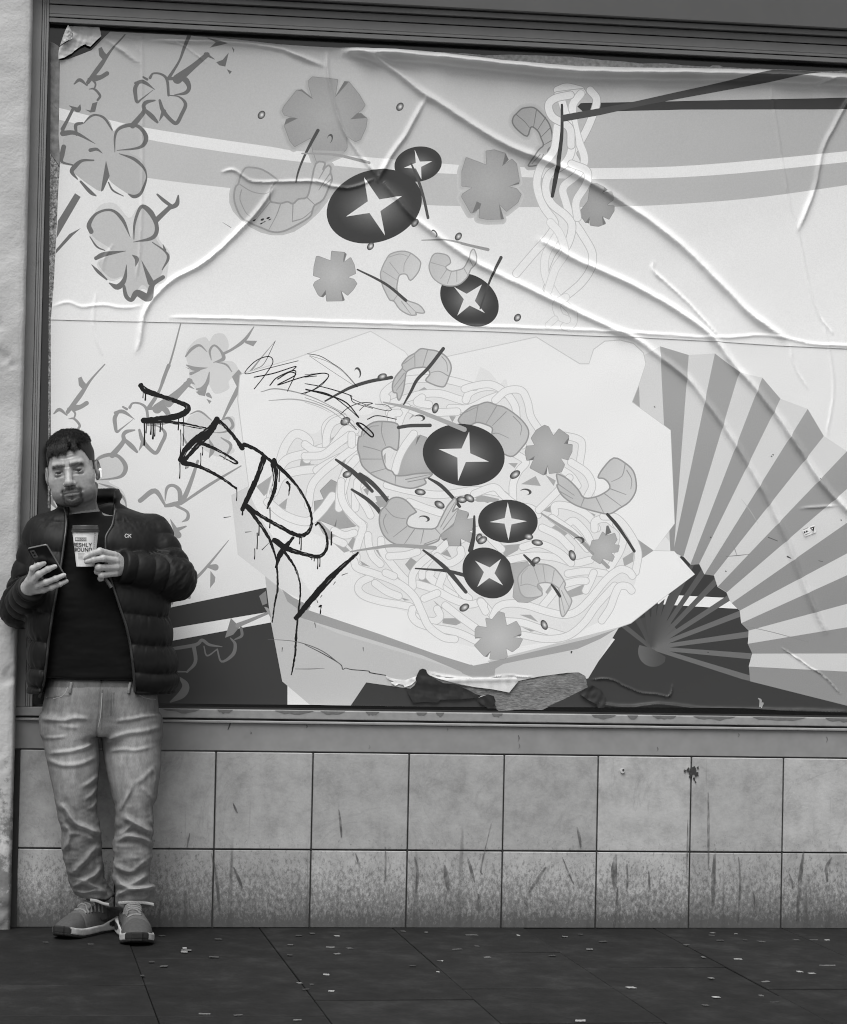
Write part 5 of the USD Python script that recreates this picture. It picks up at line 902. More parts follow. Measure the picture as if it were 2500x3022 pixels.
sheet_patch(bk, 'residue_patch', poly('N', [(148, 451), (180, 501), (178, 560), (172, 700), (165, 850), (158, 940), (150, 1100), (146, 1500), (141, 1500), (144, 900)]), 0.046, fld(4, 22, 0.0012), M_RESIDUE, limit=10)
tb = thing('backing_strip', 'thin torn white backing strip above the upper window film', 'backing strip')
ru = [tuple(S('C', [p])[0]) for p in [(-20, 221), (0, 222), (100, 227), (190, 236), (300, 233), (400, 236), (560, 242), (690, 256), (780, 262), (860, 271), (960, 270), (1040, 279), (1150, 285), (1162, 279), (1190, 279), (1212, 287), (1300, 291), (1400, 294), (1500, 298), (1620, 305), (1690, 304), (1737, 300), (1800, 302)]]
sheet_patch(tb, 'torn_strip', Polygon(ru + [(2560, 236), (2310, 224), (1900, 217), (1690, 212), (1480, 195), (1300, 172), (1280, 166)]), 0.046, fld(8, 40, 0.0008), M_LEFT, limit=16)
fl = thing('film_flap', 'torn curled corner of film at the window\'s top left', 'torn film')
main = poly('Z', [(872, 342), (1010, 345), (1272, 355), (1285, 410), (1296, 468), (1230, 530), (1160, 600), (1120, 590), (1095, 570), (1030, 600), (955, 655), (920, 690), (870, 715), (825, 742), (748, 765), (746, 690), (760, 610), (800, 580), (925, 512), (934, 450), (910, 395)])
zc = S('Z', [(900, 480)])[0]
def lift_main(q):
    d = np.hypot(*(q - zc).T)
    return 0.010 + 0.016 * np.exp(-(d / 20.0) ** 2) + 0.004 * np.exp(-((q - S('Z', [(1240, 420)])[0]) ** 2).sum(1) / 150) + fld(5, 26, 0.0022)(q)
sheet_patch(fl, 'flap', main, YU, lift_main, M_FILM, 190, limit=3.5)
curl = poly('Z', [(870, 340), (905, 395), (932, 448), (924, 512), (850, 548), (765, 598), (800, 500), (830, 420)])
sheet_patch(fl, 'turned_back_corner', curl, YU, lambda q: 0.020 + 0.012 * np.sin((q[:, 0] - 176) / 38 * 3.0) + fld(6, 12, 0.0012)(q), M_LEFT, limit=3.0)
df = thing('film_flap', 'dark torn flap of film hanging above the middle of the sill', 'torn film')
d1 = poly('F', [(940, 1745), (958, 1700), (975, 1668), (1000, 1658), (1030, 1668), (1038, 1695), (1065, 1722), (1120, 1752), (1180, 1782), (1270, 1788), (1400, 1845), (1505, 1903), (1330, 1922), (1155, 1925), (1130, 1950), (1020, 1944), (920, 1950), (905, 1920), (870, 1850), (930, 1805), (950, 1772)])
sheet_patch(df, 'flap', d1, YL, lambda q: 0.007 + 0.010 * np.clip((2070 - q[:, 1]) / 90, 0, 1) + fld(11, 50, 0.0025)(q) + fld(12, 18, 0.0005)(q), M_FILM, 46, limit=4)
d2 = poly('F', [(1462, 1924), (1510, 1897), (1560, 1878), (1608, 1892), (1628, 1938), (1604, 1975), (1640, 2000), (1560, 1998), (1500, 1960)])
sheet_patch(df, 'curled_scrap', d2, YL, lambda q: 0.010 + fld(13, 36, 0.003)(q), M_FILM, 40, limit=4)
d3 = poly('Q', [(1168, 212), (1196, 190), (1225, 176), (1262, 196), (1282, 228), (1280, 252), (1277, 272), (1250, 274), (1243, 258), (1205, 238)])
sheet_patch(df, 'curled_scrap', d3, YL, lambda q: 0.010 + fld(14, 36, 0.0025)(q), M_FILM, 44, limit=4)
bp = thing('backing_paper', 'grey fibrous patch of torn backing paper low on the window', 'torn paper')
sheet_patch(bp, 'paper', poly('Q', [(620, 160), (660, 168), (720, 180), (800, 188), (870, 196), (905, 152), (1000, 138), (1060, 128), (1120, 124), (1172, 122), (1200, 140), (1208, 168), (1212, 195), (1195, 205), (1150, 218), (1110, 235), (1060, 262), (1012, 283), (930, 280), (830, 288), (795, 262), (808, 240), (770, 228), (700, 205), (650, 185)]), YL + 0.0025, fld(15, 60, 0.002), M_BACK, limit=9)
wl = thing('torn_lip', 'white torn lip of film curling beside the dark flap', 'torn film')
sheet_patch(wl, 'lip', poly('F', [(690, 1722), (740, 1742), (800, 1752), (860, 1755), (952, 1722), (945, 1765), (905, 1800), (850, 1818), (838, 1798), (800, 1790), (770, 1806), (730, 1778), (760, 1770), (700, 1745)]), YL, lambda q: 0.006 + fld(16, 22, 0.0014)(q), M_FILM, 226, limit=3)
sheet_patch(wl, 'lip', poly('Q', [(514, 102), (530, 120), (600, 140), (700, 150), (800, 146), (900, 143), (912, 158), (872, 208), (800, 194), (720, 184), (640, 168), (560, 146), (522, 130)]), YL, lambda q: 0.004 + 0.005 * np.exp(-((q[:, 1] - 2006 + 0.02 * (q[:, 0] - 1400)) / 9) ** 2) + fld(17, 44, 0.0012)(q), M_FILM, 210, limit=4)
st = thing('price_sticker', 'small white price sticker stuck on the printed fan', 'sticker')
sheet_patch(st, 'paper_label', poly('H', [(1037, 1118), (1098, 1088), (1106, 1128), (1050, 1150)]), YL, lambda q: relief(q) * PXM + 0.0015, M_FILM, 232, limit=8)
M_INK = plain('print_ink', 0.02, 0.6)
flat_on(st, 'printed_mark', unary_union([poly('H', [(1075, 1105), (1100, 1097), (1094, 1124)]).difference(poly('H', [(1083, 1107), (1092, 1105), (1090, 1113)]))]), YL - 0.0105, M_INK)
flat_on(st, 'printed_price', unary_union([poly('H', [(1045, 1124), (1051, 1121), (1053, 1129), (1047, 1132)]), poly('H', [(1055, 1120), (1063, 1117), (1065, 1125), (1057, 1128)])]), YL - 0.0105, M_INK)
for k in range(3): flat_on(st, 'printed_line', poly('H', [(1042, 1115 + 0.5 * k + 18 * (k == 2)), (1068, 1103 + 18 * (k == 2)), (1068.6, 1105 + 18 * (k == 2)), (1042.6, 1117 + 18 * (k == 2))]) if k != 1 else poly('H', [(1052, 1139), (1078, 1128), (1078.6, 1130), (1052.6, 1141)]), YL - 0.0105 - 0.0003 * k, M_INK)

# ------------------------------------------------------------------ pale scraps trodden on the pavement (photo position, length, brightness)
SCRAPS = [(545, 2796, 14, 190), (550, 2803, 34, 150), (544, 2808, 22, 185), (632, 2822, 32, 135), (644, 2769, 24, 85), (478, 2759, 22, 80), (484, 2849, 24, 110), (448, 2837, 18, 85), (420, 2878, 12, 90), (135, 2779, 18, 75), (268, 2784, 20, 75), (604, 2989, 34, 170), (703, 2993, 26, 110), (878, 3008, 24, 150),
          (882, 2760, 22, 95), (922, 2753, 18, 120), (995, 2760, 18, 190), (975, 2793, 30, 170), (1031, 2796, 18, 120), (996, 2813, 20, 170), (857, 2787, 20, 110), (855, 2817, 18, 80), (963, 2874, 20, 190), (978, 2922, 18, 200), (884, 2898, 14, 160), (920, 2903, 12, 90), (903, 2918, 22, 90), (1218, 2849, 20, 85), (1297, 2834, 14, 120), (1296, 2866, 18, 210),
          (1302, 2833, 14, 190), (1438, 2823, 22, 150), (1349, 2800, 34, 120), (1392, 2758, 44, 110), (1530, 2759, 10, 190), (1668, 2762, 20, 150), (1714, 2755, 18, 85), (1740, 2799, 22, 150), (1780, 2777, 28, 90), (1630, 2819, 24, 90), (1408, 2791, 14, 120), (1862, 2912, 30, 190), (2101, 2758, 22, 110), (2103, 2750, 14, 160), (2172, 2754, 12, 170), (2125, 2774, 26, 85), (2200, 2773, 16, 85), (2248, 2777, 26, 110),
          (2350, 2771, 20, 110), (2402, 2771, 30, 120), (2441, 2772, 16, 210), (2026, 2787, 20, 120), (2178, 2829, 28, 235), (2076, 2823, 12, 170), (2360, 2865, 18, 210), (2396, 2870, 22, 190), (2442, 2847, 54, 140), (2260, 2895, 26, 150), (2100, 2885, 16, 150), (2114, 2941, 24, 190), (2082, 2964, 20, 130), (2246, 2935, 12, 170), (2286, 2955, 26, 95), (1713, 3010, 30, 180), (1258, 2750, 12, 170), (1190, 2747, 16, 110)]
M_SCR = [plain('paper_scrap' + ('' if k == 0 else '_' + ('faint', 'mid', 'pale', 'bright')[k]), c, 0.7, noise=0.3, scale=130) for k, c in enumerate((0.030, 0.055, 0.11, 0.27))]
for k, (px, py, L, t) in enumerate(SCRAPS):
    r = np.random.default_rng(100 + k); c = ground(px, py, 0.0045)
    hw = L / 2 * 0.00095; hd = r.uniform(0.009, 0.017); a = r.uniform(-0.25, 0.25)
    n = 9; xs = np.linspace(-1, 1, n)
    top = [(x * hw, hd * r.uniform(0.55, 1.0)) for x in xs]; bot = [(x * hw, -hd * r.uniform(0.55, 1.0)) for x in xs[::-1]]
    pg = Polygon(top + bot).buffer(0)
    if pg.geom_type != 'Polygon': pg = max(pg.geoms, key=lambda g: g.area)
    m = trimesh.creation.extrude_polygon(pg, 0.0016, engine='earcut'); m.apply_transform(trimesh.transformations.rotation_matrix(a, [0, 0, 1]))
    v = m.vertices.copy(); v[:, 2] += 0.0008 * np.sin(v[:, 0] * 70 + k) + 0.0005; v += c - [0, 0, 0.0035]
    m.vertices = v
    solid(None, 'paper_scrap', m, M_SCR[0 if t < 100 else 1 if t < 140 else 2 if t < 180 else 3], label='small pale scrap of paper trodden flat on the dark pavement', cat='paper scrap', group='pale paper scraps on the pavement')
# ------------------------------------------------------------------ the man: smooth solids from blended distance fields
def smin(a, b, k):
    h = np.clip(0.5 + 0.5 * (b - a) / k, 0, 1); return b + (a - b) * h - k * h * (1 - h)
def smax(a, b, k): return -smin(-a, -b, k)
def cone(p, a, b, ra, rb):
    a, b = np.asarray(a, float), np.asarray(b, float); d = b - a
    t = np.clip(((p - a) @ d) / max(d @ d, 1e-12), 0, 1)
    return np.linalg.norm(p - a - t[:, None] * d, axis=1) - (ra + (rb - ra) * t)
def ellipsoid(p, c, r):
    q = (p - np.asarray(c)) / np.asarray(r); l = np.linalg.norm(q, axis=1); g = np.linalg.norm(q / np.asarray(r), axis=1)
    return l * (l - 1) / np.maximum(g, 1e-9)
def chain(p, pts, rad, k=0.006):
    d = None
    for i in range(len(pts) - 1):
        e = cone(p, pts[i], pts[i + 1], rad[i], rad[i + 1]); d = e if d is None else smin(d, e, k)
    return d
def surface(fn, lo, hi, h):
    """mesh of fn = 0: cells are only visited near the surface; vertices pulled onto it, normals from its gradient"""
    lo, hi = np.asarray(lo, float), np.asarray(hi, float); B = 4
    n = (np.ceil((hi - lo) / (h * B)).astype(int) + 1); N = n * B + 1
    cg = np.stack(np.meshgrid(*[lo[i] + (np.arange(n[i]) + 0.5) * h * B for i in range(3)], indexing='ij'), -1).reshape(-1, 3)
    cd = np.concatenate([fn(c) for c in np.array_split(cg, max(1, len(cg) // 200000))]).reshape(n)
    act = np.abs(cd) < h * B * 1.75
    D = np.full(tuple(N), 1.0, np.float32)
    near = np.zeros(tuple(N), bool)
    for i, j, k in np.ndindex(2, 2, 2):
        pass
    up = np.repeat(np.repeat(np.repeat(act, B, 0), B, 1), B, 2); sg = np.repeat(np.repeat(np.repeat(cd, B, 0), B, 1), B, 2)
    D[:-1, :-1, :-1] = np.where(sg < 0, -1, 1); near[:-1, :-1, :-1] |= up
    for ax in range(3):
        s1 = [slice(None)] * 3; s2 = [slice(None)] * 3; s1[ax] = slice(1, None); s2[ax] = slice(None, -1)
        t = near.copy(); t[tuple(s1)] |= near[tuple(s2)]; near = t
    idx = np.argwhere(near); P = lo + idx * h
    val = np.concatenate([fn(c) for c in np.array_split(P, max(1, len(P) // 200000))])
    D[near] = val
    S_ = D < 0
    # cells that straddle
    c = sum(S_[i:N[0] - 1 + i, j:N[1] - 1 + j, k:N[2] - 1 + k].astype(np.int8) for i, j, k in np.ndindex(2, 2, 2))
    mixed = (c > 0) & (c < 8)
    ids = np.full(mixed.shape, -1); ids[mixed] = np.arange(mixed.sum()); C = np.argwhere(mixed)
    V = lo + (C + 0.5) * h
    F = []
    for ax in range(3):
        o = [i for i in range(3) if i != ax]
        s1 = [slice(None)] * 3; s2 = [slice(None)] * 3; s1[ax] = slice(None, -1); s2[ax] = slice(1, None)
        e = S_[tuple(s1)] != S_[tuple(s2)]
        E = np.argwhere(e)
        E = E[(E[:, o[0]] > 0) & (E[:, o[1]] > 0) & (E[:, o[0]] < N[o[0]] - 1) & (E[:, o[1]] < N[o[1]] - 1)]
        q = []
        for da, db in ((-1, -1), (0, -1), (0, 0), (-1, 0)):
            c_ = E.copy(); c_[:, o[0]] += da; c_[:, o[1]] += db; q.append(ids[tuple(c_.T)])
        q = np.stack(q, 1); inside = S_[tuple(E.T)]
        flip = inside if ax != 1 else ~inside
        q[~flip] = q[~flip][:, ::-1]
        F.append(q[(q >= 0).all(1)])
    F = np.vstack(F)
    for it in range(2):
        n_, d_ = grad(fn, V, h * 0.5)
        V = V - n_ * np.clip(d_, -h, h)[:, None]
    n_, _ = grad(fn, V, h * 0.6)
    F = np.vstack([F[:, [0, 1, 2]], F[:, [0, 2, 3]]])
    fn_ = np.cross(V[F[:, 1]] - V[F[:, 0]], V[F[:, 2]] - V[F[:, 0]])
    wrong = (fn_ * n_[F[:, 0]]).sum(1) < 0
    if wrong.mean() > 0.5: F = F[:, ::-1]
    return V, F, n_
def grad(fn, V, e):
    g = np.empty_like(V); d = fn(V)
    for k in range(3):
        q = V.copy(); q[:, k] += e; a = fn(q); q[:, k] -= 2 * e; g[:, k] = (a - fn(q)) / (2 * e)
    l = np.linalg.norm(g, axis=1, keepdims=True)
    return g / np.maximum(l, 1e-9), d / np.maximum(l[:, 0], 0.5)
def photo(p):
    """photo position of world points (used while shaping folds)"""
    d = p - CAM; z = d @ _fw
    return np.c_[1250 + FPX * (d @ RIGHT) / z, 1511 - FPX * (d @ UP) / z]
def A3(px, py, y): return at(px, py, y)
def J(x, y, Y): return at(50 + x / 4.963, 1500 + y / 4.963, Y)
def loft(rows, p_exp=2.4):
    """body section by height from photo rows (py, left, right, middle depth, half depth)"""
    R = np.array([[*at((l + r) / 2, py, yc)[[0, 2]], (at(r, py, yc) - at(l, py, yc))[0] / 2, yc, b] for py, l, r, yc, b in rows])
    R = R[np.argsort(R[:, 1])]; z = R[:, 1]
    f = [PchipInterpolator(z, R[:, k]) for k in (0, 2, 3, 4)]
    def fn(p, grow=0.0):
        zz = np.clip(p[:, 2], z[0], z[-1])
        cx, a, cy, b = (g(zz) for g in f); a = a + grow; b = b + grow
        u = np.abs(p[:, 0] - cx) / a; v = np.abs(p[:, 1] - cy) / b
        m = (u ** p_exp + v ** p_exp) ** (1 / p_exp)
        d = (m - 1) * np.minimum(a, b)
        return smax(d, np.maximum(z[0] - grow - p[:, 2], p[:, 2] - z[-1] - grow), 0.012)
    fn.z = z; fn.cx, fn.a, fn.cy, fn.b = f
    return fn

# ---- materials
def tone_mat(name, rough, spec, bump=0.0, bscale=300, bdist=0.001, sss=0.0, noise=0.06, nscale=60.0, sheen=0.0, stretch=(1, 1, 1)):
    extra = {'subsurface_weight': sss, 'subsurface_scale': 0.004, 'subsurface_radius': (1.0, 1.0, 1.0)} if sss else {}
    if sheen: extra.update({'sheen_weight': sheen, 'sheen_roughness': 0.5})
    N = {'a': ('attribute', {'attribute': 'tone'}), 'g': ('geometry', {}), 'p': ('principled_bsdf', dict({'roughness': rough, 'specular_ior_level': spec}, **extra)), 'mp': ('mapping', {'scale': stretch}),
         'n': ('noise_texture', {'scale': nscale, 'detail': 5.0}), 'r': ('rgb_ramp', {'ramp': [(0.3, g3(1 - noise)), (0.7, g3(1 + noise))]}), 'm': ('vector_math', {'math_type': 'multiply'})}
    L = [('g.position', 'mp.vector'), ('mp.vector', 'n.vector'), ('n.fac', 'r.fac'), ('a.color', 'm.vector1'), ('r.color', 'm.vector2'), ('m.vector', 'p.base_color')]
    if bump:
        N['bn'] = ('noise_texture', {'scale': bscale, 'detail': 4.0}); N['b'] = ('bump', {'strength': bump, 'distance': bdist})
        L += [('mp.vector', 'bn.vector'), ('bn.fac', 'b.height'), ('b.normal', 'p.normal')]
    return mat(name, N, L)
M_SKIN = tone_mat('skin', 0.46, 0.45, 0.25, 240, 0.0012, 0.12, 0.09, 110)
M_JACKET = tone_mat('quilted_nylon', 0.58, 0.20, 0.10, 260, 0.001, 0, 0.12, 40)
M_KNIT = tone_mat('black_knit', 0.9, 0.10, 0.3, 420, 0.001, 0, 0.12, 160, 0.05)
M_DENIM = tone_mat('faded_denim', 0.88, 0.12, 0.45, 460, 0.0012, 0, 0.13, 300, 0.0, (1.6, 1.6, 0.35))
M_SUEDE = tone_mat('worn_suede', 0.85, 0.15, 0.35, 330, 0.001, 0, 0.14, 120)
M_RUB = tone_mat('sole_rubber', 0.7, 0.2, 0.2, 150, 0.001, 0, 0.12, 80)
M_HAIR = plain('black_hair', 0.010, 0.55, spec=0.35)
M_EYE = tone_mat('eye', 0.12, 0.6, 0, noise=0.02)
M_WHITEP = plain('white_plastic', 0.85, 0.25)
M_PAPERC = tone_mat('paper_cup', 0.6, 0.3, 0, noise=0.03)
M_LID = plain('dark_lid_plastic', 0.035, 0.38)
M_PHONE = plain('phone_back', 0.006, 0.25)
M_PHONEEDGE = plain('phone_rim', 0.09, 0.3)
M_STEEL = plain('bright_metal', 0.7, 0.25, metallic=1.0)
M_VAPE = plain('grey_tube', 0.045, 0.4)
M_TEXTW = plain('white_print', 0.75, 0.5)
M_ZIP = plain('zip_black', 0.016, 0.4, noise=0.3, scale=300)
M_THREAD = plain('pale_thread', 0.30, 0.9)

man = thing('person', 'man in black puffer jacket and faded jeans leaning by the window, holding phone and cup', 'person', loc=tuple(np.round([*ground(300, 2770)[:2], 0], 4)))

# ---- head frame
HO = np.array(A3(214, 1390, -0.205))
_ro, _yw, _pt = math.radians(10), math.radians(11), math.radians(0.5)
HX = np.array([math.cos(_ro), 0, math.sin(_ro)]); HZ = np.array([-math.sin(_ro), 0, math.cos(_ro)]); HY = np.array([0, -1.0, 0])
HX, HY = HX * math.cos(_yw) - HY * (-math.sin(_yw)), HY * math.cos(_yw) - HX * math.sin(_yw)
HY, HZ = HY * math.cos(_pt) - HZ * math.sin(_pt), HZ * math.cos(_pt) + HY * math.sin(_pt)
HS = 1.0
def to_head(p): q = (p - HO) / HS; return np.c_[q @ HX, q @ HY, q @ HZ]
def from_head(q): q = np.asarray(q, float) * HS; return HO + q[..., :1] * HX + q[..., 1:2] * HY + q[..., 2:3] * HZ
NECK_LO = np.array(A3(248, 1555, -0.165)); 
# hands
RH = dict(index=([J(212, 1000, -.405), J(232, 885, -.424), J(320, 838, -.4345), J(398, 806, -.4340)], [.0125, .0105, .0095, .0078]),
          middle=([J(235, 1058, -.405), J(325, 965, -.431), J(455, 893, -.4405), J(556, 852, -.4405)], [.0130, .0110, .0098, .0080]),
          ring=([J(312, 1130, -.402), J(425, 1085, -.427), J(565, 1032, -.4340), J(686, 980, -.4290)], [.0125, .0105, .0094, .0078]),
          little=([J(392, 1190, -.398), J(505, 1158, -.419), J(630, 1112, -.424), J(728, 1068, -.419)], [.0115, .0095, .0083, .0070]),
          thumb=([J(205, 1080, -.385), J(255, 900, -.400), J(330, 770, -.4050)], [.015, .012, .0095]))
RW = J(150, 1190, -.345)
LH = dict(index=([J(1425, 690, -.372), J(1215, 628, -.412), J(1095, 668, -.4235), J(992, 722, -.4215)], [.0130, .0108, .0096, .0080]),
          middle=([J(1445, 775, -.378), J(1262, 735, -.416), J(1125, 757, -.4245), J(1018, 783, -.421)], [.0130, .0110, .0096, .0080]),
          ring=([J(1455, 865, -.380), J(1195, 868, -.416), J(1178, 925, -.400), J(1235, 945, -.380)], [.0125, .0112, .0100, .0085]),
          little=([J(1440, 950, -.376), J(1238, 985, -.408), J(1225, 1030, -.395), J(1280, 1035, -.377)], [.0115, .0100, .0088, .0075]),
          thumb=([J(1460, 720, -.345), J(1270, 650, -.318), J(1100, 690, -.316)], [.016, .0125, .010]))
LW = J(1590, 880, -.335)
SH_R, EL_R = A3(118, 1572, -.165), A3(60, 1792, -.135)
SH_L, EL_L = A3(458, 1572, -.165), A3(514, 1706, -.265)
CUFF_R, CUFF_L = J(215, 1165, -.352), J(1530, 850, -.345)
def head_sdf(p):
    q = to_head(p); x, y, z = q.T; ax = np.abs(x); m = np.c_[ax, y, z]
    d = ellipsoid(q, (0, -0.006, 0.042), (0.0785, 0.096, 0.086))
    d = smin(d, ellipsoid(q, (0, 0.034, -0.018), (0.0710, 0.060, 0.088)), 0.03)
    d = smin(d, ellipsoid(q, (0, 0.020, -0.076), (0.0640, 0.064, 0.046)), 0.03)
    d = smin(d, ellipsoid(m, (0.0525, 0.052, -0.030), (0.023, 0.024, 0.026)), 0.022)
    d = smin(d, ellipsoid(m, (0.0445, 0.040, -0.074), (0.026, 0.034, 0.030)), 0.022)
    d = smin(d, ellipsoid(q, (0, 0.078, -0.104), (0.025, 0.020, 0.019)), 0.02)
    d = smin(d, ellipsoid(q, (0, 0.086, -0.073), (0.030, 0.016, 0.018)), 0.016)
    d = smin(d, cone(m, (0.010, 0.0885, 0.0165), (0.044, 0.0800, 0.0215), 0.0120, 0.010), 0.012)      # brow
    d = smax(d, -ellipsoid(m, (0.033, 0.1045, -0.002), (0.0195, 0.0185, 0.0125)), 0.012)                # sockets
    d = smin(d, ellipsoid(m, (0.0340, 0.0775, -0.002), (0.0165, 0.0150, 0.0125)), 0.006)                # lids
    d = smin(d, cone(q, (0, 0.0895, 0.006), (0, 0.1100, -0.036), 0.0100, 0.0130), 0.010)              # nose
    d = smin(d, ellipsoid(q, (0, 0.1145, -0.0400), (0.0140, 0.0120, 0.0105)), 0.006)
    d = smin(d, ellipsoid(m, (0.0165, 0.0985, -0.0435), (0.0095, 0.0120, 0.0088)), 0.006)
    d = smax(d, -ellipsoid(m, (0.0075, 0.1090, -0.0520), (0.0038, 0.0060, 0.0035)), 0.004)
    d = smax(d, -cone(m, (0.0215, 0.0985, -0.040), (0.0350, 0.0840, -0.070), 0.0042, 0.0030), 0.010)  # fold beside the mouth
    d = smin(d, cone(m, (0.0, 0.1015, -0.0690), (0.022, 0.0925, -0.0735), 0.0052, 0.0026), 0.005)      # lips
    d = smin(d, cone(m, (0.0, 0.0995, -0.0820), (0.020, 0.0915, -0.0775), 0.0066, 0.0030), 0.005)
    d = smax(d, -cone(m, (0.0, 0.1080, -0.0748), (0.0255, 0.0955, -0.0765), 0.0024, 0.0018), 0.004)
    d = smax(d, -ellipsoid(q, (0, 0.1010, -0.0915), (0.016, 0.0075, 0.0045)), 0.008)
    d = smax(d, -ellipsoid(m, (0.0340, 0.0955, -0.0030), (0.0158, 0.0105, 0.0043)), 0.0025)            # eye slit
    d = smax(d, -cone(m, (0.016, 0.0935, -0.0125), (0.046, 0.0815, -0.0145), 0.0016, 0.0012), 0.006)   # under eye
    for zz, w in ((0.044, 0.0020), (0.054, 0.0018), (0.063, 0.0012)): d = smax(d, -cone(m, (0, 0.0955, zz), (0.040, 0.0850, zz + 0.004), w, w * 0.6), 0.006)
    d = smax(d, -cone(m, (0.005, 0.1000, 0.014), (0.007, 0.0985, 0.036), 0.0024, 0.0015), 0.006)        # frown
    e = ellipsoid(m, (0.0855, -0.003, -0.006), (0.0108, 0.0190, 0.0330))                                # ear
    e = smax(e, -ellipsoid(m, (0.0930, 0.008, 0.000), (0.0066, 0.0125, 0.0205)), 0.005)
    e = smin(e, ellipsoid(m, (0.0880, 0.0070, -0.016), (0.0055, 0.0055, 0.0085)), 0.004)
    e = smin(e, ellipsoid(m, (0.0800, 0.0005, -0.0350), (0.0060, 0.0085, 0.0085)), 0.006)
    return smin(d, e, 0.006) * HS
def hand_sdf(p, H, W, palm):
    d = None
    K = [H[n][0][0] for n in ('index', 'middle', 'ring', 'little')]
    for i, k in enumerate(K):
        e = cone(p, k, W + (k - W) * 0.15 + 0.15 * (K[i] - np.mean(K, 0)), 0.0125, 0.0165); d = e if d is None else smin(d, e, 0.010)
    d = smin(d, cone(p, H['thumb'][0][0], W, 0.0155, 0.020), 0.014)
    for n, (pts, r) in H.items():
        f = None
        for i in range(len(pts) - 1):
            e = cone(p, pts[i], pts[i + 1], r[i], r[i + 1]); f = e if f is None else np.minimum(f, e) if i > 5 else smin(f, e, 0.003)
            if i: f = smin(f, np.linalg.norm(p - pts[i], axis=1) - r[i] * 1.05, 0.004)
        d = smin(d, f, 0.004)
    return d
def box_gate(p, c, r, fn):
    """fn only inside a ball: outside, the distance to the ball"""
    D = np.linalg.norm(p - c, axis=1) - r
    out = D + 0.02; k = D < 0.03
    if k.any(): out[k] = fn(p[k])
    return out
RHC, LHC = J(400, 1030, -.39), J(1270, 800, -.375)
def body_sdf(p):
    d = box_gate(p, HO, 0.175, head_sdf)
    n = smin(cone(p, from_head(np.array([0, -0.030, -0.075])), NECK_LO + [0, .012, 0], 0.054, 0.064), cone(p, from_head(np.array([0, 0.000, -0.100])), NECK_LO + [0, -0.008, 0.01], 0.040, 0.050), 0.03)
    n = smin(n, cone(p, from_head(np.array([0.062, -0.02, -0.06])), NECK_LO + [0.02, -0.055, 0.045], 0.014, 0.010), 0.02)
    d = smin(d, n, 0.018)
    tor = cone(p, A3(205, 1575, -.17), A3(375, 1575, -.17), 0.050, 0.050)
    tor = smin(tor, cone(p, A3(290, 1600, -.17), A3(300, 2000, -.18), 0.085, 0.085), 0.06)
    d = smin(d, tor, 0.03)
    for s, e, w in ((SH_R, EL_R, RW), (SH_L, EL_L, LW)):
        arm = smin(cone(p, s, e, 0.042, 0.036), cone(p, e, w, 0.036, 0.026), 0.012); d = smin(d, arm, 0.02)
    d = smin(d, smin(cone(p, A3(205, 1575, -.17), SH_R, .05, .042), cone(p, A3(375, 1575, -.17), SH_L, .05, .042), .01), 0.02)
    d = smin(d, box_gate(p, RHC, 0.14, lambda q: hand_sdf(q, RH, RW, 0)), 0.010)
    d = smin(d, box_gate(p, LHC, 0.14, lambda q: hand_sdf(q, LH, LW, 0)), 0.010)
    return d
_b0 = np.min([HO - .16, EL_R - .06, EL_L - .06, RHC - .11, LHC - .11], 0); _b1 = np.max([HO + .17, EL_R + .06, EL_L + .06, LHC + .1], 0); _b0[2] = 0.82
V, F, N_ = surface(body_sdf, _b0, _b1, 0.0027)
q = to_head(V); ax = np.abs(q[:, 0]); x_, y_, z_ = q.T
def sm(a, b, x): t = np.clip((x - a) / (b - a), 0, 1); return t * t * (3 - 2 * t)
tone = np.where(np.linalg.norm(V - HO, axis=1) < 0.2, 0.285, 0.32)
hn = meshkit.fbm(V * 95, 3, 4) - 0.5; hn2 = meshkit.fbm(V * 300, 3, 5) - 0.5
isH = (np.linalg.norm(V - HO, axis=1) < 0.19) & (y_ > -0.2)
def blend(mask, c): 
    global tone
    tone = tone * (1 - mask) + c * mask
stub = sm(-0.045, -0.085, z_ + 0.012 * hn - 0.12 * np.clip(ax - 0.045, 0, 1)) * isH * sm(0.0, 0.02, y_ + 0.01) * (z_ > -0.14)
blend(0.72 * stub, 0.07)  # jaw stubble, deepened to carry the rounding shade of the face edges
blend(isH * 0.45 * sm(0.050, 0.066, ax) * sm(0.045, 0.0, y_) * sm(-0.09, -0.06, z_) * sm(0.05, 0.0, z_), 0.08)  # cheek sides darkened: stubble with rounding shade painted in
mo = np.exp(-(((z_ + 0.0615) + 0.10 * ax) / 0.0072) ** 2) * sm(0.036, 0.028, ax) * (0.75 + 0.25 * sm(0.001, 0.006, ax))
si = np.exp(-((ax - 0.0300 - 0.04 * (z_ + .08)) / 0.0055) ** 2) * sm(-0.058, -0.066, z_) * sm(-0.112, -0.10, z_)
go = sm(-0.091, -0.100, z_ + 0.25 * np.clip(ax - 0.020, 0, 1)) * sm(0.036, 0.026, ax) * sm(0.05, 0.07, y_)
beard = np.clip(mo + 0.8 * si + go + 0.5 * np.exp(-(ax / 0.006) ** 2) * np.exp(-((z_ + 0.093) / 0.005) ** 2), 0, 1) * isH * (y_ > 0.03) * (0.85 + 1.2 * hn2)
blend(np.clip(beard * 1.3, 0, 1) * 0.95, 0.018)
lip = np.exp(-((z_ + 0.0765) / 0.0085) ** 2) * sm(0.025, 0.019, ax) * (y_ > 0.07) * isH
blend(lip * 0.55, 0.13)
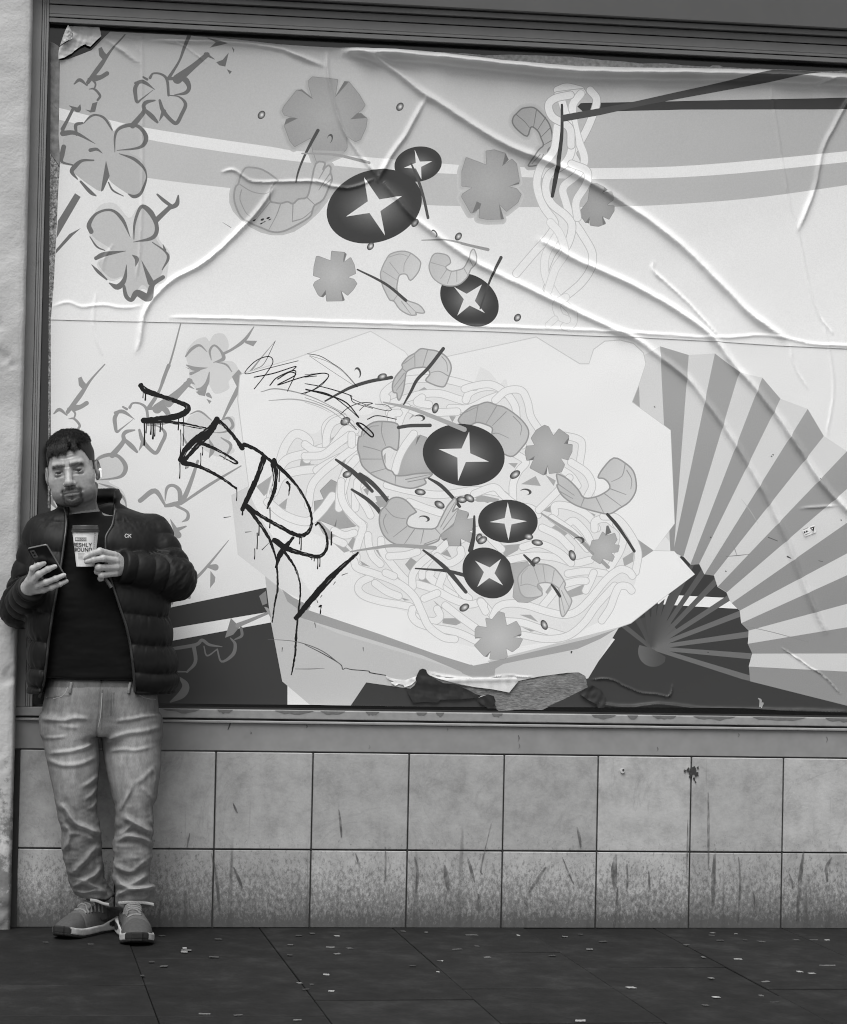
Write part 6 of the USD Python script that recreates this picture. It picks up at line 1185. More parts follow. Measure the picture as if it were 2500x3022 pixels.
brow = np.exp(-((z_ - 0.0185 - 0.10 * np.clip(ax - 0.012, 0, 0.022) + 0.22 * np.clip(ax - 0.036, 0, 1)) / 0.0072) ** 2) * sm(0.005, 0.010, ax) * sm(0.058, 0.048, ax) * (y_ > 0.05) * isH * (0.9 + 1.4 * hn2)
blend(np.clip(brow * 1.25, 0, 1) * 0.95, 0.018)
blend(isH * 0.75 * np.exp(-((z_ - 0.006) / 0.0105) ** 2) * np.exp(-((ax - 0.033) / 0.0165) ** 2) * (y_ > 0.06), 0.06)  # shade of the eye sockets painted into the skin tone
blend(isH * 0.75 * np.exp(-((z_ - 0.0014) / 0.0028) ** 2) * sm(0.050, 0.044, ax) * sm(0.015, 0.019, ax) * (y_ > 0.07), 0.03)
scalp = isH * sm(0.058, 0.070, z_ + 0.9 * np.clip(0.055 - y_, 0, 0.09) * 1.0)
side = isH * (y_ < 0.060) * sm(0.010, 0.045, z_ + 0.25 * np.clip(0.03 - y_, 0, 1)) * sm(0.058, 0.050, y_ + 0.02 * hn)
blend(np.clip(np.maximum(scalp, side), 0, 1) * 0.95, 0.025)
tone *= (1 + 0.32 * hn)
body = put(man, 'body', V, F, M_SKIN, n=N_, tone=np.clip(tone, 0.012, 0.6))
print('body', len(F))
# eyes behind the lids
for s in (-1, 1):
    e = trimesh.creation.icosphere(4, 0.0120); v = e.vertices
    c = from_head(np.array([s * 0.0338, 0.0785, -0.003]))
    look = (CAM + np.array([0, 0, 0]) - c); look /= np.linalg.norm(look)
    a = np.degrees(np.arccos(np.clip((v / 0.0120) @ look, -1, 1)))
    t = np.where(a < 11, 0.004, np.where(a < 35, 0.014, 0.12))
    put(str(body.GetPath()), 'eye', v + c, e.faces, M_EYE, n=v / 0.012, tone=t)
# finger nails
for H, names, up in ((RH, ('index', 'middle', 'ring'), -1), (LH, ('index',), -1)):
    for nm in names:
        pts, r = H[nm]; tip = pts[-1]; d = pts[-1] - pts[-2]; d /= np.linalg.norm(d)
        nrm = np.array([0, -1.0, 0]) - d * (-d[1]); nrm /= np.linalg.norm(nrm); w = np.cross(d, nrm)
        c = tip + nrm * (r[-1] * 0.93) + d * 0.0005
        U_, W_ = np.meshgrid(np.linspace(-1, 1, 7), np.linspace(-1, 1, 7)); 
        P = c + (U_[..., None] * 0.0068 * d) + (W_[..., None] * 0.0052 * w) - nrm * (0.0024 * W_ ** 2 + 0.0010 * np.clip(U_, -1, 1) ** 4)[..., None]
        rr = np.hypot(U_, W_); P = np.where((rr > 1.0)[..., None], c + (P - c) / np.maximum(rr, 1)[..., None] - nrm * 0.001, P)
        i_ = np.arange(49).reshape(7, 7); Fq = np.stack([i_[:-1, :-1], i_[1:, :-1], i_[1:, 1:], i_[:-1, 1:]], -1).reshape(-1, 4)
        put(str(body.GetPath()), 'fingernail', P.reshape(-1, 3), Fq, M_SKIN, tone=np.full(49, 0.52))

# ---- hair: dense cap and combed strands
def hairline(x, y, w=0.0):
    """lowest hair height (head frame) by side position: short fringe in front, recess at the temples, fade at the sides"""
    return None
def hair_mask(q):
    x, y, z = q.T; ax = np.abs(x)
    front = 0.068 + 0.010 * sm(0.0, 0.06, x) + 0.010 * sm(0.04, 0.055, ax) - 0.012 * sm(0.01, -0.04, x)
    sidez = 0.071 - 0.050 * sm(0.070, 0.045, y) - 0.030 * sm(0.035, 0.010, y) - 0.02 * sm(0.0, -0.05, y)
    line = np.where(y > 0.070, front, np.minimum(front, sidez))
    return z - line
def hair_cap(p):
    q = to_head(p)
    d = ellipsoid(q, (0, -0.006, 0.042), (0.0785, 0.096, 0.086))
    d = smin(d, ellipsoid(q, (0, 0.034, -0.018), (0.0710, 0.060, 0.088)), 0.03)
    x, y, z = q.T
    th = 0.0010 + 0.0085 * sm(0.070, 0.115, z) * sm(-0.14, 0.0, y + 0.03) + 0.0025 * sm(0.03, 0.07, z)
    th = th + 0.0035 * (meshkit.fbm(p * np.array([160, 60, 90]), 3, 9) - 0.5) * sm(0.05, 0.09, z)
    return smax(d - th, -(hair_mask(q) - 0.004) * 0.8, 0.004)
V, F, N_ = surface(hair_cap, HO - .15, HO + .16, 0.0030)
hair = put(man, 'hair', V, F, M_HAIR, n=N_)
rg = np.random.default_rng(5); pts_, cnt, wd = [], [], []
fi = rg.integers(0, len(V), 13000)
for i in fi:
    q0 = to_head(V[i][None])[0]
    if q0[2] < 0.045: continue
    flat = abs(q0[0]) > 0.058
    nq = np.array([N_[i] @ HX, N_[i] @ HY, N_[i] @ HZ])
    top = sm(0.06, 0.11, q0[2]); L = 0.005 if flat and q0[2] < 0.09 else 0.008 + 0.012 * top + 0.004 * rg.random()
    dirn = np.array([0.10 * rg.normal() - 0.15, 0.9, -0.15]); dirn = dirn - nq * (dirn @ nq); dirn /= max(np.linalg.norm(dirn), 1e-6)
    if q0[1] > 0.055: dirn = np.array([0.12 * rg.normal(), 0.25, -1.0]); dirn = dirn - nq * (dirn @ nq); dirn /= np.linalg.norm(dirn)
    up_ = 0.26 * top * (0.6 + 0.8 * rg.random()) if q0[1] < 0.055 else 0.12
    P = [q0 - nq * 0.002, q0 + (dirn + nq * up_ * 1.2) * L * 0.5, q0 + (dirn + nq * up_ * 0.55) * L]
    pts_ += [from_head(k) for k in P]; cnt.append(3); wd += [0.0009, 0.0008, 0.0003]
# fringe locks over the forehead
for _ in range(520):
    x0 = rg.uniform(-0.066, 0.052); yy = 0.098 * math.sqrt(max(0.05, 1 - (x0 / 0.082) ** 2)); z0 = 0.086 + rg.normal() * 0.004
    lock = 0.006 * math.sin(x0 * 210 + 1.3) + 0.004 * math.sin(x0 * 470)
    L = 0.020 + lock + rg.uniform(-.003, .003) + (0.006 if x0 < 0 else -0.004) - (0.016 if 0.012 < x0 < 0.022 or x0 > 0.040 else 0)
    a = np.array([x0, yy * 0.90, z0]); b = np.array([x0 + 0.002 * rg.normal(), yy * 0.965, z0 - 0.5 * L]); c = np.array([x0 + 0.003 * rg.normal() - 0.001, yy * 0.985 + 0.0015, z0 - L])
    pts_ += [from_head(k) for k in (a, b, c)]; cnt.append(3); wd += [0.0016, 0.0014, 0.0005]
cv = UsdGeom.BasisCurves.Define(stage, path_for(str(hair.GetPath()), 'strands'))
cv.CreateTypeAttr('linear'); cv.CreateCurveVertexCountsAttr(Vt.IntArray(cnt)); cv.CreatePointsAttr(Vt.Vec3fArray.FromNumpy((np.array(pts_) - LOC[str(man.GetPath())]).astype(np.float32)))
cv.CreateWidthsAttr(Vt.FloatArray.FromNumpy(np.array(wd, np.float32))); cv.SetWidthsInterpolation('vertex')
UsdShade.MaterialBindingAPI.Apply(cv.GetPrim()).Bind(M_HAIR); tag(cv.GetPrim(), kind='stuff')
# white earbud in his left ear
def bud(p):
    q = to_head(p); return np.minimum(ellipsoid(q, (0.0945, 0.0040, -0.012), (0.0060, 0.0075, 0.0075)), cone(q, (0.0965, 0.0075, -0.014), (0.0950, 0.0110, -0.0365), 0.0036, 0.0033))
V, F, N_ = surface(bud, from_head(np.array([0.09, 0, -0.025])) - .04, from_head(np.array([0.09, 0, -0.025])) + .04, 0.0014)
put(man, 'earbud', V, F, M_WHITEP, n=N_)

# ---- sweater
T_ROWS = [(1508, 205, 338, -.170, .062), (1530, 170, 388, -.172, .085), (1560, 132, 440, -.176, .105), (1600, 112, 468, -.185, .122), (1700, 106, 476, -.200, .138), (1800, 102, 486, -.206, .146), (1900, 98, 494, -.204, .146), (1985, 102, 496, -.200, .140), (2016, 108, 490, -.196, .136)]
torso = loft(T_ROWS)

def near_noise(q, d, seed, w=0.03):
    out = np.zeros(len(q)); k = np.abs(d) < w
    if k.any(): out[k] = meshkit.fbm(q[k], 3, seed) - 0.5
    return out
def wr(p, seed, sc, amp): return amp * (meshkit.fbm(p * np.asarray(sc) + seed * 7.1, 3, seed) - 0.5)
def sweater_sdf(p):
    d = torso(p) + 0.016
    d = d + 0.012 * near_noise(p * np.array([7, 7, 22]) + 14.2, d, 2)
    neck = cone(p, from_head(np.array([0, -0.015, -0.085])), NECK_LO + [0, -0.01, -0.06], 0.070, 0.085)
    line = A3(262, 1512, -.25)[2] + 0.13 * (p[:, 0] - A3(262, 1512, -.25)[0]) + 0.25 * np.clip(p[:, 1] + 0.20, 0, 0.1)
    d = smin(d, neck, 0.012)
    d = smax(d, p[:, 2] - line, 0.004)
    return d
V, F, N_ = surface(sweater_sdf, [-0.72, -0.40, 0.80], [-0.18, -0.02, 1.47], 0.0042)
put(man, 'sweater', V, F, M_KNIT, n=N_, tone=np.full(len(V), 0.0055) * (1 + 0.5 * (meshkit.fbm(V * 40, 3, 3) - .5)))

# ---- quilted jacket
J_ROWS = [(1500, 190, 350, -.165, .080), (1522, 140, 420, -.166, .100), (1548, 100, 470, -.170, .115), (1600, 86, 484, -.182, .135), (1700, 82, 492, -.196, .150), (1800, 80, 500, -.204, .158), (1900, 84, 510, -.202, .158), (1985, 84, 526, -.198, .156), (2030, 88, 520, -.194, .150), (2052, 92, 508, -.192, .144)]
jack = loft(J_ROWS, 2.5)
ZL = PchipInterpolator(*np.array(sorted([(A3(x, y, -.33)[2], A3(x, y, -.33)[0]) for x, y in [(192, 1490), (197, 1540), (190, 1600), (175, 1700), (157, 1800), (143, 1900), (134, 1985), (116, 2082)]])).T)
ZR = PchipInterpolator(*np.array(sorted([(A3(x, y, -.33)[2], A3(x, y, -.33)[0]) for x, y in [(345, 1480), (334, 1545), (312, 1590), (311, 1650), (330, 1720), (352, 1790), (372, 1850), (386, 1920), (398, 2060)]])).T)
SEAM_PY = [1450, 1541, 1629, 1722, 1812, 1900, 1982, 2036, 2075]
SEAM_Z = np.array(sorted([A3(300, py, -.3)[2] for py in SEAM_PY]))
def puff(t, sharp=0.30):
    """pillow between seams at whole t: 0 on the seam, 1 mid-way"""
    u = np.abs(t - np.round(t)) * 2; return np.clip(u, 0, 1) ** sharp if False else 1 - (1 - np.clip(u, 0, 1)) ** 2.6
def near_noise(q, d, seed, w=0.03):
    out = np.zeros(len(q)); k = np.abs(d) < w
    if k.any(): out[k] = meshkit.fbm(q[k], 3, seed) - 0.5
    return out
def torso_baffle(p, d0):
    t = np.interp(p[:, 2] + 0.006 * np.sin(p[:, 0] * 21), SEAM_Z, np.arange(len(SEAM_Z)))
    cr = near_noise(np.c_[p[:, 0] * 60, p[:, 1] * 60, p[:, 2] * 16], d0, 6)
    u = 1 - puff(t)
    return 0.0085 * puff(t) - 0.004 + 0.009 * cr * (0.30 + u)
ARMS = [(SH_R + [0.012, 0, 0.0], EL_R, CUFF_R, (.064, .062, .049)), (SH_L + [-0.012, 0, 0.0], EL_L, CUFF_L, (.065, .068, .053))]
def arm_sdf(p, S_, E_, W_, r):
    d1, d2 = cone(p, S_, E_, r[0], r[1]), cone(p, E_, W_, r[1], r[2])
    L1, L2 = np.linalg.norm(E_ - S_), np.linalg.norm(W_ - E_)
    t1 = np.clip(((p - S_) @ (E_ - S_)) / L1 ** 2, 0, 1) * L1; t2 = np.clip(((p - E_) @ (W_ - E_)) / L2 ** 2, 0, 1) * L2 + L1
    w = np.clip(0.5 + (d2 - d1) / 0.05, 0, 1)
    t = t1 * w + t2 * (1 - w)
    d = smin(d1, d2, 0.03)
    u_ = p @ np.array([.55, .2, .81]); cr = near_noise(np.c_[p @ np.array([.8, .1, -.59]) * 46, p[:, 1] * 30, u_ * 18], d, 8)
    cap = ((p - W_) @ (W_ - E_)) / L2 - 0.004
    d = d - 0.0068 * puff(t / 0.062 + 0.15) + 0.003 - 0.012 * cr * (0.30 + 0.70 * np.exp(-((t - L1) / 0.07) ** 2))
    return smax(d, cap, 0.012)
COL_C = A3(262, 1478, -.165)
def collar(p):
    q = p - COL_C; tilt = q[:, 2] - 0.10 * q[:, 0] - 0.10 * (q[:, 1])
    rr = np.hypot(q[:, 0] / 0.098, q[:, 1] / 0.096); d = np.abs((rr - 1) * 0.097) - 0.011
    d = d - 0.004 * np.sin(tilt * 150 + 0.5)
    d = smax(d, np.abs(tilt + 0.012) - 0.046, 0.012)
    gap = np.maximum(np.maximum(-0.068 - q[:, 0], q[:, 0] - 0.082), q[:, 1] + 0.012)
    return smax(d, -gap, 0.008)
def jacket_sdf(p):
    d = jack(p); d = d - torso_baffle(p, d)
    d = smin(d, cone(p, A3(330, 1530, -.165), SH_L + [-0.01, 0, -0.012], 0.052, 0.062), 0.03); d = smin(d, cone(p, A3(205, 1535, -.165), SH_R + [0.02, 0, -0.012], 0.050, 0.058), 0.03)
    zz = p[:, 2]; xl, xr = ZL(np.clip(zz, *ZL.x[[0, -1]])), ZR(np.clip(zz, *ZR.x[[0, -1]]))
    d = smin(d, cone(p, A3(118, 2010, -.20), A3(104, 2068, -.215), 0.030, 0.020), 0.03)
    op = np.maximum(np.maximum(xl - p[:, 0], p[:, 0] - xr), p[:, 1] + 0.185)
    d = smax(d, -op, 0.012)
    hem = jack(p) ; d = smax(d, 0.0 - (p[:, 2] - 0.818 + 0.05 * np.clip(-(p[:, 0] + 0.5), 0, 1)), 0.01)
    for a in ARMS: d = smin(d, arm_sdf(p, *a), 0.014)
    return smin(d, collar(p), 0.010)
V, F, N_ = surface(jacket_sdf, [-0.86, -0.46, 0.74], [-0.02, 0.03, 1.56], 0.0044)
jt = 0.0055 * (1 + 0.5 * (meshkit.fbm(V * 18, 3, 3) - .5))
jacket = put(man, 'jacket', V, F, M_JACKET, n=N_, tone=jt)
print('jacket', len(F))
def front_of(fn, x, z, y0=-0.55, y1=-0.05, n=400):
    """first hit of a ray from the street into the cloth at x, z"""
    ys = np.linspace(y0, y1, n); d = fn(np.c_[np.full(n, x), ys, np.full(n, z)]); k = np.argmax(d < 0)
    return ys[k] if (d < 0).any() else y1
def tube(P, r, n=8):
    P = np.asarray(P, float); T = np.gradient(P, axis=0); T /= np.linalg.norm(T, axis=1, keepdims=True)
    a = np.cross(T, [0, 1.0, 0.01]); a /= np.linalg.norm(a, axis=1, keepdims=True); b = np.cross(T, a)
    t = np.linspace(0, 2 * np.pi, n, endpoint=False); r = np.broadcast_to(r, len(P))
    V = P[:, None] + r[:, None, None] * (np.cos(t)[None, :, None] * a[:, None] + np.sin(t)[None, :, None] * b[:, None]); V = V.reshape(-1, 3)
    i = np.arange(len(P) - 1)[:, None] * n; j = np.arange(n); k = (j + 1) % n
    F = np.stack([i + j, i + k, i + n + k, i + n + j], -1).reshape(-1, 4); F = np.vstack([F[:, [0, 1, 2]], F[:, [0, 2, 3]]])
    c0 = [[0, k2, k2 + 1] for k2 in range(1, n - 1)]; o = (len(P) - 1) * n; c1 = [[o, o + k2 + 1, o + k2] for k2 in range(1, n - 1)]
    m = trimesh.Trimesh(V, np.vstack([F, c0, c1]), process=False); m.fix_normals(); return m
# zips along the two front edges, with teeth
for f_, off in ((ZL, -0.004), (ZR, 0.004)):
    zz = np.linspace(f_.x[0] + 0.02, min(f_.x[-1], 1.44), 70); P = []
    for z in zz:
        x = float(f_(z)); P.append((x, front_of(jacket_sdf, x + off * 2.5, z) - 0.001, z))
    P = np.array(P); P[:, 1] = np.convolve(np.pad(P[:, 1], 3, 'edge'), np.ones(7) / 7, 'valid')
    z_ = solid(str(jacket.GetPath()), 'zip', tube(P, 0.0045), M_ZIP, smooth=True)
# chest badge with its letters
bx_, bz_ = A3(379, 1582, -.33)[[0, 2]]; by_ = front_of(jacket_sdf, bx_, bz_)
bd = bx(bx_ - 0.0125, bx_ + 0.0125, by_ - 0.0035, by_ + 0.004, bz_ - 0.0135, bz_ + 0.0085, 0.001)
badge = solid(str(jacket.GetPath()), 'badge', bd, M_ZIP)
def text_on(parent, name, txt, h, origin, right, up, m, bold=True, depth=0.0008, center=True, bend=None, shear=0.0):
    t = meshkit.text_mesh(txt, h, depth, bold); v = t.vertices.copy()
    if center: v[:, 0] -= (v[:, 0].min() + v[:, 0].max()) / 2
    v[:, 0] += shear * v[:, 1]
    right, up = np.asarray(right, float), np.asarray(up, float); nn = np.cross(right, up)
    w = bend(v) if bend else np.asarray(origin) + v[:, :1] * right + v[:, 1:2] * up + v[:, 2:] * nn
    f = t.faces
    return put(parent, name, w, f, m)
text_on(str(jacket.GetPath()), 'badge_letters', 'CK', 0.0125, (bx_, by_ - 0.0036, bz_ - 0.005), (1, 0, 0), (0, 0, 1), M_TEXTW, bold=False)

# ---- jeans
def Lp(x, y): return 50 + x / 2.2109, 1900 + y / 2.2109
def lrows(rows): return [(Lp(0, y)[1], Lp(l, 0)[0], Lp(r, 0)[0], yc, b) for y, l, r, yc, b in rows]
PEL = loft(lrows([(225, 205, 895, -.188, .118), (262, 194, 902, -.190, .124), (330, 182, 914, -.190, .128), (420, 168, 928, -.188, .128), (520, 158, 938, -.186, .122), (600, 164, 942, -.186, .108)]), 2.5)
LEG_A = loft(lrows([(470, 158, 538, -.185, .112), (600, 164, 536, -.188, .106), (720, 185, 540, -.192, .098), (850, 212, 535, -.196, .092), (1000, 244, 524, -.200, .086), (1120, 264, 528, -.198, .082), (1200, 288, 546, -.192, .080), (1300, 292, 554, -.182, .080), (1400, 302, 560, -.172, .080), (1480, 322, 566, -.162, .078), (1540, 340, 584, -.152, .078), (1590, 350, 604, -.146, .078), (1625, 368, 626, -.142, .076), (1652, 400, 632, -.140, .070)]), 2.3)
LEG_B = loft(lrows([(470, 546, 938, -.185, .112), (600, 550, 942, -.188, .106), (720, 562, 941, -.194, .098), (850, 588, 934, -.204, .092), (1000, 622, 912, -.214, .086), (1060, 634, 888, -.218, .083), (1120, 642, 888, -.220, .082), (1220, 636, 890, -.218, .080), (1320, 624, 890, -.216, .080), (1420, 622, 880, -.214, .079), (1500, 626, 868, -.213, .078), (1560, 634, 874, -.212, .080), (1600, 640, 898, -.212, .080), (1640, 645, 894, -.212, .078), (1690, 652, 892, -.214, .074), (1712, 660, 890, -.216, .070)]), 2.3)
FOLDS = [([(158, 488), (300, 500), (380, 485), (470, 492)], 12, 6), ([(180, 612), (250, 612), (335, 605)], 9, 3), ([(205, 715), (350, 702), (430, 685), (505, 648)], 12, 5), ([(190, 755), (300, 792), (420, 782), (525, 735)], 13, 5), ([(360, 690), (430, 680), (520, 640)], 9, 3), ([(420, 935), (480, 905), (535, 855)], 13, 6), ([(440, 1015), (490, 985), (532, 925)], 12, 6), ([(460, 1080), (500, 1060), (530, 1010)], 10, 4),
         ([(275, 1045), (320, 1085), (380, 1170), (460, 1205), (552, 1238)], 17, 13), ([(290, 1180), (340, 1225), (330, 1300), (296, 1360)], 15, 9), ([(335, 1240), (420, 1240), (520, 1290)], 14, 6), ([(350, 1520), (390, 1470), (440, 1420), (500, 1345), (552, 1320)], 17, 10), ([(345, 1535), (450, 1538), (520, 1500), (560, 1440)], 14, 10), ([(348, 1585), (440, 1560), (520, 1590), (620, 1622)], 13, 11), ([(360, 1612), (440, 1625), (520, 1612), (630, 1650)], 9, 8),
         ([(640, 505), (760, 490), (850, 470), (935, 462)], 11, 4), ([(560, 650), (640, 610), (720, 585), (830, 570), (940, 540)], 14, 5), ([(590, 700), (700, 690), (780, 695), (880, 672)], 11, 4), ([(665, 1095), (700, 1030), (742, 950), (740, 900)], 12, 6), ([(800, 930), (850, 970), (880, 1020)], 13, 4), ([(690, 1120), (760, 1165), (820, 1200), (892, 1240)], 17, 13), ([(640, 1250), (700, 1225), (760, 1175)], 13, 8), ([(640, 1290), (720, 1255), (800, 1265), (850, 1280), (892, 1325)], 16, 11),
         ([(625, 1440), (690, 1475), (760, 1480), (850, 1405)], 14, 6), ([(632, 1520), (700, 1570), (770, 1560), (858, 1500)], 14, 9), ([(640, 1560), (720, 1592), (820, 1600), (922, 1572)], 13, 13), ([(640, 1655), (690, 1618), (780, 1600), (850, 1585)], 12, 10), ([(870, 1040), (880, 1120), (893, 1200)], 9, 4), ([(880, 800), (905, 860), (900, 930)], 8, 3), ([(760, 920), (820, 880), (900, 800)], 14, 4), ([(240, 520), (330, 540), (420, 545)], 14, 3)]
_FT = []
for P, w, h in FOLDS:
    Q = catmull(P, k=10); d = np.r_[0, np.cumsum(np.hypot(*np.diff(Q, axis=0).T))]; s_ = np.arange(0, d[-1], 3.0)
    e_ = np.clip(np.minimum(s_, d[-1] - s_) / 45 + 0.12, 0, 1)
    w = w * 1.35; h = h * 1.25
    _FT.append((cKDTree(np.c_[50 + np.interp(s_, d, Q[:, 0]) / 2.2109, 1900 + np.interp(s_, d, Q[:, 1]) / 2.2109]), w / 2.2109, h * 0.001 * e_))
def folds(p, yc):
    out = np.zeros(len(p)); q = photo(p); f = np.clip((yc - p[:, 1]) / 0.03, 0, 1)
    for T, w, h in _FT:
        d, i = T.query(q, distance_upper_bound=w * 4.2); ok = np.isfinite(d)
        out[ok] += h[i[ok]] * (np.exp(-(d[ok] / w) ** 2) - 0.38 * np.exp(-(d[ok] / (2.1 * w)) ** 2))
    return out * f
def jeans_sdf(p):
    zz = p[:, 2]
    d = smin(LEG_A(p), LEG_B(p), 0.006); d = smin(d, PEL(p), 0.022)
    back = 0.006 * np.sin(zz * 95 + p[:, 0] * 30) * np.clip((p[:, 1] + 0.17) / 0.04, 0, 1) * (zz < 0.5)
    low = np.clip((0.50 - zz) / 0.25, 0, 1)
    d = d - folds(p, -0.19) * 1.15 - back - (0.002 + 0.007 * low) * near_noise(np.c_[p[:, 0] * 14, p[:, 1] * 14, zz * 26], d, 4) * 2
    cr = at(290, 2150, -.3)
    fly = np.exp(-((p[:, 0] - (cr[0] - 0.002 + 0.06 * (zz - cr[2]))) / 0.0035) ** 2) * (p[:, 1] < -0.2) * (zz > cr[2] - 0.03)
    d = d + 0.0035 * fly
    return d
V, F, N_ = surface(jeans_sdf, [-0.66, -0.40, 0.06], [-0.14, -0.02, 0.91], 0.0042)
ph = photo(V); Lx, Ly = (ph[:, 0] - 50) * 2.2109, (ph[:, 1] - 1900) * 2.2109
jt = np.full(len(V), 0.135)
def gz(x, y, sx, sy): return np.exp(-((Lx - x) / sx) ** 2 - ((Ly - y) / sy) ** 2)
front = np.clip((-0.19 - V[:, 1]) / 0.05, 0, 1)
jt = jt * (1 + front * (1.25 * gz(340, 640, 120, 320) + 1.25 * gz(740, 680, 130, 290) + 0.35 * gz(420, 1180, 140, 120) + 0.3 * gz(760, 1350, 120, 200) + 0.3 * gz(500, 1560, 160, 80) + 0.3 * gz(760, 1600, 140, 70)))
fv = folds(V, -0.19); jt = jt * (1 + 22 * np.clip(fv, -0.006, 0.012))  # highlight on fold crests and shade in troughs painted into the denim
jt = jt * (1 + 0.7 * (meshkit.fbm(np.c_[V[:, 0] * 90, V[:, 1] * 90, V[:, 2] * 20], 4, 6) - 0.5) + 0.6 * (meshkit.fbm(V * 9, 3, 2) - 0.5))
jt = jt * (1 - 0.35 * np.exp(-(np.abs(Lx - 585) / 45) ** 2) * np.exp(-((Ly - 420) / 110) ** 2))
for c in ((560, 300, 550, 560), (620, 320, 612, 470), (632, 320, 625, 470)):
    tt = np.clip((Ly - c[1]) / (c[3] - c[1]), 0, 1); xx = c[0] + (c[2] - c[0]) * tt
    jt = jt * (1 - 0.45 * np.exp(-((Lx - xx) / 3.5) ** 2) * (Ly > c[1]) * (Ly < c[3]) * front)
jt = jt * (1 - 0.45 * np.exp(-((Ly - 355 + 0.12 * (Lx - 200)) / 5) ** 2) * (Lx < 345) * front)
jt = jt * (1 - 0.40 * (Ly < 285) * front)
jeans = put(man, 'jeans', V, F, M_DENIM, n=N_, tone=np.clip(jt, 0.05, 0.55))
print('jeans', len(F))
def seam_path(pts, off=0.0006):
    out = []
    for x, y in pts:
        px, py = Lp(x, y); yy = -0.30
        for _ in range(3):
            w = at(px, py, yy); yy = front_of(jeans_sdf, w[0], w[2])
        w = at(px, py, yy); w[1] -= off; out.append(w)
    return np.array(out)
for x0, x1 in ((352, 372), (735, 752)):                                   # belt loops
    a = seam_path([(x0 + 4, 252), (x0, 275), (x0 - 4, 300), (x0 - 6, 322)], 0.003)
    solid(str(jeans.GetPath()), 'belt_loop', tube(a, 0.0052, 8), plain('loop_denim_%s' % ('left' if x0 < 400 else 'right'), 0.16, 0.9, noise=0.3, scale=200), smooth=True)
solid(str(jeans.GetPath()), 'pocket_seam', tube(seam_path([(192, 352), (240, 358), (290, 345), (318, 315), (330, 285)]), 0.0013, 6), M_THREAD, smooth=True)
solid(str(jeans.GetPath()), 'pocket_seam', tube(seam_path([(800, 335), (830, 352), (870, 360), (905, 362)]), 0.0013, 6), M_THREAD, smooth=True)
solid(str(jeans.GetPath()), 'fly_seam', tube(seam_path([(556, 320), (552, 400), (545, 480), (530, 545)]), 0.0014, 6), M_THREAD, smooth=True)
# frayed stitched hems
for pts in ([(478, 1672), (520, 1678), (560, 1694), (600, 1702)], [(662, 1692), (720, 1688), (780, 1688), (840, 1692), (892, 1702)]):
    a = seam_path(pts, 0.004) if False else np.array([at(*Lp(x, y), (-0.225 if x < 640 else -0.288)) for x, y in catmull(pts, k=6)])
    h_ = solid(str(jeans.GetPath()), 'hem', tube(a, 0.0054, 8), plain('hem_denim' + ('_a' if pts[0][0] < 600 else '_b'), 0.20, 0.9, noise=0.4, scale=160), smooth=True)
    for i in range(0, len(a) - 1):
        for t in (0.2, 0.7):
            c = a[i] * (1 - t) + a[i + 1] * t
            solid(str(h_.GetPath()), 'stitch', tube([c + [0.0015, -0.0056, -0.0035], c + [0, -0.0060, 0.001], c + [-0.0012, -0.005, 0.0048]], 0.0013, 5), M_THREAD, smooth=True)

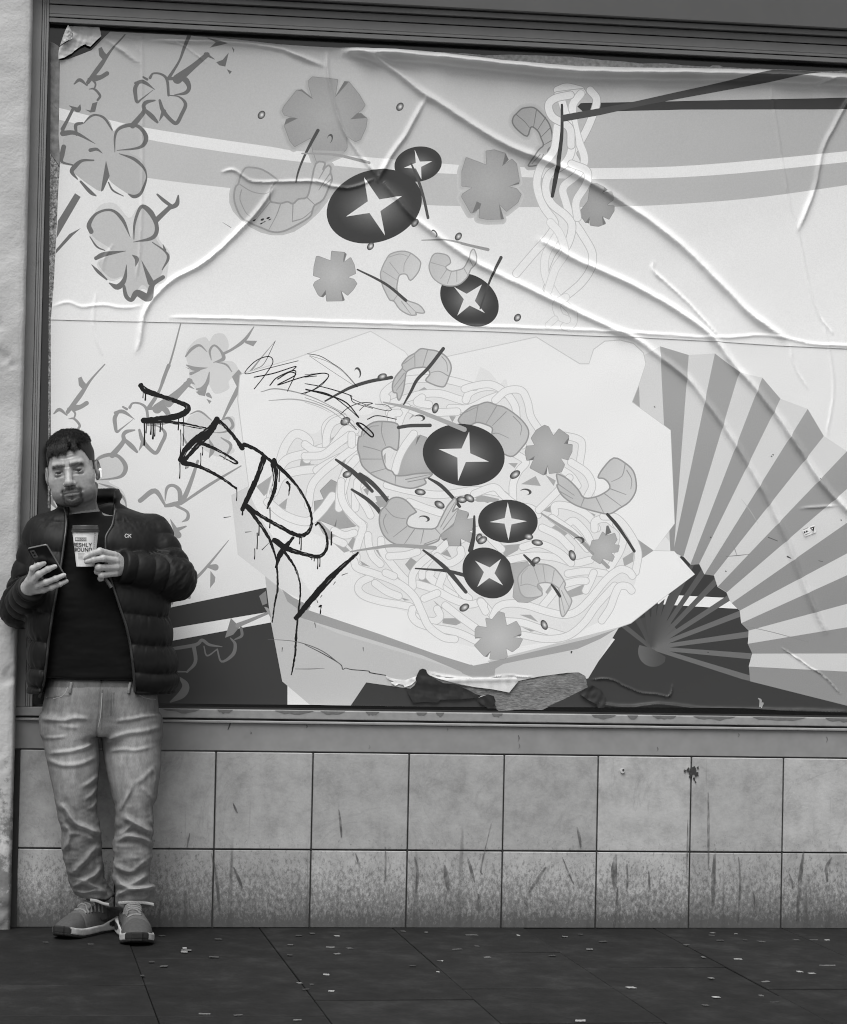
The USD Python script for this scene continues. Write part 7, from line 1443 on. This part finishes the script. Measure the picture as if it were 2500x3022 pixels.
# ---- trainers
def make_shoe(name, toe, heel, label, width):
    toe, heel = np.asarray(toe, float), np.asarray(heel, float); ax = toe - heel; ax[2] = 0; Ln = np.linalg.norm(ax); f = ax / Ln; sd = np.array([f[1], -f[0], 0.0])
    def loc(p): q = p - heel; return (q @ f) / Ln, q @ sd, q[:, 2]
    def glob(s, w, z): return heel + np.asarray(s)[..., None] * Ln * f + np.asarray(w)[..., None] * sd + np.asarray(z)[..., None] * np.array([0, 0, 1.0])
    ss = [0, .04, .12, .25, .4, .55, .7, .80, .88, .94, .975, 1.0]
    hw = PchipInterpolator(ss, width * np.array([.10, .60, .74, .76, .74, .84, .98, .98, .90, .74, .56, .24]))
    cw = PchipInterpolator(ss, np.array([0, 0, 0, 0, .003, .006, .008, .006, .003, .001, 0, 0]) * (1 if name.endswith('a') else -1))
    ht = PchipInterpolator(ss, [.075, .105, .112, .108, .112, .100, .082, .070, .062, .055, .048, .036])
    spring = lambda s: 0.016 * np.clip((s - 0.72) / 0.28, 0, 1) ** 2 + 0.003 * np.clip((0.12 - s) / 0.12, 0, 1) ** 2
    def outline(s, w, extra=0.0):
        sc = np.clip(s, 0, 1); h = np.maximum(hw(sc), 0.002) + extra
        d = np.abs(w - cw(sc)) - h
        return np.maximum(d, np.maximum(-s, s - 1) * Ln - extra)
    def upper(p):
        s, w, z = loc(p); sc = np.clip(s, 0, 1); h = np.maximum(hw(sc), 0.012); zb = 0.022 + spring(sc); H = np.maximum(ht(sc), zb + 0.016)
        u = np.abs(w - cw(sc)) / h; v = np.clip(z - zb, -0.02, 1) / (H - zb)
        m = (u ** 2.6 + np.abs(v) ** 2.1) ** (1 / 2.3); d = (m - 1) * np.minimum(h, H - zb) * 0.9
        d = smax(d, np.maximum(-s, s - 1) * Ln, 0.022); d = smax(d, zb - 0.006 - z, 0.004)
        hole = np.maximum(np.hypot((s - 0.17) * Ln / 0.062, (w) / 0.040) - 1, 0) * 0.04 - 0.001
        d = smax(d, -np.maximum(hole, 0.075 - z), 0.008)
        # seams between overlays
        d = d + 0.0016 * np.exp(-((s - 0.70 - 0.9 * np.abs(w)) * Ln / 0.004) ** 2) + 0.0014 * np.exp(-((s - 0.34 + 0.25 * (z - 0.06)) * Ln / 0.004) ** 2)
        return d
    def tongue(p):
        s, w, z = loc(p); q = np.c_[(s) * Ln, w, z]
        return cone(q * np.array([1, 0.42, 1]), (0.30 * Ln, 0, 0.118), (0.60 * Ln, 0, 0.094), 0.013, 0.010)
    up_fn = lambda p: smin(upper(p), tongue(p), 0.004)
    lo = np.minimum(toe, heel) - .08; hi = np.maximum(toe, heel) + .08; lo[2] = -0.01; hi[2] = 0.15
    t = str(put(man, 'shoe', *((lambda a: (a[0], a[1], M_SUEDE, a[2], shoe_tone(loc(a[0]), cw)))(surface(up_fn, lo, hi, 0.0034))), label=label).GetPath())
    def mid(p):
        s, w, z = loc(p); sc = np.clip(s, 0, 1); top = 0.030 + spring(sc) + 0.020 * np.clip((0.42 - sc) / 0.2, 0, 1) * 1.0
        d = outline(s, w, 0.004 + 0.004 * np.clip((0.4 - sc) / 0.3, 0, 1)); d = smax(d, np.maximum(0.009 + spring(sc) - z, z - top), 0.006); return d - 0.0015
    V, F, N2 = surface(mid, lo, hi, 0.0034); s, w, z = loc(V)
    win = (np.abs(np.hypot((s - 0.20) / 0.15, (z - 0.031) / 0.014)) < 1)
    mt = np.where(win, 0.018, 0.33) * (1 + 0.5 * (meshkit.fbm(V * 70, 3, 2) - 0.5)); mt = np.where(np.abs(w - cw(np.clip(s, 0, 1))) < 0.8 * hw(np.clip(s, 0, 1)) * (s > 0.95), 0.02, mt)
    mt = np.where((s > 0.965), 0.02, mt)
    put(t, 'midsole', V, F, M_RUB, n=N2, tone=mt)
    def sole(p):
        s, w, z = loc(p); sc = np.clip(s, 0, 1)
        d = outline(s, w, 0.005); return smax(d, np.maximum(spring(sc) + 0.0005 - z, z - 0.010 - spring(sc)), 0.003)
    V, F, N2 = surface(sole, lo, hi, 0.0034); put(t, 'outsole', V, F, M_RUB, n=N2, tone=np.full(len(V), 0.012))
    def bump_(p):
        s, w, z = loc(p); sc = np.clip(s, 0, 1)
        d = upper(p) - 0.0035; return smax(smax(d, (0.93 - s) * Ln, 0.006), np.maximum(0.006 - z, z - 0.040 + 14 * (w - cw(sc)) ** 2), 0.006)
    V, F, N2 = surface(bump_, lo, hi, 0.0032); put(t, 'toe_bumper', V, F, M_RUB, n=N2, tone=np.full(len(V), 0.012))
    # laces
    for k in range(6):
        s0 = 0.43 + 0.048 * k; W0 = 0.029 - 0.0012 * k
        for sg in (1,):
            P = []
            for w in np.linspace(-W0, W0, 11):
                sx = s0 + 0.012 * math.sin(w * 60 + k)
                zz = np.linspace(0.15, 0.012, 180); g = glob(np.full(180, sx), np.full(180, w), zz); dd = up_fn(g); j = np.argmax(dd < 0); P.append(g[j] + [0, 0, 0.0022])
            solid(t, 'lace', tube(np.array(P), 0.0036, 8), M_LACE, smooth=True)
    # side logo: a curved tick
    for sgn in (1, -1):
        tick = catmull([(.12, .070), (.22, .050), (.32, .040), (.40, .040), (.455, .047), (.475, .060), (.455, .052), (.42, .0475), (.34, .051), (.24, .060)], True, 5)
        T = [np.array(x.exterior.coords)[:3] for x in shapely.constrained_delaunay_triangles(Polygon(tick).buffer(0)).geoms]
        P = np.array(T).reshape(-1, 2); fo = 0.0
        VV = []
        for s, z in P:
            ws = np.linspace(0.075, 0.0, 160) * sgn; g = glob(np.full(160, s), ws, np.full(160, z)); dd = upper(g); j = np.argmax(dd < 0); VV.append(g[j] + sd * sgn * 0.0014)
        VV = np.array(VV); FF = np.arange(len(VV)).reshape(-1, 3)
        put(t, 'side_tick', VV, FF, M_TICK)
    return t
def shoe_tone(q, cw):
    s, w, z = q; c = np.full(len(s), 0.075)
    c = np.where((s > 0.70 + 0.9 * np.abs(w)), 0.060, c); c = np.where((s > 0.36) & (s < 0.68) & (np.abs(w) < 0.024), 0.11, c); c = np.where((s < 0.34) & (z < 0.085), 0.055, c)
    return c
M_LACE = plain('lace_cord', 0.15, 0.9, noise=0.3, scale=200)
M_TICK = plain('black_leather', 0.010, 0.5)
make_shoe('shoe_a', ground(176, 2774, .0), ground(352, 2741, .0) + [0.0, 0.01, 0], 'grey suede trainer turned side-on with toe pointing left', 0.049)
make_shoe('shoe_b', ground(404, 2793, .0), ground(388, 2752, .0) + [-0.012, 0.005, 0], 'grey suede trainer seen toe-on', 0.053)

# ------------------------------------------------------------------ things in his hands
cup = thing('coffee_cup', 'white paper takeaway cup with dark lid in the man\'s hand', 'cup', loc=tuple(J(1003, 855, -.368)))
c0 = np.array(J(1003, 850, -.368)); c1 = np.array(J(1003, 335, -.372)); ax_ = (c1 - c0); Hc = np.linalg.norm(ax_); ax_ /= Hc
cx_ = np.array([1.0, 0, 0]) - ax_ * ax_[0]; cx_ /= np.linalg.norm(cx_); cy_ = np.cross(ax_, cx_)
def turn(parent, name, prof, m, tone=None, n=64):
    prof = np.array(prof); t = np.linspace(0, 2 * np.pi, n, endpoint=False)
    V = c0 + prof[:, 1][:, None, None] * ax_ + prof[:, 0][:, None, None] * (np.cos(t)[None, :, None] * cx_ + np.sin(t)[None, :, None] * cy_); V = V.reshape(-1, 3)
    i = np.arange(len(prof) - 1)[:, None] * n; j = np.arange(n); k = (j + 1) % n
    F = np.stack([i + j, i + k, i + n + k, i + n + j], -1).reshape(-1, 4)
    mm = trimesh.Trimesh(V, np.vstack([F[:, [0, 1, 2]], F[:, [0, 2, 3]]]), process=False)
    v, f, nn = meshkit.arrays(mm, 40)
    return put(parent, name, v, f, m, n=nn, tone=None if tone is None else np.full(len(v), tone))
rb, rt = 0.0300, 0.0432
rad = lambda h: rb + (rt - rb) * h / Hc
turn(cup, 'body', [(0.0, 0.004), (rb - 0.003, 0.004), (rb - 0.001, 0.0), (rb, 0.0)] + [(rad(h), h) for h in np.linspace(0.001, Hc, 12)], M_PAPERC, 0.74)
turn(cup, 'lid', [(rt + 0.0005, Hc - 0.004), (rt + 0.0030, Hc - 0.003), (rt + 0.0034, Hc + 0.002), (rt + 0.0012, Hc + 0.0035), (rt + 0.0008, Hc + 0.005), (rt - 0.0006, Hc + 0.0185), (rt - 0.002, Hc + 0.020), (rt - 0.005, Hc + 0.0195), (rt - 0.006, Hc + 0.016), (0, Hc + 0.016)], M_LID)
turn(cup, 'lid_rim', [(rt + 0.0010, Hc + 0.0052), (rt + 0.0026, Hc + 0.0058), (rt + 0.0026, Hc + 0.0078), (rt + 0.0008, Hc + 0.0084)], M_LID)
def cup_wrap(parent, name, txt, h, ang, hz, m, bold=True, shear=0.0, vertical=False, off=0.0008):
    t = meshkit.text_mesh(txt, h, 0.0004, bold); v = t.vertices.copy(); t2 = t
    for _ in range(2): v2, f2 = trimesh.remesh.subdivide_to_size(v, t2.faces, 0.004); v = v2; t2 = trimesh.Trimesh(v2, f2, process=False)
    v = v.copy(); v[:, 0] -= (v[:, 0].min() + v[:, 0].max()) / 2; v[:, 0] += shear * v[:, 1]
    X, Y = (v[:, 0], v[:, 1]) if not vertical else (-v[:, 1], v[:, 0])
    hh = hz + Y; r = rad(hh) + off + v[:, 2]; a = ang + X / rad(hz)
    return put(parent, name, c0 + hh[:, None] * ax_ + r[:, None] * (np.sin(a)[:, None] * cx_ - np.cos(a)[:, None] * cy_), t2.faces, m)
_cs = 1 if (-cy_)[1] < 0 else -1
if _cs < 0: cy_ = -cy_
# logo band with its name, the two printed lines, small print and the upright script
a_ = np.linspace(-1.02, 0.06, 24); V = []; 
for hh in (0.0845, 0.0965): V += [c0 + hh * ax_ + (rad(hh) + 0.0005) * (math.sin(a) * cx_ - math.cos(a) * cy_) for a in a_]
put(cup, 'logo_band', V, [(i, i + 1, i + 25, i + 24) for i in range(23)], M_INK)
cup_wrap(cup, 'logo_letters', 'GREGGS', 0.0068, -0.40, 0.0870, M_TEXTW, off=0.0010)
for i in range(4):
    a = -0.93 + (i % 2) * 0.07; hh = 0.0878 + (i // 2) * 0.0040
    put(cup, 'logo_mark', [c0 + (hh + dh) * ax_ + (rad(hh) + 0.0012) * (math.sin(a + da) * cx_ - math.cos(a + da) * cy_) for da, dh in ((0, 0), (0.055, 0), (0.055, 0.0032), (0, 0.0032))], [(0, 1, 2, 3)], M_TEXTW)
cup_wrap(cup, 'printed_line', 'FRESHLY', 0.0125, -0.46, 0.0660, M_INK)
cup_wrap(cup, 'printed_line', 'GROUND', 0.0125, -0.46, 0.0500, M_INK)
M_FAINT = plain('faint_print', 0.45, 0.6); M_GREYP = plain('grey_print', 0.30, 0.6)
def cup_patch(name, a0, a1, h0, h1, mtl, off=0.0009):
    aa = np.linspace(a0, a1, 5); V = [c0 + h * ax_ + (rad(h) + off) * (math.sin(a) * cx_ - math.cos(a) * cy_) for h in (h0, h1) for a in aa]
    put(cup, name, V, [(i, i + 1, i + 6, i + 5) for i in range(4)], mtl)
_rp = np.random.default_rng(3)
for k in range(5): cup_patch('small_print', -0.80, -0.08 - _rp.uniform(0, 0.2), 0.0432 - 0.0045 * k, 0.0450 - 0.0045 * k, M_FAINT)
for k in range(9):                                                                     # unreadable upright script: loops and bars
    h0 = 0.060 + 0.0060 * k; a = 0.72 + 0.02 * (k % 2)
    cup_patch('upright_script', a, a + 0.17, h0, h0 + 0.0012, M_GREYP); cup_patch('upright_script', a, a + 0.03, h0 + 0.0013, h0 + 0.0048, M_GREYP)
    if k % 3: cup_patch('upright_script', a + 0.13, a + 0.16, h0 + 0.0013, h0 + 0.0040, M_GREYP)

ph_ = thing('phone', 'black mobile phone held up in the man\'s other hand', 'phone', loc=tuple(J(440, 850, -.405)))
tl, tr, br = J(128, 600, -.435), J(412, 540, -.475), J(752, 1046, -.410)
ux = (tr - tl); wP = np.linalg.norm(ux); ux /= wP; uy = (br - tr); uy -= ux * (uy @ ux); hP = np.linalg.norm(uy); uy /= hP; uz = np.cross(ux, uy)
if uz[1] > 0: uz = -uz
pc = (tl + br) / 2
rr_ = sbox(-wP / 2 + .007, -hP / 2 + .007, wP / 2 - .007, hP / 2 - .007).buffer(.007, 8)
def plate(g, z0, z1):
    m = trimesh.creation.extrude_polygon(g, z1 - z0, engine='earcut'); v = m.vertices; m.vertices = pc + v[:, :1] * ux + v[:, 1:2] * uy + (v[:, 2:] + z0) * uz; m.fix_normals(); return m
solid(ph_, 'rim', plate(rr_, -0.0070, 0.0002), M_PHONEEDGE); solid(ph_, 'back_panel', plate(rr_.buffer(-0.0012), -0.0002, 0.0010), M_PHONE)
solid(ph_, 'screen', plate(rr_.buffer(-0.0015), -0.0078, -0.0069), M_PHONE)
solid(ph_, 'camera_bump', plate(sbox(-wP / 2 + .009, -hP / 2 + .012, -wP / 2 + .021, -hP / 2 + .036).buffer(.003), 0.0010, 0.0020), M_PHONEEDGE)
for k in range(2): solid(ph_, 'camera_lens', plate(Point(-wP / 2 + .015, -hP / 2 + .018 + .012 * k).buffer(.0038), 0.0020, 0.0027), M_PHONE)
solid(ph_, 'bright_corner', plate(sbox(wP / 2 - .0105, -hP / 2 - .0008, wP / 2 - .0035, -hP / 2 + .0016).buffer(.0006), -0.004, 0.0016), M_STEEL)  # bright piece added to stand for the highlight on the top corner
vp = thing('vape_pen', 'short dark grey tube hanging from the man\'s curled little finger', 'vape pen', loc=tuple(J(1340, 1080, -.385)))
a, b = np.array(J(1262, 985, -.388)), np.array(J(1378, 1150, -.392))
t_ = tube(np.array([a, a * .7 + b * .3, a * .3 + b * .7, b]), 0.0066, 20); solid(vp, 'tube', t_, M_VAPE, smooth=40)
solid(vp, 'end_cap', tube(np.array([b, b + (b - a) * 0.06]), 0.0062, 20), M_PHONEEDGE, smooth=40)
